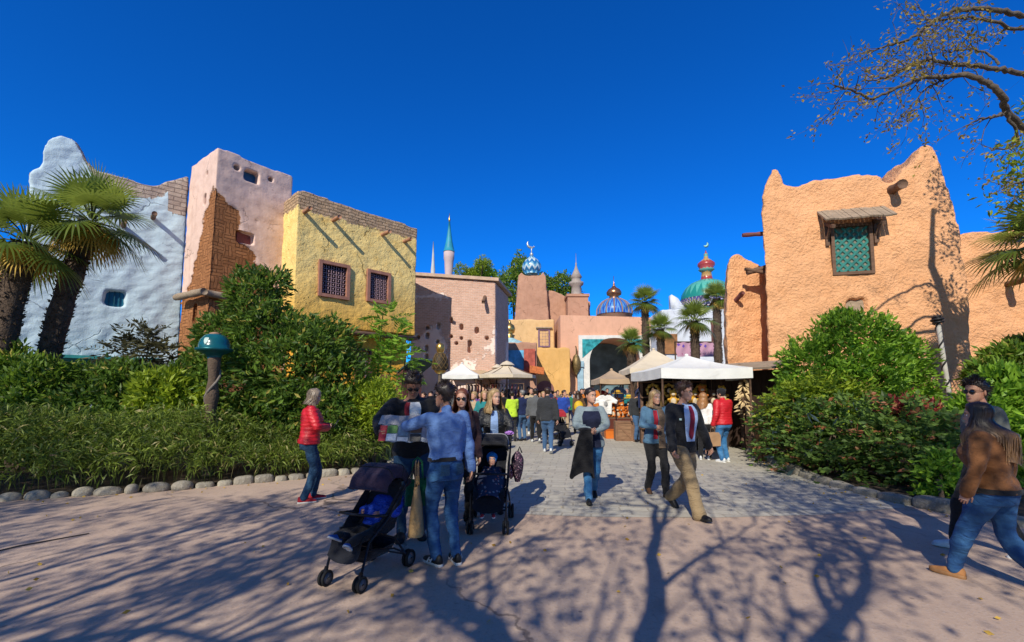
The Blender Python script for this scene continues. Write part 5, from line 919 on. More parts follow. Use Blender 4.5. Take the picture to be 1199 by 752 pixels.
def person(label, loc, rz, H=1.75, sex='m', girth=1.0, lean=.03, hyaw=0.0, hpitch=0.0, htilt=0.0, pz=None, feet=None, arms=(None, None), top=None, bot=None, shoe=None, hair_=None, skin=None, detail=1, group=None, seat=False, headk=1.0, cat='person', vox=None, name='person', twist=0.0, side_lean=0.0):
    s = H / 1.75; t = thing(name, label, cat, loc, rz, group); TR = TM if sex == 'm' else TF; vx = vox or (.017 if detail else .03); male = sex == 'm'
    skin = skin or skinmat('skin_light', (.52, .31, .22)); pz = (.93 if pz is None else pz); piv = np.array([0, 0, pz - .93])
    Rm = np.array((Matrix.Rotation(-lean, 3, 'X') @ Matrix.Rotation(side_lean, 3, 'Y')))
    def U(p):   # upper body point (standing coordinates) -> leaned, twisted
        p = np.atleast_2d(np.array(p, float)).copy(); k = np.clip((p[:, 2] - .95) / .4, 0, 1) * twist; x, y = p[:, 0].copy(), p[:, 1].copy(); p[:, 0] = x * np.cos(k) - y * np.sin(k); p[:, 1] = x * np.sin(k) + y * np.cos(k)
        q = (p - np.array([0, 0, .93])) @ Rm.T + np.array([0, 0, .93]) + piv; return q if len(q) > 1 else q[0]
    def ring(z, off=0.0, a=None):
        a = np.linspace(0, 2 * PI, 28, endpoint=False) if a is None else a; zz = [q[0] for q in TR]; w = np.interp(z, zz, [q[1] for q in TR]); d = np.interp(z, zz, [q[2] for q in TR]); yo = np.interp(z, zz, [q[3] for q in TR])
        g = girth if z < 1.40 else 1 + (girth - 1) * .4; w = w * (1 + (g - 1) * .7) + off; d = d * g + off; c, sn = np.cos(a), np.sin(a)
        return np.stack([w * np.sign(c) * np.abs(c) ** .85, yo + d * np.sign(sn) * np.abs(sn) ** .9, np.full(len(a), z)], 1)
    def torso(m, z0, z1, off):
        zs = np.linspace(z0, z1, 16); g = np.array([U(ring(z, off)) for z in zs]); b = m.n; m.grid(g, 0, cv=True); m.f.append((np.array([list(range(28))[::-1]]) + b, 0)); m.f.append((np.array([list(range(28))]) + b + 15 * 28, 0))
    shx = (.182 if male else .155) * (1 + (girth - 1) * .35); J = {}
    for i, sg in ((0, -1), (1, 1)):
        sh = U((sg * shx, -.012, 1.405)); A = arms[i] or {}
        wr = A.get('to', None)
        if wr is None: wr = U((sg * (shx + .075 * girth), .03, .885))
        el, wr = ik(sh, np.array(wr, float), .285, .255, A.get('pole', (sg * .45, -1, -.2))); J[i] = (sh, el, wr, A)
    if feet is None: feet = [(-.10, -.02, 0, .12, 0), (.10, .03, 0, -.12, 0)]
    LG = {}
    for i, sg in ((0, -1), (1, 1)):
        hip = np.array([sg * .088 * (1 + (girth - 1) * .4), 0, pz - .035]); fx, fy, fz, yaw, pit = feet[i][:5]; ank = np.array([fx, fy, fz + .085]); kn, ank = ik(hip, ank, .425, .42, feet[i][5] if len(feet[i]) > 5 else (math.sin(-yaw) * .6, 1, .05)); LG[i] = (hip, kn, ank, yaw, pit)
    # body: one surface
    m = MB(); torso(m, .84, 1.49, -.024)
    g1 = 1 + (girth - 1) * .6
    for i in (0, 1):
        sh, el, wr, A = J[i]; limb(m, [sh, el, wr], np.array([.048, .046, .043, .038, .036, .033, .028, .024]) * (g1 if True else 1) * (1 if male else .87)); hip, kn, ank, _, _ = LG[i]; limb(m, [hip, kn, ank], np.array([.072, .068, .056, .044, .044, .042, .034, .034]) * g1); 
    nb, nt = U((0, -.012, 1.44)), U((0, .012, 1.56)); limb(m, [nb, (nb + nt) / 2, nt], np.array([.062, .054, .052]) * (1 if male else .84))
    me = remesh(m.mesh(smooth=False), vx if detail else .028, 3)
    h = MB(); hm = MB(); head(hm, male, detail)
    hp = U((0, .022, 1.632)); HM = Matrix.Translation(hp) @ Matrix.Rotation(rz * 0 + hyaw + twist, 4, 'Z') @ Matrix.Rotation(-lean * .6 - hpitch, 4, 'X') @ Matrix.Rotation(htilt, 4, 'Y') @ Matrix.Scale(headk, 4)
    hm.xform(HM); body = MB(); v = getco(me); fs = np.empty(len(me.loops), np.int32); me.loops.foreach_get('vertex_index', fs); tot = np.array([p.loop_total for p in me.polygons]); body.add(v, fs.reshape(-1, 4) if (tot == 4).all() else [tuple(p.vertices) for p in me.polygons])
    body.v += hm.v; body.f += [(f + body.n, mi) for f, mi in hm.f]; body.at += hm.at; body.n += hm.n
    for i, sg in ((0, -1), (1, 1)):
        sh, el, wr, A = J[i]; f = nrm(wr - el); hand(body, wr - f * .012, A.get('hdir', f), A.get('palm', (-sg, .25, 0)), (1.0 if male else .9), A.get('curl', .45), sg, detail)
    if s != 1: body.xform(Matrix.Scale(s, 4))
    ob = body.build('body', [skin, M_LIP, M_EYE, M_IRIS, hair_[1] if hair_ else M_BROW], t)
    def dress(m, mtl, nm, v_, amp=.011, fscale=13, puff=None, parent=t, sm=3):
        me = remesh(m.mesh(smooth=False), v_, sm); co = getco(me); no = getno(me); d = amp * (pn(co * np.array([1, 1, 1.6]), fscale, int(H * 1000) + len(nm)) * .8 + .5 * pn(co, fscale * 2.3, 3))
        if puff: d = d * .5 + puff[1] * (np.abs(np.sin(co[:, 2] * PI / puff[0])) ** .6 - .6)
        co = (co + no * d[:, None]) * s; setco(me, co); return obj(nm, me, mtl, parent)
    if bot:
        m = MB(); off = bot.get('fit', .012); zs = [.80, .9, .99, bot.get('rise', 1.02)]; g = []
        for z in zs: q = ring(max(z, .86), off * .7 + (0 if z > .85 else -.01)); q[:, 2] = z; g.append((q - np.array([0, 0, .93])) * np.array([1, 1, 1]) + np.array([0, 0, pz]) if z < .97 else U(q))
        b = m.n; m.grid(np.array(g), 0, cv=True); m.f.append((np.array([list(range(28))[::-1]]) + b, 0)); m.f.append((np.array([list(range(28))]) + b + 3 * 28, 0))
        rr = np.array(bot.get('rad', [.098, .093, .076, .062, .066, .062, .053, .052])) * g1 + off * .5
        for i in (0, 1):
            hip, kn, ank, _, _ = LG[i]; e = ank + (ank - kn) / np.linalg.norm(ank - kn) * bot.get('len', .0); limb(m, [hip + np.array([0, 0, .02]), kn, e], rr, 14)
        tr = dress(m, bot['mat'], bot.get('name', 'trousers'), vx * .95, bot.get('amp', .010), 14)
        if bot.get('belt'):
            q = MB(); q.grid(np.array([U(ring(z, off + .010)) for z in (bot.get('rise', 1.02) - .04, bot.get('rise', 1.02) - .002)]) * s, cv=True); q.build('belt', bot['belt'], tr)
    if top:
        m = MB(); off = top.get('fit', .014); z0 = top.get('hem', .90); torso(m, z0, 1.455, off); fl = top.get('flare', 0)
        sl = top.get('sleeve', 1.0); rr = np.array([.062, .060, .054, .046, .046, .042, .037, .034]) * (1 if male else .88) * (1 + (girth - 1) * .6) + off * .75
        for i in (0, 1):
            sh, el, wr, A = J[i]; e = el + (wr - el) * (sl * .97); limb(m, [sh, el, e], rr, 12)
        m.ball(U((0, -.01, 1.40)), (shx * .8, .085 + off, .06), seg=14, rings=8)
        ty = top.get('collar')
        if ty: limb(m, [U((0, -.015, 1.43)), U((0, -.008, 1.43 + ty))], [.075, .066], 14, 3)
        tp = dress(m, top['mat'], top.get('name', 'top'), vx * .95, top.get('amp', .012), 12, top.get('puff'))
        for nm, z0_, z1_, wf, of, mt in top.get('panels', ()):
            zs = np.linspace(z0_, z1_, 14); g = []
            for z in zs:
                w = wf((z - z0_) / (z1_ - z0_)); lo_, hi_ = w if isinstance(w, tuple) else (-w, w); rg = ring(z, 0, PI / 2 - np.linspace(lo_, hi_, 9)); base = ring(z, 0, PI / 2 - np.linspace(lo_, hi_, 9)); n = base * np.array([1, 1, 0]); n = nrm(n - np.array([0, np.interp(z, [q[0] for q in TR], [q[3] for q in TR]), 0])); g.append(U(base + n * (off + of + .009)))
            q = MB(); q.grid(np.array(g) * s); q.build(nm, mt, tp)
    for i, sg in ((0, -1), (1, 1)):
        if shoe is None: break
        _, _, ank, yaw, pit = LG[i]; y = np.array([-.082, -.07, -.04, 0, .05, .10, .145, .175, .188]); w = np.array([.016, .031, .037, .037, .041, .045, .042, .030, .010]) * (1 if male else .9); tp_ = np.array([.075, .10, .108, .10, .082, .066, .056, .046, .036]); a = np.linspace(0, PI, 9)
        g = []
        for j in range(9): c = np.stack([np.cos(a) * w[j], np.full(9, y[j]), .012 + np.sin(a) ** .75 * (tp_[j] - .012)], 1); g.append(np.vstack([c, c[::-1][1:-1] * np.array([1, 1, 0]) + np.array([0, 0, .012])]))
        q = MB(); b = q.n; q.grid(np.array(g), 0, cv=True); q.f.append((np.array([list(range(16))]) + b, 0)); q.f.append((np.array([list(range(16))[::-1]]) + b + 8 * 16, 0))
        M4 = Matrix.Scale(s, 4) @ Matrix.Translation(ank) @ Matrix.Rotation(yaw, 4, 'Z') @ Matrix.Rotation(pit, 4, 'X') @ Matrix.Translation((0, -.0, -.085)); q.xform(M4); so_ = q.build('shoe', shoe[0], t)
        if detail:
            q = MB(); yy = np.linspace(0, 1, 24, endpoint=False) * 2 * PI; ow = np.interp(np.linspace(-.086, .193, 20), y, w) + .003; o = [(ow[j], np.linspace(-.086, .193, 20)[j]) for j in range(20)]; o = o + [(-x, yv) for x, yv in o[::-1]]; hh = shoe[2] if len(shoe) > 2 else .022
            q.grid(np.array([[(x * k, yv, z) for x, yv in o] for z, k in ((0, .93), (.003, 1), (hh, 1), (hh + .002, .9))]), 0, cv=True); b = q.n - 160; q.f.append((np.array([list(range(40))[::-1]]) + b, 0)); q.xform(M4); q.build('sole', shoe[1], so_)
    if hair_:
        q = MB(); hair(q, hair_[0], hair_[2] if len(hair_) > 2 else .25, hair_[3] if len(hair_) > 3 else .016, len(label), detail, hair_[4] if len(hair_) > 4 else 0.0); ho = q.build('hair', hair_[1], t); ho.matrix_local = Matrix.Scale(s, 4) @ HM
    t_info = dict(obj=t, s=s, HM=Matrix.Scale(s, 4) @ HM, U=lambda p: U(p) * s, J={i: tuple(np.array(x) * s for x in J[i][:3]) for i in J}, ring=ring)
    return t, t_info
def glasses(t, info, dark=True, frame=None):
    q = MB(); M = frame or M_GLASSF
    for sg in (-1, 1):
        a = np.linspace(0, 2 * PI, 14, endpoint=False); q.tube([(sg * .033 + .025 * math.cos(x), .092 - .012 * abs(math.cos(x)) * (1 if (math.cos(x) * sg) > 0 else .2), .0 + .019 * math.sin(x)) for x in a], .0024, 5, closed=True)
        q.tube([(sg * .058, .082, .008), (sg * .076, .05, .008), (sg * .08, -.02, .004)], .0024, 5)
    q.tube([(-.01, .098, .006), (.01, .098, .006)], .0024, 5); o = q.build('sunglasses' if dark else 'glasses', M, t); o.matrix_local = info['HM']
    if dark:
        q = MB()
        for sg in (-1, 1): q.ball((sg * .033, .0905, 0), (.0245, .006, .0185), 0, 12, 6, rot=(0, 0, -sg * .22))
        q.build('lens', M_LENS, o)
DEN = cloth('blue_denim', (.016, .06, .17), .85, .5, 300, .2, worn=(.05, .15, .30), sheen=.02); DEN2 = cloth('dark_denim', (.018, .05, .10), .85, .5, 300, .2, worn=(.03, .09, .17), sheen=.02); DEN3 = cloth('bright_denim', (.03, .13, .30), .85, .5, 300, .2, worn=(.10, .26, .46)); BLK = cloth('black_cloth', (.012, .012, .014), .8, .5); NAVY = cloth('navy_cloth', (.015, .022, .07)); GRY = cloth('grey_cloth', (.12, .125, .13)); DKG = cloth('charcoal_cloth', (.035, .037, .04)); WHT = cloth('white_cloth', (.7, .7, .68)); KHA = cloth('khaki_twill', (.25, .18, .10), fold=.6)
SKL = skinmat('skin_light', (.52, .31, .22)); SKT = skinmat('skin_tan', (.40, .22, .14)); H_DRK = hairmat('dark_hair', (.025, .016, .012)); H_BRN = hairmat('brown_hair', (.045, .022, .011)); H_AUB = hairmat('auburn_hair', (.16, .05, .02)); H_BLD = hairmat('blond_hair', (.42, .28, .13)); H_GBL = hairmat('grey_blond_hair', (.30, .23, .16)); H_GIN = hairmat('ginger_hair', (.36, .17, .06)); H_GRY = hairmat('grey_hair', (.22, .21, .20))
SH_BLK = (mat('black_leather', (.012, .012, .013), .5, .2, 20, .2), mat('dark_sole', (.02, .018, .016), .8, .2)); M_SOLEW = mat('white_sole', (.62, .60, .56), .7, .1); SH_WHT = (mat('white_leather', (.6, .62, .63), .5, .1, 20, .2), M_SOLEW); SH_RED = (mat('red_canvas', (.42, .02, .03), .8, .2, 20, .3), M_SOLEW); SH_TAN = (mat('tan_suede', (.38, .17, .06), .8, .2, 20, .3), mat('tan_sole', (.30, .15, .06), .7, .2), .035); SH_BRN = (mat('brown_leather', (.08, .04, .02), .5, .2, 20, .2), SH_BLK[1])
def at(px, D): v = P(px, 460, D); return (v.x, v.y, .008 if D > 6.6 else .004)
# man in the blue shirt pointing at the map
t, I = person('man in blue shirt and jeans seen from behind, pointing at the map', at(523, 4.55), R(38), 1.74, 'm', 1.04, .04, R(30), .05, arms=[dict(to=(-.20, .47, 1.30), pole=(-1, -.2, -.25), curl=.25, palm=(0, .2, -1)), dict(to=(.285, -.02, .86), curl=.6)], feet=[(-.085, .02, 0, .15, 0), (.10, -.05, 0, -.25, 0)],
    top=dict(mat=cloth('blue_shirt', (.10, .19, .42), .75, .45, 300, .1), name='shirt', hem=.985, fit=.012, collar=.05), bot=dict(mat=DEN, fit=.006, name='jeans', belt=BLK, rise=1.03, rad=[.094, .09, .074, .06, .062, .058, .05, .05]), shoe=(SH_BLK[0], M_SOLEW), hair_=('short', H_DRK, 0, .02), skin=SKT); glasses(t, I)
def pockets(t, I, mt, off=.026, zz=(.865, .97)):
    tr = [c for c in t.children if c.name.startswith('jeans')][0]
    for sg in (-1, 1):
        a = 1.5 * PI + sg * np.linspace(.16, .62, 6); q = MB(); g = np.array([I['ring'](z, off, a) for z in np.linspace(zz[0], zz[1], 6)]) * I['s']; q.grid(g if sg < 0 else g[:, ::-1]); q.build('pocket', mt, tr)
pockets(t, I, DEN2)
for ch in [c for c in t.children if c.name.startswith('shoe')]:   # white H stripes on the black trainers
    v = getco(ch.data); c = v.mean(0)
    yaw = .15 if c[0] < 0 else -.25
    for sg in (-1, 1):
        q = MB(); k = .045 * sg
        for dy in (-.022, .022): q.box((k, .03 + dy, .052), (.006, .012, .05), (R(25), R(-18 * sg), 0))
        q.box((k, .03, .05), (.006, .04, .011), (0, R(-18 * sg), 0)); q.xform(Matrix.Translation((c[0], 0, 0)) @ Matrix.Translation((0, (.02 if c[0] < 0 else -.05), 0)) @ Matrix.Rotation(yaw, 4, 'Z')); q.build('stripe_mark', WHT, ch, smooth=False)
# man in the dark jacket holding the map
t, I = person('man in black jacket bending over an unfolded map', at(484, 5.35), PI + R(12), 1.90, 'm', 1.05, .24, 0, .62, arms=[dict(to=(-.10, .42, 1.12), pole=(-1, -.3, -.5), curl=.7, palm=(1, 0, .2)), dict(to=(.30, .52, 1.15), pole=(1, -.3, -.5), curl=.7, palm=(-1, 0, .2))],
    top=dict(mat=BLK, name='jacket', hem=.86, fit=.028, collar=.06, panels=[('shirt_front', 1.12, 1.46, lambda k: .08 + .25 * k, .006, WHT), ('red_scarf', 1.2, 1.46, lambda k: (.06 + .05 * k, .14 + .2 * k), .01, cloth('wine_cloth', (.20, .02, .03)))]), bot=dict(mat=DEN2, name='jeans'), shoe=SH_BLK, hair_=('short', H_DRK, 0, .018), skin=SKT); glasses(t, I)
mc = P(478, 503, 4.78); mp = thing('folding_map', 'unfolded leaflet map with coloured panels held by the man in black', 'map', mc, R(-6)); q = MB(); nx = 13
q.grid([[((i / 12 - .5) * .50, .02 * math.cos(i * PI / 1.5) - j * .012 - .10, .055 - j * .027 + .01 * math.sin(i * 1.4)) for j in range(7)] for i in range(nx)]); q.build('sheet', mat('map_paper', (.40, .45, .55), .6, .35, 7, .05, 20), mp)
for k, (x0, x1, z0, z1, c) in enumerate(((-.245, -.17, -.1, .05, (.35, .02, .04)), (-.165, -.06, -.095, -.03, (.72, .74, .74)), (-.165, -.06, -.025, .05, (.10, .22, .06)), (-.05, .06, -.1, -.06, (.75, .76, .76)), (-.05, .06, -.05, .05, (.16, .25, .36)), (.08, .19, -.1, -.03, (.05, .05, .055)), (.08, .19, -.02, .05, (.16, .11, .08)))):
    q = MB(); f = lambda z: -((.055 - z) / .027) * .012 - .128; q.grid([[(x, f(z) - .002, z) for z in (z0, z1)] for x in (x0, x1)]); q.build('panel', mat('map_panel_%d' % k, c, .6, .3, 25, 0), mp)
q = MB(); q.grid([[((i / 6 - .5) * .56, -.115 + j * .024, .058 + j * .022 + .006 * math.sin(i * 2)) for j in range(5)] for i in range(7)]); q.build('fold', mat('map_top', (.34, .33, .34), .7, .25, 9, .05, 20), mp)
# auburn haired woman with sunglasses
t, I = person('auburn haired woman in sunglasses and a dark top behind the blue shirted man', at(541, 5.75), PI + R(8), 1.69, 'f', 1, .02, R(-10), .05, top=dict(mat=cloth('dark_plum_cloth', (.035, .018, .022)), name='sweater', hem=.9, fit=.018), bot=dict(mat=BLK), shoe=SH_BLK, hair_=('long', H_AUB, .30)); glasses(t, I)
# blonde woman pushing the second stroller
t, I = person('blonde woman in black leather jacket pushing a stroller', at(579, 6.6), PI + R(2), 1.70, 'f', 1.03, .06, R(35), -.02, arms=[dict(to=(-.17, .36, 1.04), pole=(-1, -.5, -.3), curl=.9, palm=(0, .1, -1)), dict(to=(.17, .36, 1.04), pole=(1, -.5, -.3), curl=.9, palm=(0, .1, -1))],
    top=dict(mat=cloth('black_leather_jacket', (.012, .013, .015), .4, .7, 200, .2, 0, .5), name='jacket', hem=.92, fit=.024, collar=.04, panels=[('blouse', .93, 1.44, lambda k: .30 - .14 * k, .006, cloth('pale_blue_cotton', (.22, .33, .55)))]), bot=dict(mat=BLK, name='trousers'), shoe=SH_BLK, hair_=('long', H_BLD, .34), feet=[(-.09, .12, 0, 0, 0), (.09, -.2, .03, 0, -.3)])
# woman in red puffer jacket
t, I = person('woman in red puffer jacket and jeans looking at her phone by the hedge', at(364, 7.05), R(-62), 1.70, 'f', 1.1, .05, R(-8), .30, arms=[dict(to=(-.08, .27, 1.15), pole=(-1, -.4, -.6), curl=.7, palm=(.4, -.3, .8)), dict(to=(.11, .25, 1.14), pole=(1, -.4, -.6), curl=.8, palm=(-.4, -.3, .8))],
    feet=[(-.10, .10, 0, .1, 0), (.10, -.06, 0, -.1, 0)], top=dict(mat=cloth('red_nylon', (.50, .012, .02), .45, .35, 150, .1, 0, .45), name='jacket', hem=.90, fit=.036, collar=.05, puff=(.058, .012)), bot=dict(mat=DEN2, name='jeans', fit=.004), shoe=SH_RED, hair_=('bob', H_GBL, .235))
c = I['J'][1][2]; ph = MB(); ph.box((.02, c[1] + .13, c[2] + .05), (.072, .012, .145), (R(-35), 0, 0)); po = ph.build('phone', mat('phone_glass', (.02, .02, .025), .2, .1)); po.matrix_world = Matrix.Translation(t.location) @ Matrix.Rotation(R(-62), 4, 'Z'); tag(po, 'dark phone held up by the woman in the red puffer jacket', 'phone')
# walking woman in grey cardigan with coat
DOTS = mat('pale_print', (.55, .57, .6), .8, .1)
NVT = cloth('navy_top', (.012, .016, .04))
t, I = person('woman in grey cardigan and jeans walking with a black coat on her arm', at(691, 7.15), PI - R(4), 1.73, 'f', 1.06, .05, R(38), 0, feet=[(-.07, -.26, .05, 0, -.5), (.07, .24, 0, 0, .12)], pz=.915, arms=[dict(to=(-.06, .28, 1.08), pole=(-1, -.3, -.5), curl=.8, palm=(1, 0, .3)), dict(to=(.05, .27, 1.10), pole=(1, -.3, -.5), curl=.8, palm=(-1, 0, .3))],
    top=dict(mat=cloth('grey_knit', (.20, .25, .27), .95, .5, 120, .12), name='cardigan', hem=.84, fit=.024, panels=[('navy_top', .845, 1.40, lambda k: .62 + .12 * k - .3 * max(0, k - .85) * 4, .006, NVT)]), bot=dict(mat=DEN3, name='jeans', fit=.006), shoe=SH_BLK, hair_=('tied', H_DRK, 0, .012))
tp = [c for c in t.children if c.name.startswith('cardigan')][0]; q = MB()
for j, (z, n, w) in enumerate(((1.245, 8, .013), (1.215, 5, .008))):
    for k in range(n):
        if (k + j) % 4 == 3: continue
        x = (k - (n - 1) / 2) * .019; q.box((x, .183 - x * x * 2.2, z), (w, .003, .014 - .006 * j), (0, .3 * (k % 3 - 1), 0))
q.xform(Matrix.Translation((0, .0, 0))); q.build('shirt_print', DOTS, tp, smooth=False)
W_ = t.matrix_basis
co_ = MB(); zs = np.linspace(1.08, .42, 12); g = []
for i, z in enumerate(zs):
    k = i / 11; a = np.linspace(0, 2 * PI, 20, endpoint=False); w = .085 + .095 * k ** .8; d = .05 + .03 * k; g.append(np.stack([.10 + .06 * k + w * np.cos(a) * (1 + .10 * np.sin(a * 5 + k * 3)), .30 - .03 * k + d * np.sin(a) * (1 + .15 * np.sin(a * 4)), np.full(20, z) - .06 * k * np.sin(a * 2 + 1)], 1))
co_.grid(np.array(g), cv=True); co_.ball((.10, .27, 1.09), (.12, .08, .035)); o = co_.build('coat', cloth('black_wool', (.010, .010, .012), .9, .6)); o.matrix_world = Matrix.Translation(t.location) @ Matrix.Rotation(PI - R(4), 4, 'Z'); tag(o, 'black coat draped over the arm of the woman in grey cardigan', 'coat')
# man with tie
JK = cloth('black_wool_jacket', (.010, .011, .015), .85, .5); TIE = cloth('wine_tie', (.22, .012, .03), .5, .2, 200); SHB = cloth('sky_blue_shirt', (.38, .50, .72), .8, .3)
t, I = person('bespectacled man in dark jacket, wine tie and khaki trousers striding past', at(797, 6.4), PI + R(24), 1.82, 'm', 1.04, .07, R(28), 0.03, feet=[(-.10, -.32, .07, 0, -.65), (.09, .34, 0, 0, .10)], pz=.90, arms=[dict(to=(-.33, .14, .87), pole=(-1, -.8, 0), curl=.65), dict(to=(.31, .16, .86), pole=(1, -.8, 0), curl=.65)],
    top=dict(mat=JK, name='jacket', hem=.83, fit=.026, amp=.007, panels=[('shirt_front', .99, 1.465, lambda k: .26 + .16 * math.sin(k * PI * .75), .006, SHB), ('tie', 1.02, 1.45, lambda k: .15 - .06 * k if k > .12 else .03 + k, .012, TIE), ('badge', 1.265, 1.29, lambda k: (.62, .78), .008, mat('pale_badge', (.35, .5, .5), .5, .2))]), bot=dict(mat=KHA, fit=.018, rad=[.108, .102, .09, .08, .08, .076, .07, .07], len=.03, amp=.009, belt=BLK, rise=1.01), shoe=SH_BLK, hair_=('short', H_BRN, 0, .02)); glasses(t, I, False)
q = MB()
for sg in (-1, 1): q.grid([[tuple(I['U']((sg * (.012 + .045 * k), .085 - .05 * k + .012 * j, 1.462 + .02 * k - .028 * j))) for j in range(3)] for k in np.linspace(0, 1, 5)])
q.build('collar', SHB, t)
# blonde woman with scarf and denim jacket
t, I = person('blonde woman with brown scarf and denim jacket beside the striding man', at(766, 7.5), PI + R(4), 1.68, 'f', 1.05, .03, R(12), .04, feet=[(-.08, .2, 0, 0, .1), (.08, -.18, .04, 0, -.4)], arms=[None, dict(to=(.10, .26, 1.15), pole=(1, -.4, -.5), curl=.9, palm=(-1, .2, 0))],
    top=dict(mat=cloth('washed_denim', (.07, .15, .24), .85, .5), name='jacket', hem=.86, fit=.024, panels=[('red_top', .95, 1.42, lambda k: (.05, .35), .007, cloth('crimson_cloth', (.30, .015, .03))), ('scarf_end', .80, 1.44, lambda k: (-.42, .02), .022, cloth('brown_plaid_wool', (.13, .09, .06), .95, .6, 60, .35))]), bot=dict(mat=BLK), shoe=SH_BRN, hair_=('long', H_BLD, .26))
q = MB(); q.tube([tuple(I['U']((.085 * math.cos(a), .075 * math.sin(a) + .005, 1.455 + .012 * math.sin(a * 2)))) for a in np.linspace(0, 2 * PI, 16, endpoint=False)], .035, 8, closed=True); q.build('scarf', cloth('brown_plaid_wool', (.13, .09, .06)), t)
# red puffer man and hooded woman at the stall
t, I = person('man in red puffer jacket and dark cap seen from behind at the stall', at(846, 11.0), R(22), 1.74, 'm', 1.08, .04, R(20), .1, arms=[dict(to=(-.28, .05, .90)), dict(to=(.15, .30, 1.15), pole=(1, -.4, -.5))], top=dict(mat=cloth('red_nylon', (.50, .012, .02)), name='jacket', hem=.88, fit=.036, collar=.05, puff=(.06, .012)), bot=dict(mat=DEN3, name='jeans'), shoe=SH_WHT, hair_=('hood', BLK, 0, .018), vox=.022)
w = Matrix.Translation(t.location) @ Matrix.Rotation(R(22), 4, 'Z') @ Vector((-.28, .07, .80))
bag = thing('paper_bag', 'brown paper carrier bag held by the man in red', 'bag', (w.x, w.y, w.z - .42), .3); q = MB(); q.prism([(-.16, 0), (-.17, .32), (.17, .32), (.16, 0)], -.07, .07); q.build('sack', mat('kraft_paper', (.40, .24, .13), .9, .15, 6, .4, 12, .03), bag, smooth=False); q = MB(); q.tube([(-.06, 0, .32), (-.05, 0, .42), (.05, 0, .42), (.06, 0, .32)], .007, 6); q.build('handle', M_WOOD, bag)
t, I = person('woman in white hooded top with long ginger hair at the stall', at(823, 11.4), R(-30), 1.64, 'f', 1.02, .05, R(-25), .15, top=dict(mat=WHT, name='hooded_top', hem=.92, fit=.024, collar=.06), bot=dict(mat=BLK), shoe=SH_WHT, hair_=('long', H_GIN, .42), vox=.022)
# couple on the right
H_OMB = hairmat('ombre_hair', (.022, .013, .010), ((.42, .24, .11), -.24, -.02))
t, I = person('woman in brown sweater and jeans with long dark ombre hair walking away', (4.16, 4.02, .004), R(30), 1.58, 'f', 1.30, .06, R(12), .02, feet=[(-.06, .30, 0, .05, .06), (.10, -.30, .035, -.1, -.35)], pz=.905, arms=[dict(to=(-.31, .10, .88), pole=(-1, -.8, 0), curl=.5), dict(to=(.33, -.02, .90), pole=(1, -.8, 0), curl=.5)],
    top=dict(mat=cloth('brown_velour', (.16, .066, .024), .8, .45, 90, .15, .08), name='sweater', hem=.90, fit=.026), bot=dict(mat=DEN, name='jeans', fit=.004, rad=[.112, .105, .085, .066, .068, .064, .052, .048]), shoe=SH_TAN, hair_=('long', H_OMB, .56, .022, .085))
q = MB(); q.grid(np.array([I['ring'](z, .034) for z in (.885, .93)]) * I['s'], cv=True); q.build('waistband', BLK, t)
t, I = person('man in sunglasses with dark quiff beside the woman in brown', (4.94, 4.80, .004), R(66), 1.80, 'm', 1.03, .03, R(30), 0, feet=[(-.08, -.22, .02, 0, -.25), (.08, .26, 0, 0, .06)], pz=.91, top=dict(mat=cloth('grey_green_jacket', (.09, .10, .095)), name='jacket', hem=.88, fit=.026, collar=.04), bot=dict(mat=BLK, fit=.016), shoe=SH_WHT, hair_=('quiff', H_DRK, 0, .016), skin=SKT); glasses(t, I)
# ------------------------------------------------------------------ crowd down the street
BASES = {}
def crowd_base(key, **kw):
    BASES[key] = person('x', (0, 0, 0), 0, detail=0, **kw)[0]
WALK = [(-.09, .22, 0, 0, .1), (.09, -.24, .04, 0, -.5)]
crowd_base('m_walk', sex='m', H=1.76, feet=WALK, pz=.92, top=dict(mat=GRY, name='jacket', hem=.86, fit=.026, collar=.05), bot=dict(mat=DEN, name='trousers'), shoe=SH_WHT, hair_=('short', H_BRN), arms=[dict(to=(-.27, .1, .88)), dict(to=(.27, -.1, .88))])
crowd_base('f_walk', sex='f', H=1.66, feet=WALK, pz=.92, top=dict(mat=GRY, name='jacket', hem=.86, fit=.022), bot=dict(mat=DEN, name='trousers'), shoe=SH_BLK, hair_=('long', H_BLD, .3), arms=[dict(to=(-.24, -.1, .88)), dict(to=(.22, .2, 1.05))])
crowd_base('m_stand', sex='m', H=1.78, top=dict(mat=GRY, name='jacket', hem=.88, fit=.022, collar=.04), bot=dict(mat=DEN, name='trousers'), shoe=SH_BLK, hair_=('short', H_DRK), arms=[dict(to=(-.1, .28, 1.1)), None], hyaw=.5)
crowd_base('f_stand', sex='f', H=1.64, top=dict(mat=GRY, name='jacket', hem=.84, fit=.022), bot=dict(mat=DEN, name='trousers'), shoe=SH_BLK, hair_=('tied', H_BRN), arms=[None, dict(to=(.1, .28, 1.1))], hyaw=-.4)
TONE = dict(grey=(.10, .105, .11), charcoal=(.03, .032, .036), black=(.012, .012, .013), navy=(.012, .02, .07), royal=(.02, .06, .32), white=(.65, .65, .63), red=(.42, .02, .03), teal=(.02, .18, .19), beige=(.40, .31, .20), yellow=(.62, .42, .03), lime=(.42, .62, .04), green=(.03, .16, .07), orange=(.55, .17, .03), pink=(.50, .20, .24), brown=(.11, .06, .03), lightblue=(.25, .42, .58), wine=(.14, .02, .03), denim=(.05, .11, .22), purple=(.14, .06, .22), khaki=(.22, .17, .10))
HT = dict(dark=H_DRK, brown=H_BRN, blond=H_BLD, grey=H_GRY, auburn=H_AUB)
BOOK = {0: 'first'}
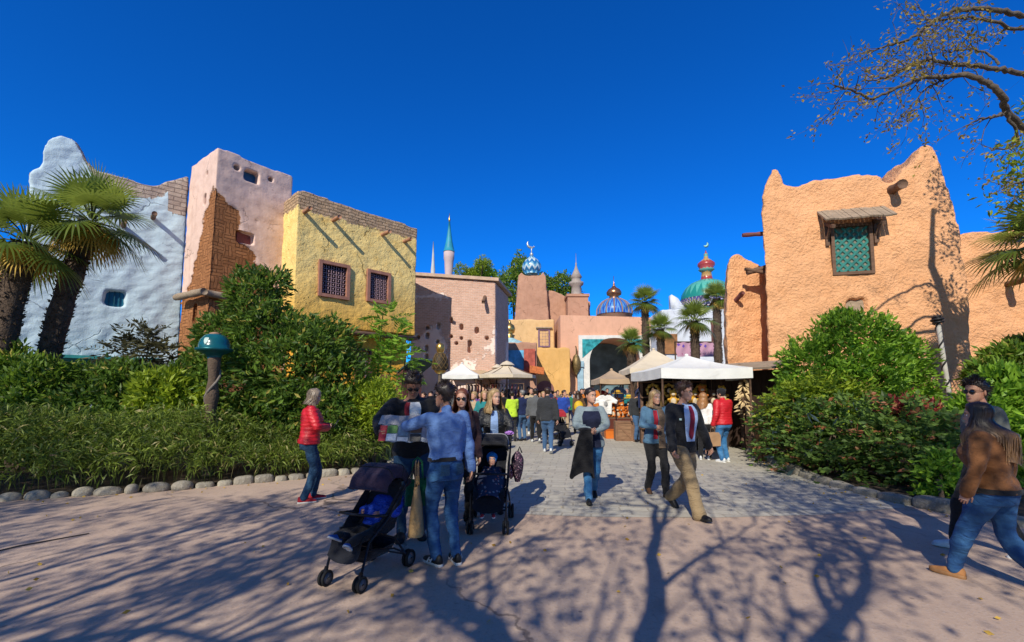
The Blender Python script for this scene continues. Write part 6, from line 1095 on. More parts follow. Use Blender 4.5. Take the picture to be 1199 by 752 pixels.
def member(base, px, D, rz, topc, botc, hairc, label, k=1.0, group='crowd in the market street'):
    o = copy_tree(BASES[base]); o.location = at(px, D); o.rotation_euler = (0, 0, R(rz)); k *= 1 + .05 * math.sin(px * 1.7); o.scale = (k, k, k); o['label'] = label; o['group'] = group; o['category'] = 'person'
    for ch in o.children:
        n = ch.name.split('.')[0]; m = cloth('cloth_' + topc, TONE[topc]) if n == 'jacket' else cloth('cloth_' + botc, TONE[botc]) if n == 'trousers' else HT[hairc] if n == 'hair' else None
        if m: ch.material_slots[0].link = 'OBJECT'; ch.material_slots[0].material = m
    return o
CR = [('m_walk', 641, 12.6, -6, 'charcoal', 'denim', 'brown', 'man in charcoal hooded jacket and jeans walking away up the street', 1.0),
 ('m_walk', 627, 15.2, 4, 'grey', 'black', 'dark', 'tall man in grey jacket and black trousers walking away', 1.06), ('m_stand', 612, 15.8, 25, 'navy', 'denim', 'grey', 'man in navy hooded top and jeans near the beige parasol', 1.0),
 ('f_stand', 600, 15.6, 10, 'lime', 'charcoal', 'dark', 'person in a lime yellow high visibility jacket', 1.0), ('m_stand', 660, 17.4, 200, 'royal', 'beige', 'dark', 'person in royal blue jacket and beige trousers', 1.0),
 ('f_walk', 677, 18.4, 5, 'brown', 'charcoal', 'brown', 'person wearing a round yellow rucksack', 1.0), ('m_walk', 650, 19.5, 180, 'red', 'charcoal', 'dark', 'man in red top coming down the street', 1.0),
 ('f_stand', 556, 13.2, 150, 'beige', 'denim', 'blond', 'fair haired woman in beige coat under the white parasol', 1.0), ('f_walk', 567, 12.2, 190, 'teal', 'denim', 'blond', 'long haired blonde woman in teal jacket', 1.0),
 ('m_stand', 590, 19.5, 60, 'black', 'charcoal', 'dark', 'man in all black beneath the beige parasol', 1.0), ('m_walk', 575, 21.0, 170, 'wine', 'black', 'brown', 'man in wine red jacket beneath the beige parasol', 1.0),
 ('m_stand', 619, 21.5, 190, 'black', 'denim', 'dark', 'tall man in black jacket and jeans facing down the street', 1.08), ('f_walk', 632, 23.5, 180, 'white', 'denim', 'auburn', 'auburn haired woman in white top and jeans', 1.0),
 ('m_walk', 668, 22.0, 0, 'green', 'navy', 'dark', 'man in green jacket walking away', 1.0), ('f_stand', 672, 25.5, 170, 'lightblue', 'white', 'brown', 'woman in light blue top and white trousers', 1.0),
 ('m_stand', 684, 26.0, 180, 'navy', 'khaki', 'dark', 'man in navy top and khaki trousers by the archway', 1.03), ('f_walk', 692, 24.0, 185, 'pink', 'black', 'blond', 'woman in pink top and black trousers by the archway', 1.0),
 ('m_walk', 697, 21.5, 175, 'white', 'denim', 'dark', 'man in white top and jeans by the tan canopy', 1.0), ('f_stand', 706, 22.5, 190, 'orange', 'black', 'brown', 'person in orange top under the tan canopy', 1.0),
 ('m_stand', 700, 28.5, 0, 'grey', 'denim', 'grey', 'grey haired man in grey jacket at the archway', 1.0), ('f_walk', 657, 28.5, 180, 'purple', 'denim', 'dark', 'woman in purple jacket far up the street', 1.0),
 ('m_walk', 645, 29.5, 0, 'navy', 'black', 'dark', 'man in navy jacket and black trousers far up the street', 1.05), ('f_stand', 637, 27.0, 200, 'beige', 'brown', 'blond', 'blonde woman in beige jacket and brown trousers', 1.0),
 ('m_stand', 625, 30.0, 190, 'brown', 'beige', 'brown', 'man in brown jacket and beige trousers far up the street', 1.03), ('f_walk', 606, 25.0, 180, 'red', 'black', 'dark', 'woman in red top and black trousers by the shop', 1.0),
 ('m_walk', 596, 24.0, 10, 'teal', 'black', 'dark', 'man in teal jacket and black trousers by the shop', 1.0), ('f_stand', 583, 17.3, 200, 'charcoal', 'navy', 'brown', 'woman in charcoal jacket behind the blonde stroller pusher', 1.0),
 ('m_stand', 533, 17.6, 170, 'grey', 'charcoal', 'dark', 'man in grey jacket left of the white parasol pole', 1.0), ('f_walk', 549, 16.2, 180, 'lightblue', 'black', 'dark', 'woman in pale blue hat coloured jacket under the white parasol', 1.0),
 ('m_walk', 505, 14.8, 180, 'navy', 'denim', 'brown', 'man in navy jacket and jeans by the gold headed lamp', 1.0), ('f_stand', 521, 15.4, 190, 'black', 'black', 'auburn', 'auburn haired woman all in black by the gold headed lamp', 1.0),
 ('m_walk', 527, 19.0, 175, 'wine', 'denim', 'dark', 'man in wine jacket and jeans behind the gold headed lamp', 1.0), ('f_walk', 541, 21.5, 185, 'white', 'black', 'blond', 'blonde woman in white jacket behind the white parasol pole', 1.0), ('m_stand', 512, 20.5, 160, 'lightblue', 'navy', 'grey', 'grey haired man in pale blue beside the yellow house porch', 1.0), ('f_stand', 497, 17.5, 150, 'red', 'denim', 'brown', 'woman in red jacket and jeans near the yellow house porch', 1.0), ('m_walk', 552, 24.5, 10, 'green', 'denim', 'dark', 'man in green jacket and jeans among the garment racks', 1.0), ('f_walk', 562, 18.6, 185, 'purple', 'black', 'dark', 'woman in purple jacket in front of the garment racks', 1.0), ('m_stand', 573, 15.0, 15, 'brown', 'denim', 'brown', 'man in brown jacket and jeans right of the white parasol', 1.0), ('f_stand', 588, 22.6, 190, 'orange', 'denim', 'auburn', 'auburn haired person in orange under the beige parasol', 1.0), ('m_walk', 622, 18.2, 178, 'beige', 'denim', 'brown', 'man in beige jacket and jeans in the middle of the street', 1.0), ('f_walk', 636, 17.0, 185, 'navy', 'charcoal', 'blond', 'blonde woman in navy jacket in the middle of the street', 1.0), ('m_stand', 653, 24.2, 170, 'grey', 'khaki', 'dark', 'man in grey jacket and khaki trousers mid street', 1.04), ('f_stand', 664, 27.2, 190, 'yellow', 'denim', 'brown', 'woman in yellow top far up the street', 1.0), ('m_walk', 681, 22.4, 182, 'black', 'denim', 'brown', 'man in black jacket and jeans short of the archway', 1.0), ('f_walk', 689, 29.0, 0, 'green', 'beige', 'blond', 'blonde woman in green at the archway', 1.0), ('m_walk', 711, 27.5, 175, 'royal', 'black', 'dark', 'man in royal blue inside the archway shade', 1.05), ('f_stand', 720, 20.8, 180, 'black', 'denim', 'blond', 'blonde woman in black behind the toy table', 1.0), ('m_stand', 733, 21.5, 190, 'teal', 'khaki', 'grey', 'grey haired man in teal behind the toy table', 1.0), ('m_walk', 608, 29.0, 180, 'white', 'charcoal', 'brown', 'man in white shirt at the brown arched door', 1.0), ('f_walk', 616, 33.0, 180, 'teal', 'denim', 'dark', 'dark haired woman in teal by the ochre block', 1.0), ('m_stand', 640, 33.0, 185, 'wine', 'khaki', 'grey', 'grey haired man in wine jacket by the ochre block', 1.0), ('m_walk', 673, 33.0, 180, 'lightblue', 'denim', 'dark', 'man in pale blue by the brass lantern', 1.0), ('f_walk', 683, 34.0, 180, 'black', 'black', 'brown', 'brown haired woman in black by the brass lantern', 1.0), ('f_walk', 713, 18.0, 190, 'navy', 'beige', 'blond', 'blonde woman in navy top and beige trousers beside the toy table', 1.0), ('m_stand', 745, 15.5, 200, 'charcoal', 'denim', 'dark', 'man in charcoal jacket between the two canopies', 1.0), ('m_walk', 812, 12.9, 60, 'brown', 'black', 'dark', 'shopper in brown jacket under the white canopy', 1.0)]
for c in CR: member(*c[:8], c[8] if len(c) > 8 else 1.0)
for b in BASES.values():
    for ch in list(b.children): bpy.data.objects.remove(ch)
    bpy.data.objects.remove(b)
c = P(677, 476, 18.1); rk = thing('rucksack', 'round yellow rucksack on the back of a person up the street', 'bag', (c.x, c.y - .14, c.z)); q = MB(); q.ball((0, 0, 0), (.19, .12, .23)); q.build('pouch', mat('yellow_nylon', (.62, .40, .02), .6, .15, 5, .3), rk); q = MB(); q.ball((0, -.1, -.06), (.12, .05, .10)); q.build('pocket', mat('yellow_nylon', (.62, .4, .02)), rk)
# ------------------------------------------------------------------ strollers
FR_M = mat('dark_frame', (.02, .022, .03), .35, .2, 8, .1, metal=.5); TYRE = mat('tyre_rubber', (.012, .012, .012), .8, .2, 20, .3); RIM = mat('grey_rim', (.12, .12, .13), .4, .2, 10, .1); SEATF = cloth('stroller_fabric', (.010, .011, .016), .85, .4)
def stroller(label, loc, rz, hoodm, baskm=SEATF, seatm=SEATF, hoodlip=None, hood_open=18):
    t = thing('stroller', label, 'stroller', loc, rz); q = MB()
    for s in (-1, 1):
        q.tube([(s * .21, .37, .16), (s * .215, .28, .42), (s * .225, -.02, .60), (s * .235, -.30, .88), (s * .24, -.42, 1.02)], .0125, 8); q.tube([(s * .24, -.33, .10), (s * .225, -.12, .36), (s * .215, .20, .50)], .012, 8); q.tube([(s * .215, .30, .36), (s * .23, -.10, .26), (s * .24, -.30, .15)], .010, 8)
    for y, z, x in ((.33, .26, .21), (.05, .30, .22), (-.30, .14, .235), (.30, .40, .21)): q.tube([(-x, y, z), (x, y, z)], .010, 8)
    q.tube([(-.215, .02, .62), (-.20, .22, .66), (0, .27, .67), (.20, .22, .66), (.215, .02, .62)], .014, 8); q.build('frame', FR_M, t)
    for s in (-1, 1):
        q = MB(); q.tube([(s * .24, -.42, 1.02), (s * .24, -.47, 1.07), (s * .235, -.54, 1.065)], .018, 8, round_caps=True); q.build('handle', TYRE, t)
        for y, r, x in ((.385, .075, .21), (-.345, .088, .245)):
            for o in ((-.024, .024) if y > 0 else (-.02, .02)):
                a = np.linspace(0, 2 * PI, 20, endpoint=False); q = MB(); q.tube([(s * x + o, y + r * .84 * math.cos(b), r + r * .84 * math.sin(b)) for b in a], r * .19, 7, closed=True); w = q.build('wheel', TYRE, t)
                q = MB(); q.lathe([(.012, -.012), (r * .78, -.006), (r * .78, .006), (.012, .012)], (s * x + o, y, r), 16, axis=(1, 0, 0)); q.build('rim', RIM, w)
        q = MB(); q.tube([(s * .21, .385, .075), (s * .21, .385, .14), (s * .21, .37, .18)], [.016, .024, .018], 8); q.build('fork', FR_M, t)
    def sl(pts, hw, rise=.03):
        p = np.array(pts); n = len(p); f = np.linspace(0, n - 1, n * 3); y = np.interp(f, range(n), p[:, 0]); z = np.interp(f, range(n), p[:, 1]); x = np.linspace(-1, 1, 11); return np.stack([np.repeat(x[None] * hw, len(f), 0), np.repeat(y[:, None], 11, 1), z[:, None] + rise * (np.abs(x)[None] ** 3) * 1.5], 2)
    q = MB(); q.grid(sl([(.40, .24), (.36, .30), (.33, .42), (.20, .44), (.0, .40), (-.10, .48), (-.20, .68), (-.29, .90)], .185, .04)); q.build('seat', seatm, t)
    for s in (-1, 1): q = MB(); q.grid([[(s * .195, .20, .46), (s * .20, .0, .42), (s * .205, -.14, .46)], [(s * .20, .14, .56), (s * .205, -.05, .62), (s * .215, -.24, .72)], [(s * .21, .0, .66), (s * .21, -.1, .76), (s * .215, -.28, .90)]]); q.build('side_panel', seatm, t)
    ph = np.radians(np.linspace(hood_open, 165, 22)); ss = np.linspace(-1, 1, 21); g = []
    for p in ph:
        r = .335 * (1 - .42 * np.abs(ss) ** 5) * (1 + .018 * math.cos(p * 9)); g.append(np.stack([.215 * np.sin(ss * PI / 2) ** 1 * (1 - .0 * ss), -.16 + r * math.cos(p) * .95, .80 + r * math.sin(p) * .93], 1))
    g = np.array(g); q = MB(); q.grid(g); q.grid(g[:, ::-1] * np.array([.97, .98, .985])); q.tube(g[0], .010, 7); h = q.build('hood', hoodm, t)
    for e in (0, 20): pass
    for k in (7, 14): q = MB(); q.tube(g[k] + np.array([0, 0, .003]), .006, 6); q.build('seam', hoodlip or SEATF, h)
    q = MB(); q.grid(sl([(.22, .30), (.18, .17), (-.18, .16), (-.28, .30)], .19, .09)); q.build('basket', baskm, t); return t
def place(o, t, lp, rz=0): lp = Vector(lp) * t.scale[0]; w = Matrix.Translation(t.location) @ Matrix.Rotation(t.rotation_euler.z, 4, 'Z') @ Vector(lp); o.location = w; o.rotation_euler = (0, 0, t.rotation_euler.z + rz)
AUB = cloth('aubergine_fabric', (.032, .020, .040), .85, .4)
s1 = stroller('stroller with aubergine hood and a sleeping child in blue, nearest the camera', (-1.30, 4.28, .004), PI - R(22), AUB); s1.scale = (.88, .88, .88)
BLUJ = cloth('cobalt_padded', (.01, .05, .42), .5, .7, 150, .15, 0, .4, 14)
ch, I = person('small child in cobalt blue jacket lying in the aubergine stroller', (0, 0, 0), 0, .99, 'm', 1.12, -.72, .2, .3, seat=True, pz=.75, detail=1, headk=1.35, vox=.03, feet=[(-.16, .80, .62, .35, .55), (.10, .74, .70, -.1, .5)], arms=[dict(to=(-.20, .12, .98)), dict(to=(.20, .1, .98))],
    top=dict(mat=BLUJ, name='jacket', hem=.86, fit=.05, puff=(.11, .02)), bot=dict(mat=BLK, name='trousers', fit=.03), shoe=(mat('blue_canvas', (.03, .09, .30), .8, .2), M_SOLEW), hair_=('short', H_BRN)); place(ch, s1, (0, -.10, -.01))
def tote(label, name, w, h, d, m, seed=1, strap=.22):
    t = thing(name, label, 'bag'); r = np.random.default_rng(seed); g = []
    for k in np.linspace(0, 1, 9): a = np.linspace(0, 2 * PI, 24, endpoint=False); wx = w / 2 * (.96 - .12 * k); dy = d / 2 * (1 - .75 * k) + .004; c, s = np.cos(a), np.sin(a); g.append(np.stack([wx * np.sign(c) * np.abs(c) ** .5, dy * np.sign(s) * np.abs(s) ** .6 + .012 * np.sin(a * 3 + k * 5) * (k * (1.3 - k)), np.full(24, k * h) + .008 * np.sin(a * 2) * k], 1))
    q = MB(); q.grid(np.array(g), cv=True); q.f.append((np.array([list(range(24))[::-1]]), 0)); q.build('sack', m, t); q = MB()
    for y in (-.012, .012): q.tube([(-w * .22, y, h * .97), (-w * .17, y, h + strap * .8), (0, y, h + strap), (w * .17, y, h + strap * .8), (w * .22, y, h * .97)], (.010, .004), 6)
    q.build('handle', m, t); return t
TANB = cloth('tan_cotton', (.40, .25, .11), .9, .8, 120, .15, scale=6)
b = tote('tan cotton shopping bag hanging behind the aubergine stroller', 'tote_bag', .34, .46, .14, TANB); place(b, s1, (-.30, -.40, .34), PI / 2 + .5)
s2 = stroller('stroller with black hood pushed by the blonde woman', (-.27, 5.85, .004), PI - R(2), cloth('black_hood', (.012, .012, .014)), hoodlip=mat('grey_piping', (.3, .3, .32), .6), hood_open=40)
def floral(name, base, c1, c2, s_):
    t = NT(name); co = t.coord(); v = t.n('ShaderNodeTexVoronoi'); v.inputs['Scale'].default_value = s_; t.l(co, v.inputs['Vector']); w = t.noise(co, s_ * .8, 3); col = t.mix(t.ramp(v.outputs['Distance'], .34, .26), base, t.mix(t.ramp(w, .45, .55), c1, c2)); t.set(color=col, rough=.85); return t.m
FLO = floral('floral_blanket', (.02, .03, .07), (.16, .24, .30), (.35, .10, .07), 22)
ch, I = person('small child under a floral blanket in the black stroller', (0, 0, 0), 0, .92, 'f', 1.12, -.42, .1, .1, pz=.82, detail=1, headk=1.35, vox=.03, feet=[(-.12, .78, .36, .1, .0), (.12, .78, .36, -.1, .0)], arms=[dict(to=(-.22, .3, .98)), dict(to=(.22, .3, .98))],
    top=dict(mat=FLO, name='jacket', hem=.86, fit=.04), bot=dict(mat=FLO, name='trousers', fit=.04), shoe=(mat('red_shoe', (.5, .03, .04), .6, .2), M_SOLEW), hair_=('hood', cloth('azure_hat', (.01, .20, .55), .5, .4), 0, .03)); place(ch, s2, (0, -.06, .0))
q = MB(); q.grid([[(x * .185 * (1 + .1 * (j < 4)), .0 + j * .05 - .05 * abs(x), .66 + .04 * math.sin(j * .9) - .012 * j - .12 * abs(x) ** 2.5 - (.05 * (j - 5) if j > 5 else 0)) for x in np.linspace(-1, 1, 11)] for j in range(9)]); bl = q.build('blanket', FLO); tag(bl, 'floral blanket laid over the child in the black stroller', 'blanket'); place(bl, s2, (0, 0, 0))
b = tote('tan bag hanging at the left side of the black stroller', 'tote_bag', .26, .40, .12, TANB, 2); place(b, s2, (.33, -.36, .44), PI / 2)
bp = thing('backpack', 'pink flecked backpack hanging from the black stroller handle', 'backpack'); q = MB(); g = []
for k in np.linspace(0, 1, 12): a = np.linspace(0, 2 * PI, 20, endpoint=False); f = math.sin(min(1, .25 + k * 1.1) * PI * .5) * (1 if k < .7 else math.cos((k - .7) / .3 * PI / 2 * .85)); g.append(np.stack([.14 * f * np.cos(a), .085 * f * np.sin(a), np.full(20, k * .40)], 1))
q.grid(np.array(g), cv=True); q.f.append((np.array([list(range(20))[::-1]]), 0)); q.build('sack', floral('pink_fleck', (.03, .015, .03), (.45, .16, .28), (.5, .4, .42), 45), bp); q = MB(); q.ball((0, -.085, .13), (.10, .04, .10)); q.build('pocket', floral('pink_fleck2', (.05, .02, .04), (.5, .2, .3), (.5, .4, .42), 45), bp)
q = MB(); q.tube([(0, .0, .38), (.0, .03, .46), (0, .06, .38)], .012, 6); q.build('strap', BLK, bp); place(bp, s2, (-.33, -.38, .46), PI / 2)
q = MB()
for i in range(40): a = np.random.default_rng(i).normal(size=3); q.ball(np.array([0, 0, 0]) + nrm(a) * np.array([.05, .03, .02]), (.018, .014, .010), 0, 6, 4)
o = q.build('ribbon_bow', mat('lilac_ribbon', (.42, .20, .58), .6, .2, 20, .2)); tag(o, 'lilac bow tied on the black stroller handle', 'bow'); place(o, s2, (-.22, -.44, 1.10))
gb = tote('green and white bag hanging behind the map beside the aubergine hood', 'shopping_bag', .26, .26, .14, cloth('emerald_nylon', (.015, .16, .07), .6, .6), 4); gb.location = (-.98, 4.80, .50); gb.rotation_euler = (0, 0, .2)
# ------------------------------------------------------------------ lamps, posts
c = P(244, 540, 9.0); LK_ = .9; lp = thing('lamp_post', 'teal domed lamp on a twisted brown wooden post among the hedge', 'lamp', (c.x, 9.0, 0)); topc = P(251, 412, 9.0); dx = topc.x - c.x
k = np.linspace(0, 1, 26); pts = np.stack([dx * k + .015 * np.sin(k * 9), .012 * np.cos(k * 11), k * topc.z], 1); q = MB(); q.tube(pts, .125 + .018 * np.sin(k * 22) - .03 * k, 14); q.build('post', M_BARK, lp)
q = MB(); a = k * 16; q.tube(pts + np.stack([.115 * np.cos(a), .115 * np.sin(a), 0 * a], 1), .024, 6); q.build('vine', M_BARKG, lp)
q = MB(); z = topc.z; q.lathe([(.10, z - .16), (.15, z - .06), (.28, z + .0), (.33, z + .03), (.33, z + .06), (.31, z + .065)], (dx, 0, 0), 28); q.build('collar', mat('teal_dark_metal', (.01, .10, .12), .35, .2, 8, .1, metal=.4), lp)
q = MB(); q.lathe([(.315, z + .065), (.31, z + .17), (.276, z + .27), (.207, z + .36), (.104, z + .405), (.01, z + .415)], (dx, 0, 0), 28); dm = q.build('dome', mat('teal_enamel', (.008, .10, .12), .22, .2, 5, .05, spec=.6, coat=.4), lp)
q = MB(); q.lathe([(.11, z + .402), (.12, z + .42), (.03, z + .445), (.005, z + .45)], (dx, 0, 0), 16); q.build('cap', mat('tan_cap', (.35, .20, .13), .6, .2), dm)
q = MB()
for s in (0,):
    pr = [(.065, .315), (.17, .31), (.27, .276), (.36, .207)]; rad = lambda zz: np.interp(zz, [p_[0] for p_ in pr], [p_[1] for p_ in pr])
    q.grid([[(dx + x * w_, -math.sqrt(rad(zz) ** 2 - (x * w_) ** 2) - .012, z + zz) for x in np.linspace(-1, 1, 9)] for zz, w_ in ((.14, .004), (.165, .022), (.19, .036), (.22, .046), (.25, .05), (.28, .048), (.295, .03))])
q.build('emblem', mat('pale_emblem', (.42, .55, .52), .5, .2), dm, smooth=False)
dm.matrix_local = Matrix.Translation((dx, 0, z)) @ Matrix.Scale(.88, 4) @ Matrix.Translation((-dx, 0, -z)); [setattr(o_, 'matrix_local', dm.matrix_local.copy()) for o_ in lp.children if o_.name.startswith('collar')]
c = P(515, 460, 17); gl = thing('golden_lamp', 'gold headed lamp with a latticed cloak on a slim pole', 'lamp', (c.x, 17, 0)); Z = lambda py: P(515, py, 17).z
q = MB(); q.tube([(0, 0, 0), (0, 0, Z(436))], .075, 10); q.build('pole', M_WOODG, gl)
q = MB(); q.lathe([(.12, Z(438)), (.22, Z(435)), (.20, Z(432))], (0, 0, 0), 14); q.build('bowl', M_GOLD, gl)
q = MB(); q.lathe([(.22, Z(434)), (.30, Z(432)), (.285, Z(426)), (.25, Z(420)), (.20, Z(416)), (.10, Z(413.5))], (0, 0, 0), 20); body = q.build('cloak', mat('bronze_lattice', (.045, .032, .016), .6, .5, 8, .6, 14, .03), gl)
q = MB()
for i in range(10):
    for sg in (1, -1):
        a = i / 10 * 2 * PI; kk = np.linspace(0, 1, 8); zz = Z(432) + (Z(413) - Z(432)) * kk; rr = np.interp(zz, [Z(432), Z(426), Z(420), Z(416), Z(413)], [.31, .295, .26, .21, .12]); q.tube(np.stack([rr * np.cos(a + sg * kk * 1.6), rr * np.sin(a + sg * kk * 1.6), zz], 1), .010, 5)
q.build('lattice', mat('bronze_wire', (.16, .10, .035), .5, .3), body)
q = MB(); q.lathe([(.09, Z(414)), (.13, Z(412)), (.165, Z(408)), (.15, Z(404.5)), (.09, Z(402.3)), (.02, Z(401.5))], (0, 0, 0), 18); q.ball((0, -.12, Z(409.5)), (.02, .03, .035)); q.build('head', M_GOLD, gl)
a = P(1109, 442, 11.6); b = P(1098, 378, 11.6); tp = thing('twisted_pole', 'leaning black and pale twisted pole with coiled head before the adobe wall', 'pole', (a.x + .15, 11.6, 0)); k = np.linspace(0, 1, 30); e = np.array([b.x - a.x - .15, 0, b.z]); pts = np.outer(k, e)
q = MB(); q.tube(pts, .055, 10); q.build('shaft', mat('pale_shaft', (.48, .46, .42), .7, .2), tp); q = MB(); k = np.linspace(.05, 1, 160); an = k * 42; q.tube(np.outer(k, e) + np.stack([.05 * np.cos(an), .05 * np.sin(an), 0 * an], 1), .022, 6); q.build('spiral', mat('black_paint', (.015, .015, .018), .5, .2), tp)
q = MB(); k = np.linspace(0, 1, 60); an = k * 19; rr = .10 * np.sin(.4 + k * 2.5) + .02; q.tube(e + np.stack([rr * np.cos(an), rr * np.sin(an), k * .22 - .04], 1), .03, 6); q.ball(e + np.array([0, 0, .07]), (.10, .10, .11)); q.build('head', mat('black_paint', (.015, .015, .018)), tp)
# ------------------------------------------------------------------ canopies
def canopy(label, corners, ze, zp, val, m, posts=True, vm=None, sag=.10, name='canopy', pm=None):
    cs = [np.array((*c, ze)) for c in corners]; ctr = sum(cs) / 4; pk = ctr.copy(); pk[2] = zp; t = thing(name, label, 'canopy', (ctr[0], ctr[1], 0)); o = np.array([ctr[0], ctr[1], 0]); q = MB()
    for i in range(4):
        a, b = cs[i], cs[(i + 1) % 4]; g = []
        for u in np.linspace(0, 1, 13):
            e = a + (b - a) * u; row = []
            for v in np.linspace(0, 1, 11): p = e + (pk - e) * v; p[2] -= sag * math.sin(v * PI) * (.55 + .45 * math.sin(u * PI)) + .03 * math.sin(u * PI) * (1 - v); row.append(p - o)
            g.append(row)
        q.grid(g)
    q.build('roof', m, t); q = MB()
    for i in range(4):
        a, b = cs[i], cs[(i + 1) % 4]; n = nrm(np.cross(b - a, (0, 0, 1))); q.grid([[a + (b - a) * u - o - np.array([0, 0, v * val + .03 * math.sin(u * PI)]) + n * .012 * math.sin(u * 21) * v for v in np.linspace(0, 1, 5)] for u in np.linspace(0, 1, 29)])
    q.build('valance', vm or m, t)
    if posts:
        for c in cs: q = MB(); p = c - o + nrm(ctr - c) * .08 * np.array([1, 1, 0]); q.tube([(p[0], p[1], 0), (p[0], p[1], ze - .02)], .03, 8); q.tube([(p[0], p[1], ze - .35), tuple((p + (pk - o - p) * .35)[:2]) + (ze + .0,)], .018, 6); q.build('pole', pm or M_WOOD, t)
    q = MB(); q.ball(pk - o, (.06, .06, .05)); q.build('finial', m, t); return t
CVW = cloth('white_canvas', (.66, .66, .63), .9, .25, 200, .06, scale=2); CVC = cloth('cream_canvas', (.58, .50, .38), .9, .25, 200, .08, scale=2); CVT = cloth('tan_canvas', (.40, .29, .19), .9, .25, 200, .1, scale=2)
canopy('big white square market canopy on the right side of the street', [(3.98, 12.15), (6.35, 12.0), (6.75, 15.3), (4.05, 15.5)], 2.32, 2.78, .28, CVW)
canopy('cream market canopy showing above the white one', [(4.3, 16.6), (6.6, 16.4), (6.8, 18.9), (4.5, 19.2)], 2.55, 3.35, .2, CVC)
canopy('low tan market canopy over the toy table', [(3.35, 17.4), (4.6, 17.2), (4.9, 20.0), (3.5, 20.2)], 2.2, 2.6, .2, CVT)
canopy('small white square parasol in front of the rose brick wall', [(-3.05, 19.4), (-1.45, 19.3), (-1.35, 20.9), (-3.0, 21.0)], 2.42, 2.95, .16, CVW)
canopy('brownish canopy peeking above the small white parasol', [(-3.0, 22.2), (-1.0, 22.2), (-1.0, 24), (-3.0, 24)], 2.55, 3.3, .14, CVT)
def parasol(label, x, y, r, ze, zp, m, n=8):
    t = thing('parasol', label, 'parasol', (x, y, 0)); q = MB()
    for i in range(n):
        a0, a1 = i / n * 2 * PI + .2, (i + 1) / n * 2 * PI + .2; A = np.array([r * math.cos(a0), r * math.sin(a0), ze]); B = np.array([r * math.cos(a1), r * math.sin(a1), ze]); pk = np.array([0, 0, zp])
        q.grid([[((A + (B - A) * u) * (1 - v) + pk * v) - np.array([0, 0, .09 * math.sin(v * PI) + .05 * math.sin(u * PI) * (1 - v) * -1 * 0 + .04 * math.sin(u * PI) * v * (1 - v)]) for v in np.linspace(0, 1, 8)] for u in np.linspace(0, 1, 7)]); q.grid([[(A + (B - A) * u) - np.array([0, 0, v]) for v in (0, .08, .14)] for u in np.linspace(0, 1, 7)])
    c = q.build('canopy', m, t); q = MB(); q.lathe([(.34, zp - .12), (.2, zp + .0), (.03, zp + .07)], (0, 0, 0), 16); q.build('vent_cap', m, c); q = MB(); q.tube([(0, 0, 0), (0, 0, zp)], .03, 8); q.build('pole', M_WOOD, t)
    for i in range(n): a = i / n * 2 * PI + .2; q = MB(); q.tube([(0, 0, zp - .08), (r * .97 * math.cos(a), r * .97 * math.sin(a), ze - .02)], .012, 5); q.build('rib', M_WOOD, t)
    q = MB(); q.lathe([(.3, 0), (.3, .06), (.06, .1)], (0, 0, 0), 16); q.build('base', mat('cast_base', (.1, .1, .1), .8), t); return t
parasol('large beige octagonal parasol over the shop front', -.22, 20.0, 1.3, 2.42, 2.98, CVC)
parasol('second beige parasol behind the first', -.75, 22.6, 1.2, 2.5, 3.0, CVC)
# ------------------------------------------------------------------ stall goods
def gtable(label, loc, w, d, h, m, rz=0):
    t = thing('market_table', label, 'table', loc, rz); q = MB(); q.box((0, 0, h - .025), (w, d, .05)); q.build('table_top', M_WOOD, t, smooth=False); q = MB(); n = 40
    per = [(-w / 2, -d / 2), (w / 2, -d / 2), (w / 2, d / 2), (-w / 2, d / 2), (-w / 2, -d / 2)]; g = []
    for u in np.linspace(0, 3.999, n): i = int(u); f = u - i; x = per[i][0] + (per[i + 1][0] - per[i][0]) * f; y = per[i][1] + (per[i + 1][1] - per[i][1]) * f; g.append([(x * (1.01 + .02 * k * (1 + math.sin(u * 17))), y * (1.02 + .03 * k * (1 + math.sin(u * 17))), h - .052 - k * (h - .08)) for k in np.linspace(0, 1, 5)])
    q.grid(g, cu=True); q.build('skirt', m, t); return t
gtable('dark draped counter under the white canopy', (5.25, 13.6, 0), 1.9, .8, .85, cloth('stall_black', (.02, .015, .014)))
rk = thing('display_rack', 'dark timber display rack at the back of the white canopy', 'rack', (5.35, 15.0, 0)); q = MB()
for x in (-1.1, 0, 1.1): q.box((x, 0, 1.1), (.08, .08, 2.2))
for z in (.5, 1.0, 1.5, 2.0): q.box((0, -.02, z), (2.3, .3, .04))
q.build('frame', M_WOOD, rk, smooth=False); q = MB(); q.box((0, .15, 1.1), (2.3, .03, 2.2)); q.build('back_board', mat('dark_board', (.035, .022, .016), .9, .3), rk, smooth=False)
GP = [mat('mustard_plush', (.55, .30, .03), .9, .3, 8, .4, 40), mat('orange_plush', (.55, .15, .02), .9, .3, 8, .4, 40), mat('gold_tinsel', (.60, .38, .08), .4, .3, 20, .6, 60, metal=.6), mat('cream_plush', (.6, .5, .35), .9, .2, 8, .4, 40), mat('chocolate_plush', (.10, .05, .03), .9, .3, 8, .4, 40)]
r_ = np.random.default_rng(5); NTH = ['upper left', 'upper second', 'upper third', 'upper right end', 'lower left', 'lower second', 'lower third', 'lower right end']
for k in range(8):
    t = thing('wreath', 'gold tinsel ring on the display rack, %s' % NTH[k], 'wreath', (4.55 + (k % 4) * .52, 14.72, 1.72 if k < 4 else 1.22)); q = MB(); a = np.linspace(0, 2 * PI, 36, endpoint=False); q.tube(np.stack([.18 * np.cos(a), .02 * np.sin(a * 5), .18 * np.sin(a)], 1), .05 + .018 * np.sin(a * 9), 7, closed=True); q.build('ring', GP[2], t); q = MB(); q.ball((0, .0, 0), (.07, .03, .08)); q.build('centre', GP[[0, 3, 4, 1][k % 4]], t)
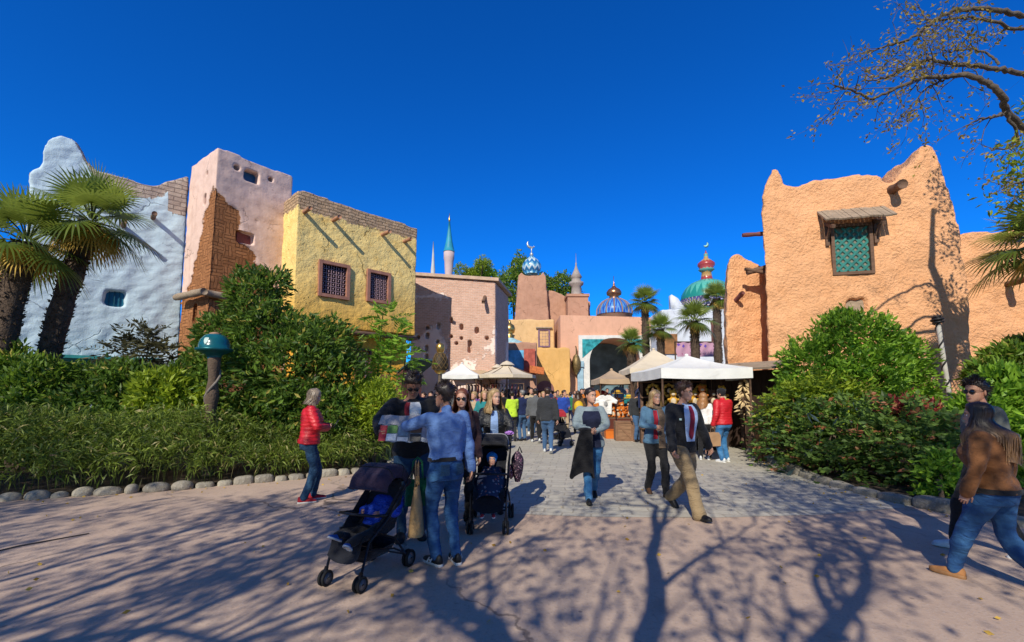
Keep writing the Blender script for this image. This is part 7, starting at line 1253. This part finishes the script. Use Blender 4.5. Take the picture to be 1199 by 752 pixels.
def plush(label, loc, s, m, rz, m2, group=None):
    t = thing('plush_toy', label, 'toy', loc, rz, group); q = MB(); q.ball((0, 0, .13 * s), (.11 * s, .10 * s, .14 * s)); q.ball((0, -.03 * s, .33 * s), (.10 * s, .095 * s, .09 * s))
    for sg in (-1, 1): q.ball((sg * .075 * s, 0, .41 * s), (.035 * s, .02 * s, .04 * s)); q.ball((sg * .12 * s, -.06 * s, .17 * s), (.04 * s, .08 * s, .04 * s)); q.ball((sg * .07 * s, -.13 * s, .045 * s), (.045 * s, .08 * s, .045 * s))
    me = remesh(q.mesh(smooth=False), .018 * s, 2); obj('body', me, m, t); q = MB(); q.ball((0, -.115 * s, .31 * s), (.05 * s, .03 * s, .035 * s)); q.ball((0, -.09 * s, .13 * s), (.07 * s, .03 * s, .09 * s)); q.build('muzzle', m2, t); return t
gtable('toy table with a dark cloth beside the wooden crate', (4.02, 17.2, 0), 1.2, .8, .75, cloth('stall_wine', (.10, .03, .02)))
p0 = plush('orange plush toy heaped on the toy table', (3.6, 17.0, .755), .95, GP[1], .2, GP[3], 'orange plush toys heaped on the toy table')
for k in range(13):
    o = copy_tree(p0); o.location = (3.55 + (k % 5) * .21 + r_.normal() * .02, 16.98 + (k // 5) * .17, .755 + (k // 5) * .16); o.rotation_euler = (r_.normal() * .15, r_.normal() * .2, r_.normal() * .6)
    o['label'] = 'orange plush toy heaped on the toy table'
p1 = plush('mustard plush toy on the rack shelf under the white canopy', (4.45, 14.9, 1.02), .8, GP[0], 0, GP[3], 'mustard plush toys on the rack shelves')
for k in range(9): o = copy_tree(p1); o.location = (4.55 + (k % 5) * .40, 14.9, 1.02 if k < 5 else .52); o.rotation_euler = (0, 0, r_.normal() * .4)
p2 = plush('chocolate plush toy sitting on the dark counter', (4.5, 13.5, .855), .9, GP[4], 0, GP[3], 'chocolate plush toys along the dark counter')
for k in range(5): o = copy_tree(p2); o.location = (4.85 + k * .3, 13.5 + r_.normal() * .05, .855); o.rotation_euler = (0, 0, r_.normal() * .5)
NT_ = ['first from the left post', 'second from the left post', 'third from the left post', 'fourth, at the middle', 'fifth, right of the middle', 'sixth, next to the man in red']
for k in range(6):
    m_ = [GP[0], GP[3], GP[0], GP[1], GP[4], GP[0]][k]; o = plush('plush toy hung under the white canopy, ' + NT_[k], (4.5 + k * .27, 12.75, 1.28 + .12 * (k % 2)), 1.05, m_, .3 * (k % 3 - 1), GP[3]); q = MB(); q.tube([(0, 0, .4), (0, .02, .98 - .12 * (k % 2))], .006, 5); q.build('cord', M_WOOD, o)
def hat(label, loc, m):
    t = thing('sun_hat', label, 'hat', loc); q = MB(); q.lathe([(.21, 0), (.20, .012), (.11, .03), (.105, .10), (.07, .13), (.005, .135)], (0, 0, 0), 20); o = q.build('crown', m, t); q = MB(); q.lathe([(.113, .03), (.11, .06)], (0, 0, 0), 20, caps=False); q.build('band', BLK, o); return t
hat('yellow hat perched highest on the toy heap', (3.95, 17.1, 1.62), GP[0]); hat('yellow hat lying lower on the right of the toy heap', (4.35, 17.0, 1.45), mat('lemon_plush', (.62, .42, .03), .9, .2))
st = thing('hat_stand', 'slim wooden hat stand rising from the toy table', 'stand', (3.95, 17.1, .755)); q = MB(); q.tube([(0, 0, 0), (0, 0, .86)], .02, 8); q.tube([(0, 0, .6), (.4, -.1, .68)], .015, 6); q.lathe([(.12, 0), (.12, .02)], (0, 0, 0), 14); q.build('pole', M_WOOD, st)
cr = thing('wooden_crate', 'wooden crate with a diagonal brace standing before the toy table', 'crate', (3.86, 15.95, .008), -.08); W_, D_, H_ = .60, .5, .66
q = MB()
for k in range(5): q.box((0, -D_ / 2 + .012, .09 + k * .122), (W_ - .02, .02, .114)); q.box((0, D_ / 2 - .012, .09 + k * .122), (W_ - .02, .02, .114)); q.box((-W_ / 2 + .012, 0, .09 + k * .122), (.02, D_ - .06, .114)); q.box((W_ / 2 - .012, 0, .09 + k * .122), (.02, D_ - .06, .114)); q.box((0, -D_ * .4 + k * D_ * .2, H_ - .01), (W_, D_ * .19, .02))
q.build('planks', mat('crate_wood', (.27, .155, .09), .85, .3, 4, .4, 30, stretch=(1, 4, 6)), cr, smooth=False); q = MB()
for x in (-W_ / 2 + .035, W_ / 2 - .035): q.box((x, -D_ / 2 - .012, H_ / 2), (.07, .024, H_))
for z in (.035, H_ - .035): q.box((0, -D_ / 2 - .0115, z), (W_ - .142, .022, .07))
q.box((0, -D_ / 2 - .010, H_ / 2), (.76, .018, .06), (0, R(45), 0)); q.build('brace', mat('crate_brace', (.22, .12, .07), .85, .3), cr, smooth=False)
bx = thing('storage_box', 'low orange box on the paving left of the crate', 'box', (3.55, 16.6, .008)); q = MB(); q.box((0, 0, .15), (.36, .3, .29), taper=1.08); q.build('tub', mat('orange_plastic', (.62, .16, .02), .5, .1), bx, smooth=False); q = MB(); q.box((0, 0, .31), (.42, .36, .03)); q.build('lid', mat('orange_lid', (.55, .13, .02), .5, .1), bx, smooth=False)
def shirt(label, loc, m, rz=0, s=1.0):
    t = thing('hanging_shirt', label, 'clothing', loc, rz); q = MB(); out = [(-.22, 0), (-.24, .42), (-.40, .36), (-.46, .50), (-.20, .68), (-.08, .70), (0, .66), (.08, .70), (.20, .68), (.46, .50), (.40, .36), (.24, .42), (.22, 0)]; q.prism([(x * s, z * s) for x, z in out[::-1]], -.03, .03); me = remesh(q.mesh(smooth=False), .02, 3); co = getco(me); co[:, 1] += .03 * np.sin(co[:, 0] * 14) * (co[:, 2] < .5); setco(me, co); obj('fabric', me, m, t); q = MB(); q.tube([(-.18 * s, 0, .66 * s), (0, 0, .74 * s), (.18 * s, 0, .66 * s)], .008, 5); q.tube([(0, 0, .74 * s), (0, 0, .84 * s), (.03, 0, .87 * s)], .006, 5); q.build('hanger', M_WOOD, t); return t
rl = thing('clothes_rail', 'metal clothes rail carrying the white shirt left of the toy table', 'rail', (3.35, 16.75, 0)); q = MB(); q.tube([(-.45, 0, 0), (-.45, 0, 1.75), (.45, 0, 1.75), (.45, 0, 0)], .02, 8); q.tube([(-.45, -.25, .03), (-.45, .25, .03)], .02, 6); q.tube([(.45, -.25, .03), (.45, .25, .03)], .02, 6); q.build('frame', FR_M, rl)
shirt('white shirt with a small print on the clothes rail', (3.42, 16.75, .87), WHT); q = MB(); q.ball((3.42, 16.70, 1.25), (.07, .012, .09)); 
gp_ = q.build('shirt_motif', mat('grey_print', (.3, .3, .3), .8)); gp_.parent = [o for o in bpy.data.objects if o.get('label') == 'white shirt with a small print on the clothes rail'][0]; gp_.location = (-3.42, -16.75, -.87)
for k, (x, y, z, m, lab) in enumerate(((3.3, 18.6, 1.05, cloth('cloth_orange', TONE['orange']), 'orange garment hung under the tan canopy'), (3.62, 18.7, 1.05, cloth('cloth_red', TONE['red']), 'red garment hung under the tan canopy'), (4.3, 18.4, 1.2, cloth('cloth_lightblue', TONE['lightblue']), 'light blue garment hung under the tan canopy'), (4.3, 15.2, 1.15, cloth('cloth_navy', TONE['navy']), 'dark blue garment hung at the left post of the white canopy'), (4.15, 13.4, 1.1, cloth('cloth_brown', TONE['brown']), 'brown garment hung near the blonde woman with the scarf'))): shirt(lab, (x, y, z), m, .3 * k)
# garland and kiosk at the right end
gd = thing('husk_garland', 'bunch of cream husks hanging by the right canopy post', 'garland', (6.22, 12.25, 1.05)); q = MB(); r = np.random.default_rng(9)
for i in range(70): z = r.uniform(0, .95); a = r.uniform(0, 6.28); rr = .05 + .13 * math.sin(min(1, (1 - z / .95) * .9 + .1) * PI * .7); d = nrm(np.array([math.cos(a), math.sin(a), -.5 + r.normal() * .4])); c = np.array([math.cos(a) * rr * .4, math.sin(a) * rr * .4, z]); q.tube([c, c + d * rr * .6, c + d * rr * 1.1 + np.array([0, 0, -.02])], [.012, .03, .006], 6)
q.build('husks', mat('cream_husk', (.62, .46, .24), .8, .25, 9, .4, 30), gd); q = MB(); q.tube([(0, 0, .95), (0, 0, 1.2)], .008, 5); q.build('cord', M_WOOD, gd)
kk = thing('timber_kiosk', 'dark plank kiosk wall beside the adobe stub behind the white canopy', 'kiosk', (6.9, 13.6, 0), R(-64)); q = MB()
for i in range(14): q.box((-1.3 + i * .2, .01 * (i % 3), 1.15), (.19, .05, 2.3))
q.build('planks', mat('black_timber', (.045, .025, .018), .9, .3, 3, .4, 25, stretch=(4, 4, .6)), kk, smooth=False)
for x in (-1.35, 0, 1.4): q = MB(); q.tube([(x, -.08, 0), (x, -.08, 2.5)], .07, 9); q.build('post', M_WOOD, kk)
q = MB(); q.box((0, -.3, 2.42), (3.0, .9, .06), (R(14), 0, 0)); q.build('roof', M_WOODG, kk, smooth=False)
tr = thing('wooden_trough', 'rough wooden trough at the street end of the berry shrub bed', 'planter', (6.32, 11.2, 0), R(-20)); q = MB()
for i in range(9): a = i / 9 * 2 * PI; q.box((.28 * math.cos(a), .28 * math.sin(a), .40), (.10, .19, .80), (0, .06, a))
q.build('staves', mat('trough_wood', (.26, .13, .06), .9, .35, 4, .6, 25, .03), tr, smooth=False); q = MB(); a = np.linspace(0, 2 * PI, 20, endpoint=False)
for z in (.2, .65): q = MB(); q.tube(np.stack([.34 * np.cos(a), .34 * np.sin(a), 0 * a + z], 1), .014, 5, closed=True); q.build('hoop', FR_M, tr)
# clothes racks below the beige parasols
GC = ['red', 'orange', 'wine', 'black', 'brown', 'navy', 'red', 'purple', 'orange', 'charcoal']
for n, (px, D, lab) in enumerate(((594, 22.0, 'rack of red and orange garments below the beige parasol'), (565, 22.5, 'rack of dark garments between the white and beige parasols'), (530, 22.8, 'rack of mixed garments under the white parasol'))):
    c = P(px, 460, D); t = thing('garment_rack', lab, 'clothes rack', (c.x, D, 0)); q = MB(); q.tube([(-.8, 0, 0), (-.8, 0, 2.1), (.8, 0, 2.1), (.8, 0, 0)], .03, 8); q.build('frame', M_WOOD, t)
    for i in range(10): q = MB(); x = -.7 + i * .155; q.grid([[(x + .05 * math.sin(j * 1.2 + k) + (k - 2) * .016, (k - 2) * .08, 2.05 - j * (.13 + .02 * ((i * 7) % 3))) for k in range(5)] for j in range(9)]); q.build('garment', cloth('cloth_' + GC[(i + n * 3) % 10], TONE[GC[(i + n * 3) % 10]]), t)
# pushchair far up the street and waiting bench
s4 = stroller('distant red stroller standing in the street beside the man in charcoal', at(655, 14.6), PI + .4, cloth('scarlet_hood', (.35, .02, .03)))
bpy.data.scenes.remove(TMP)
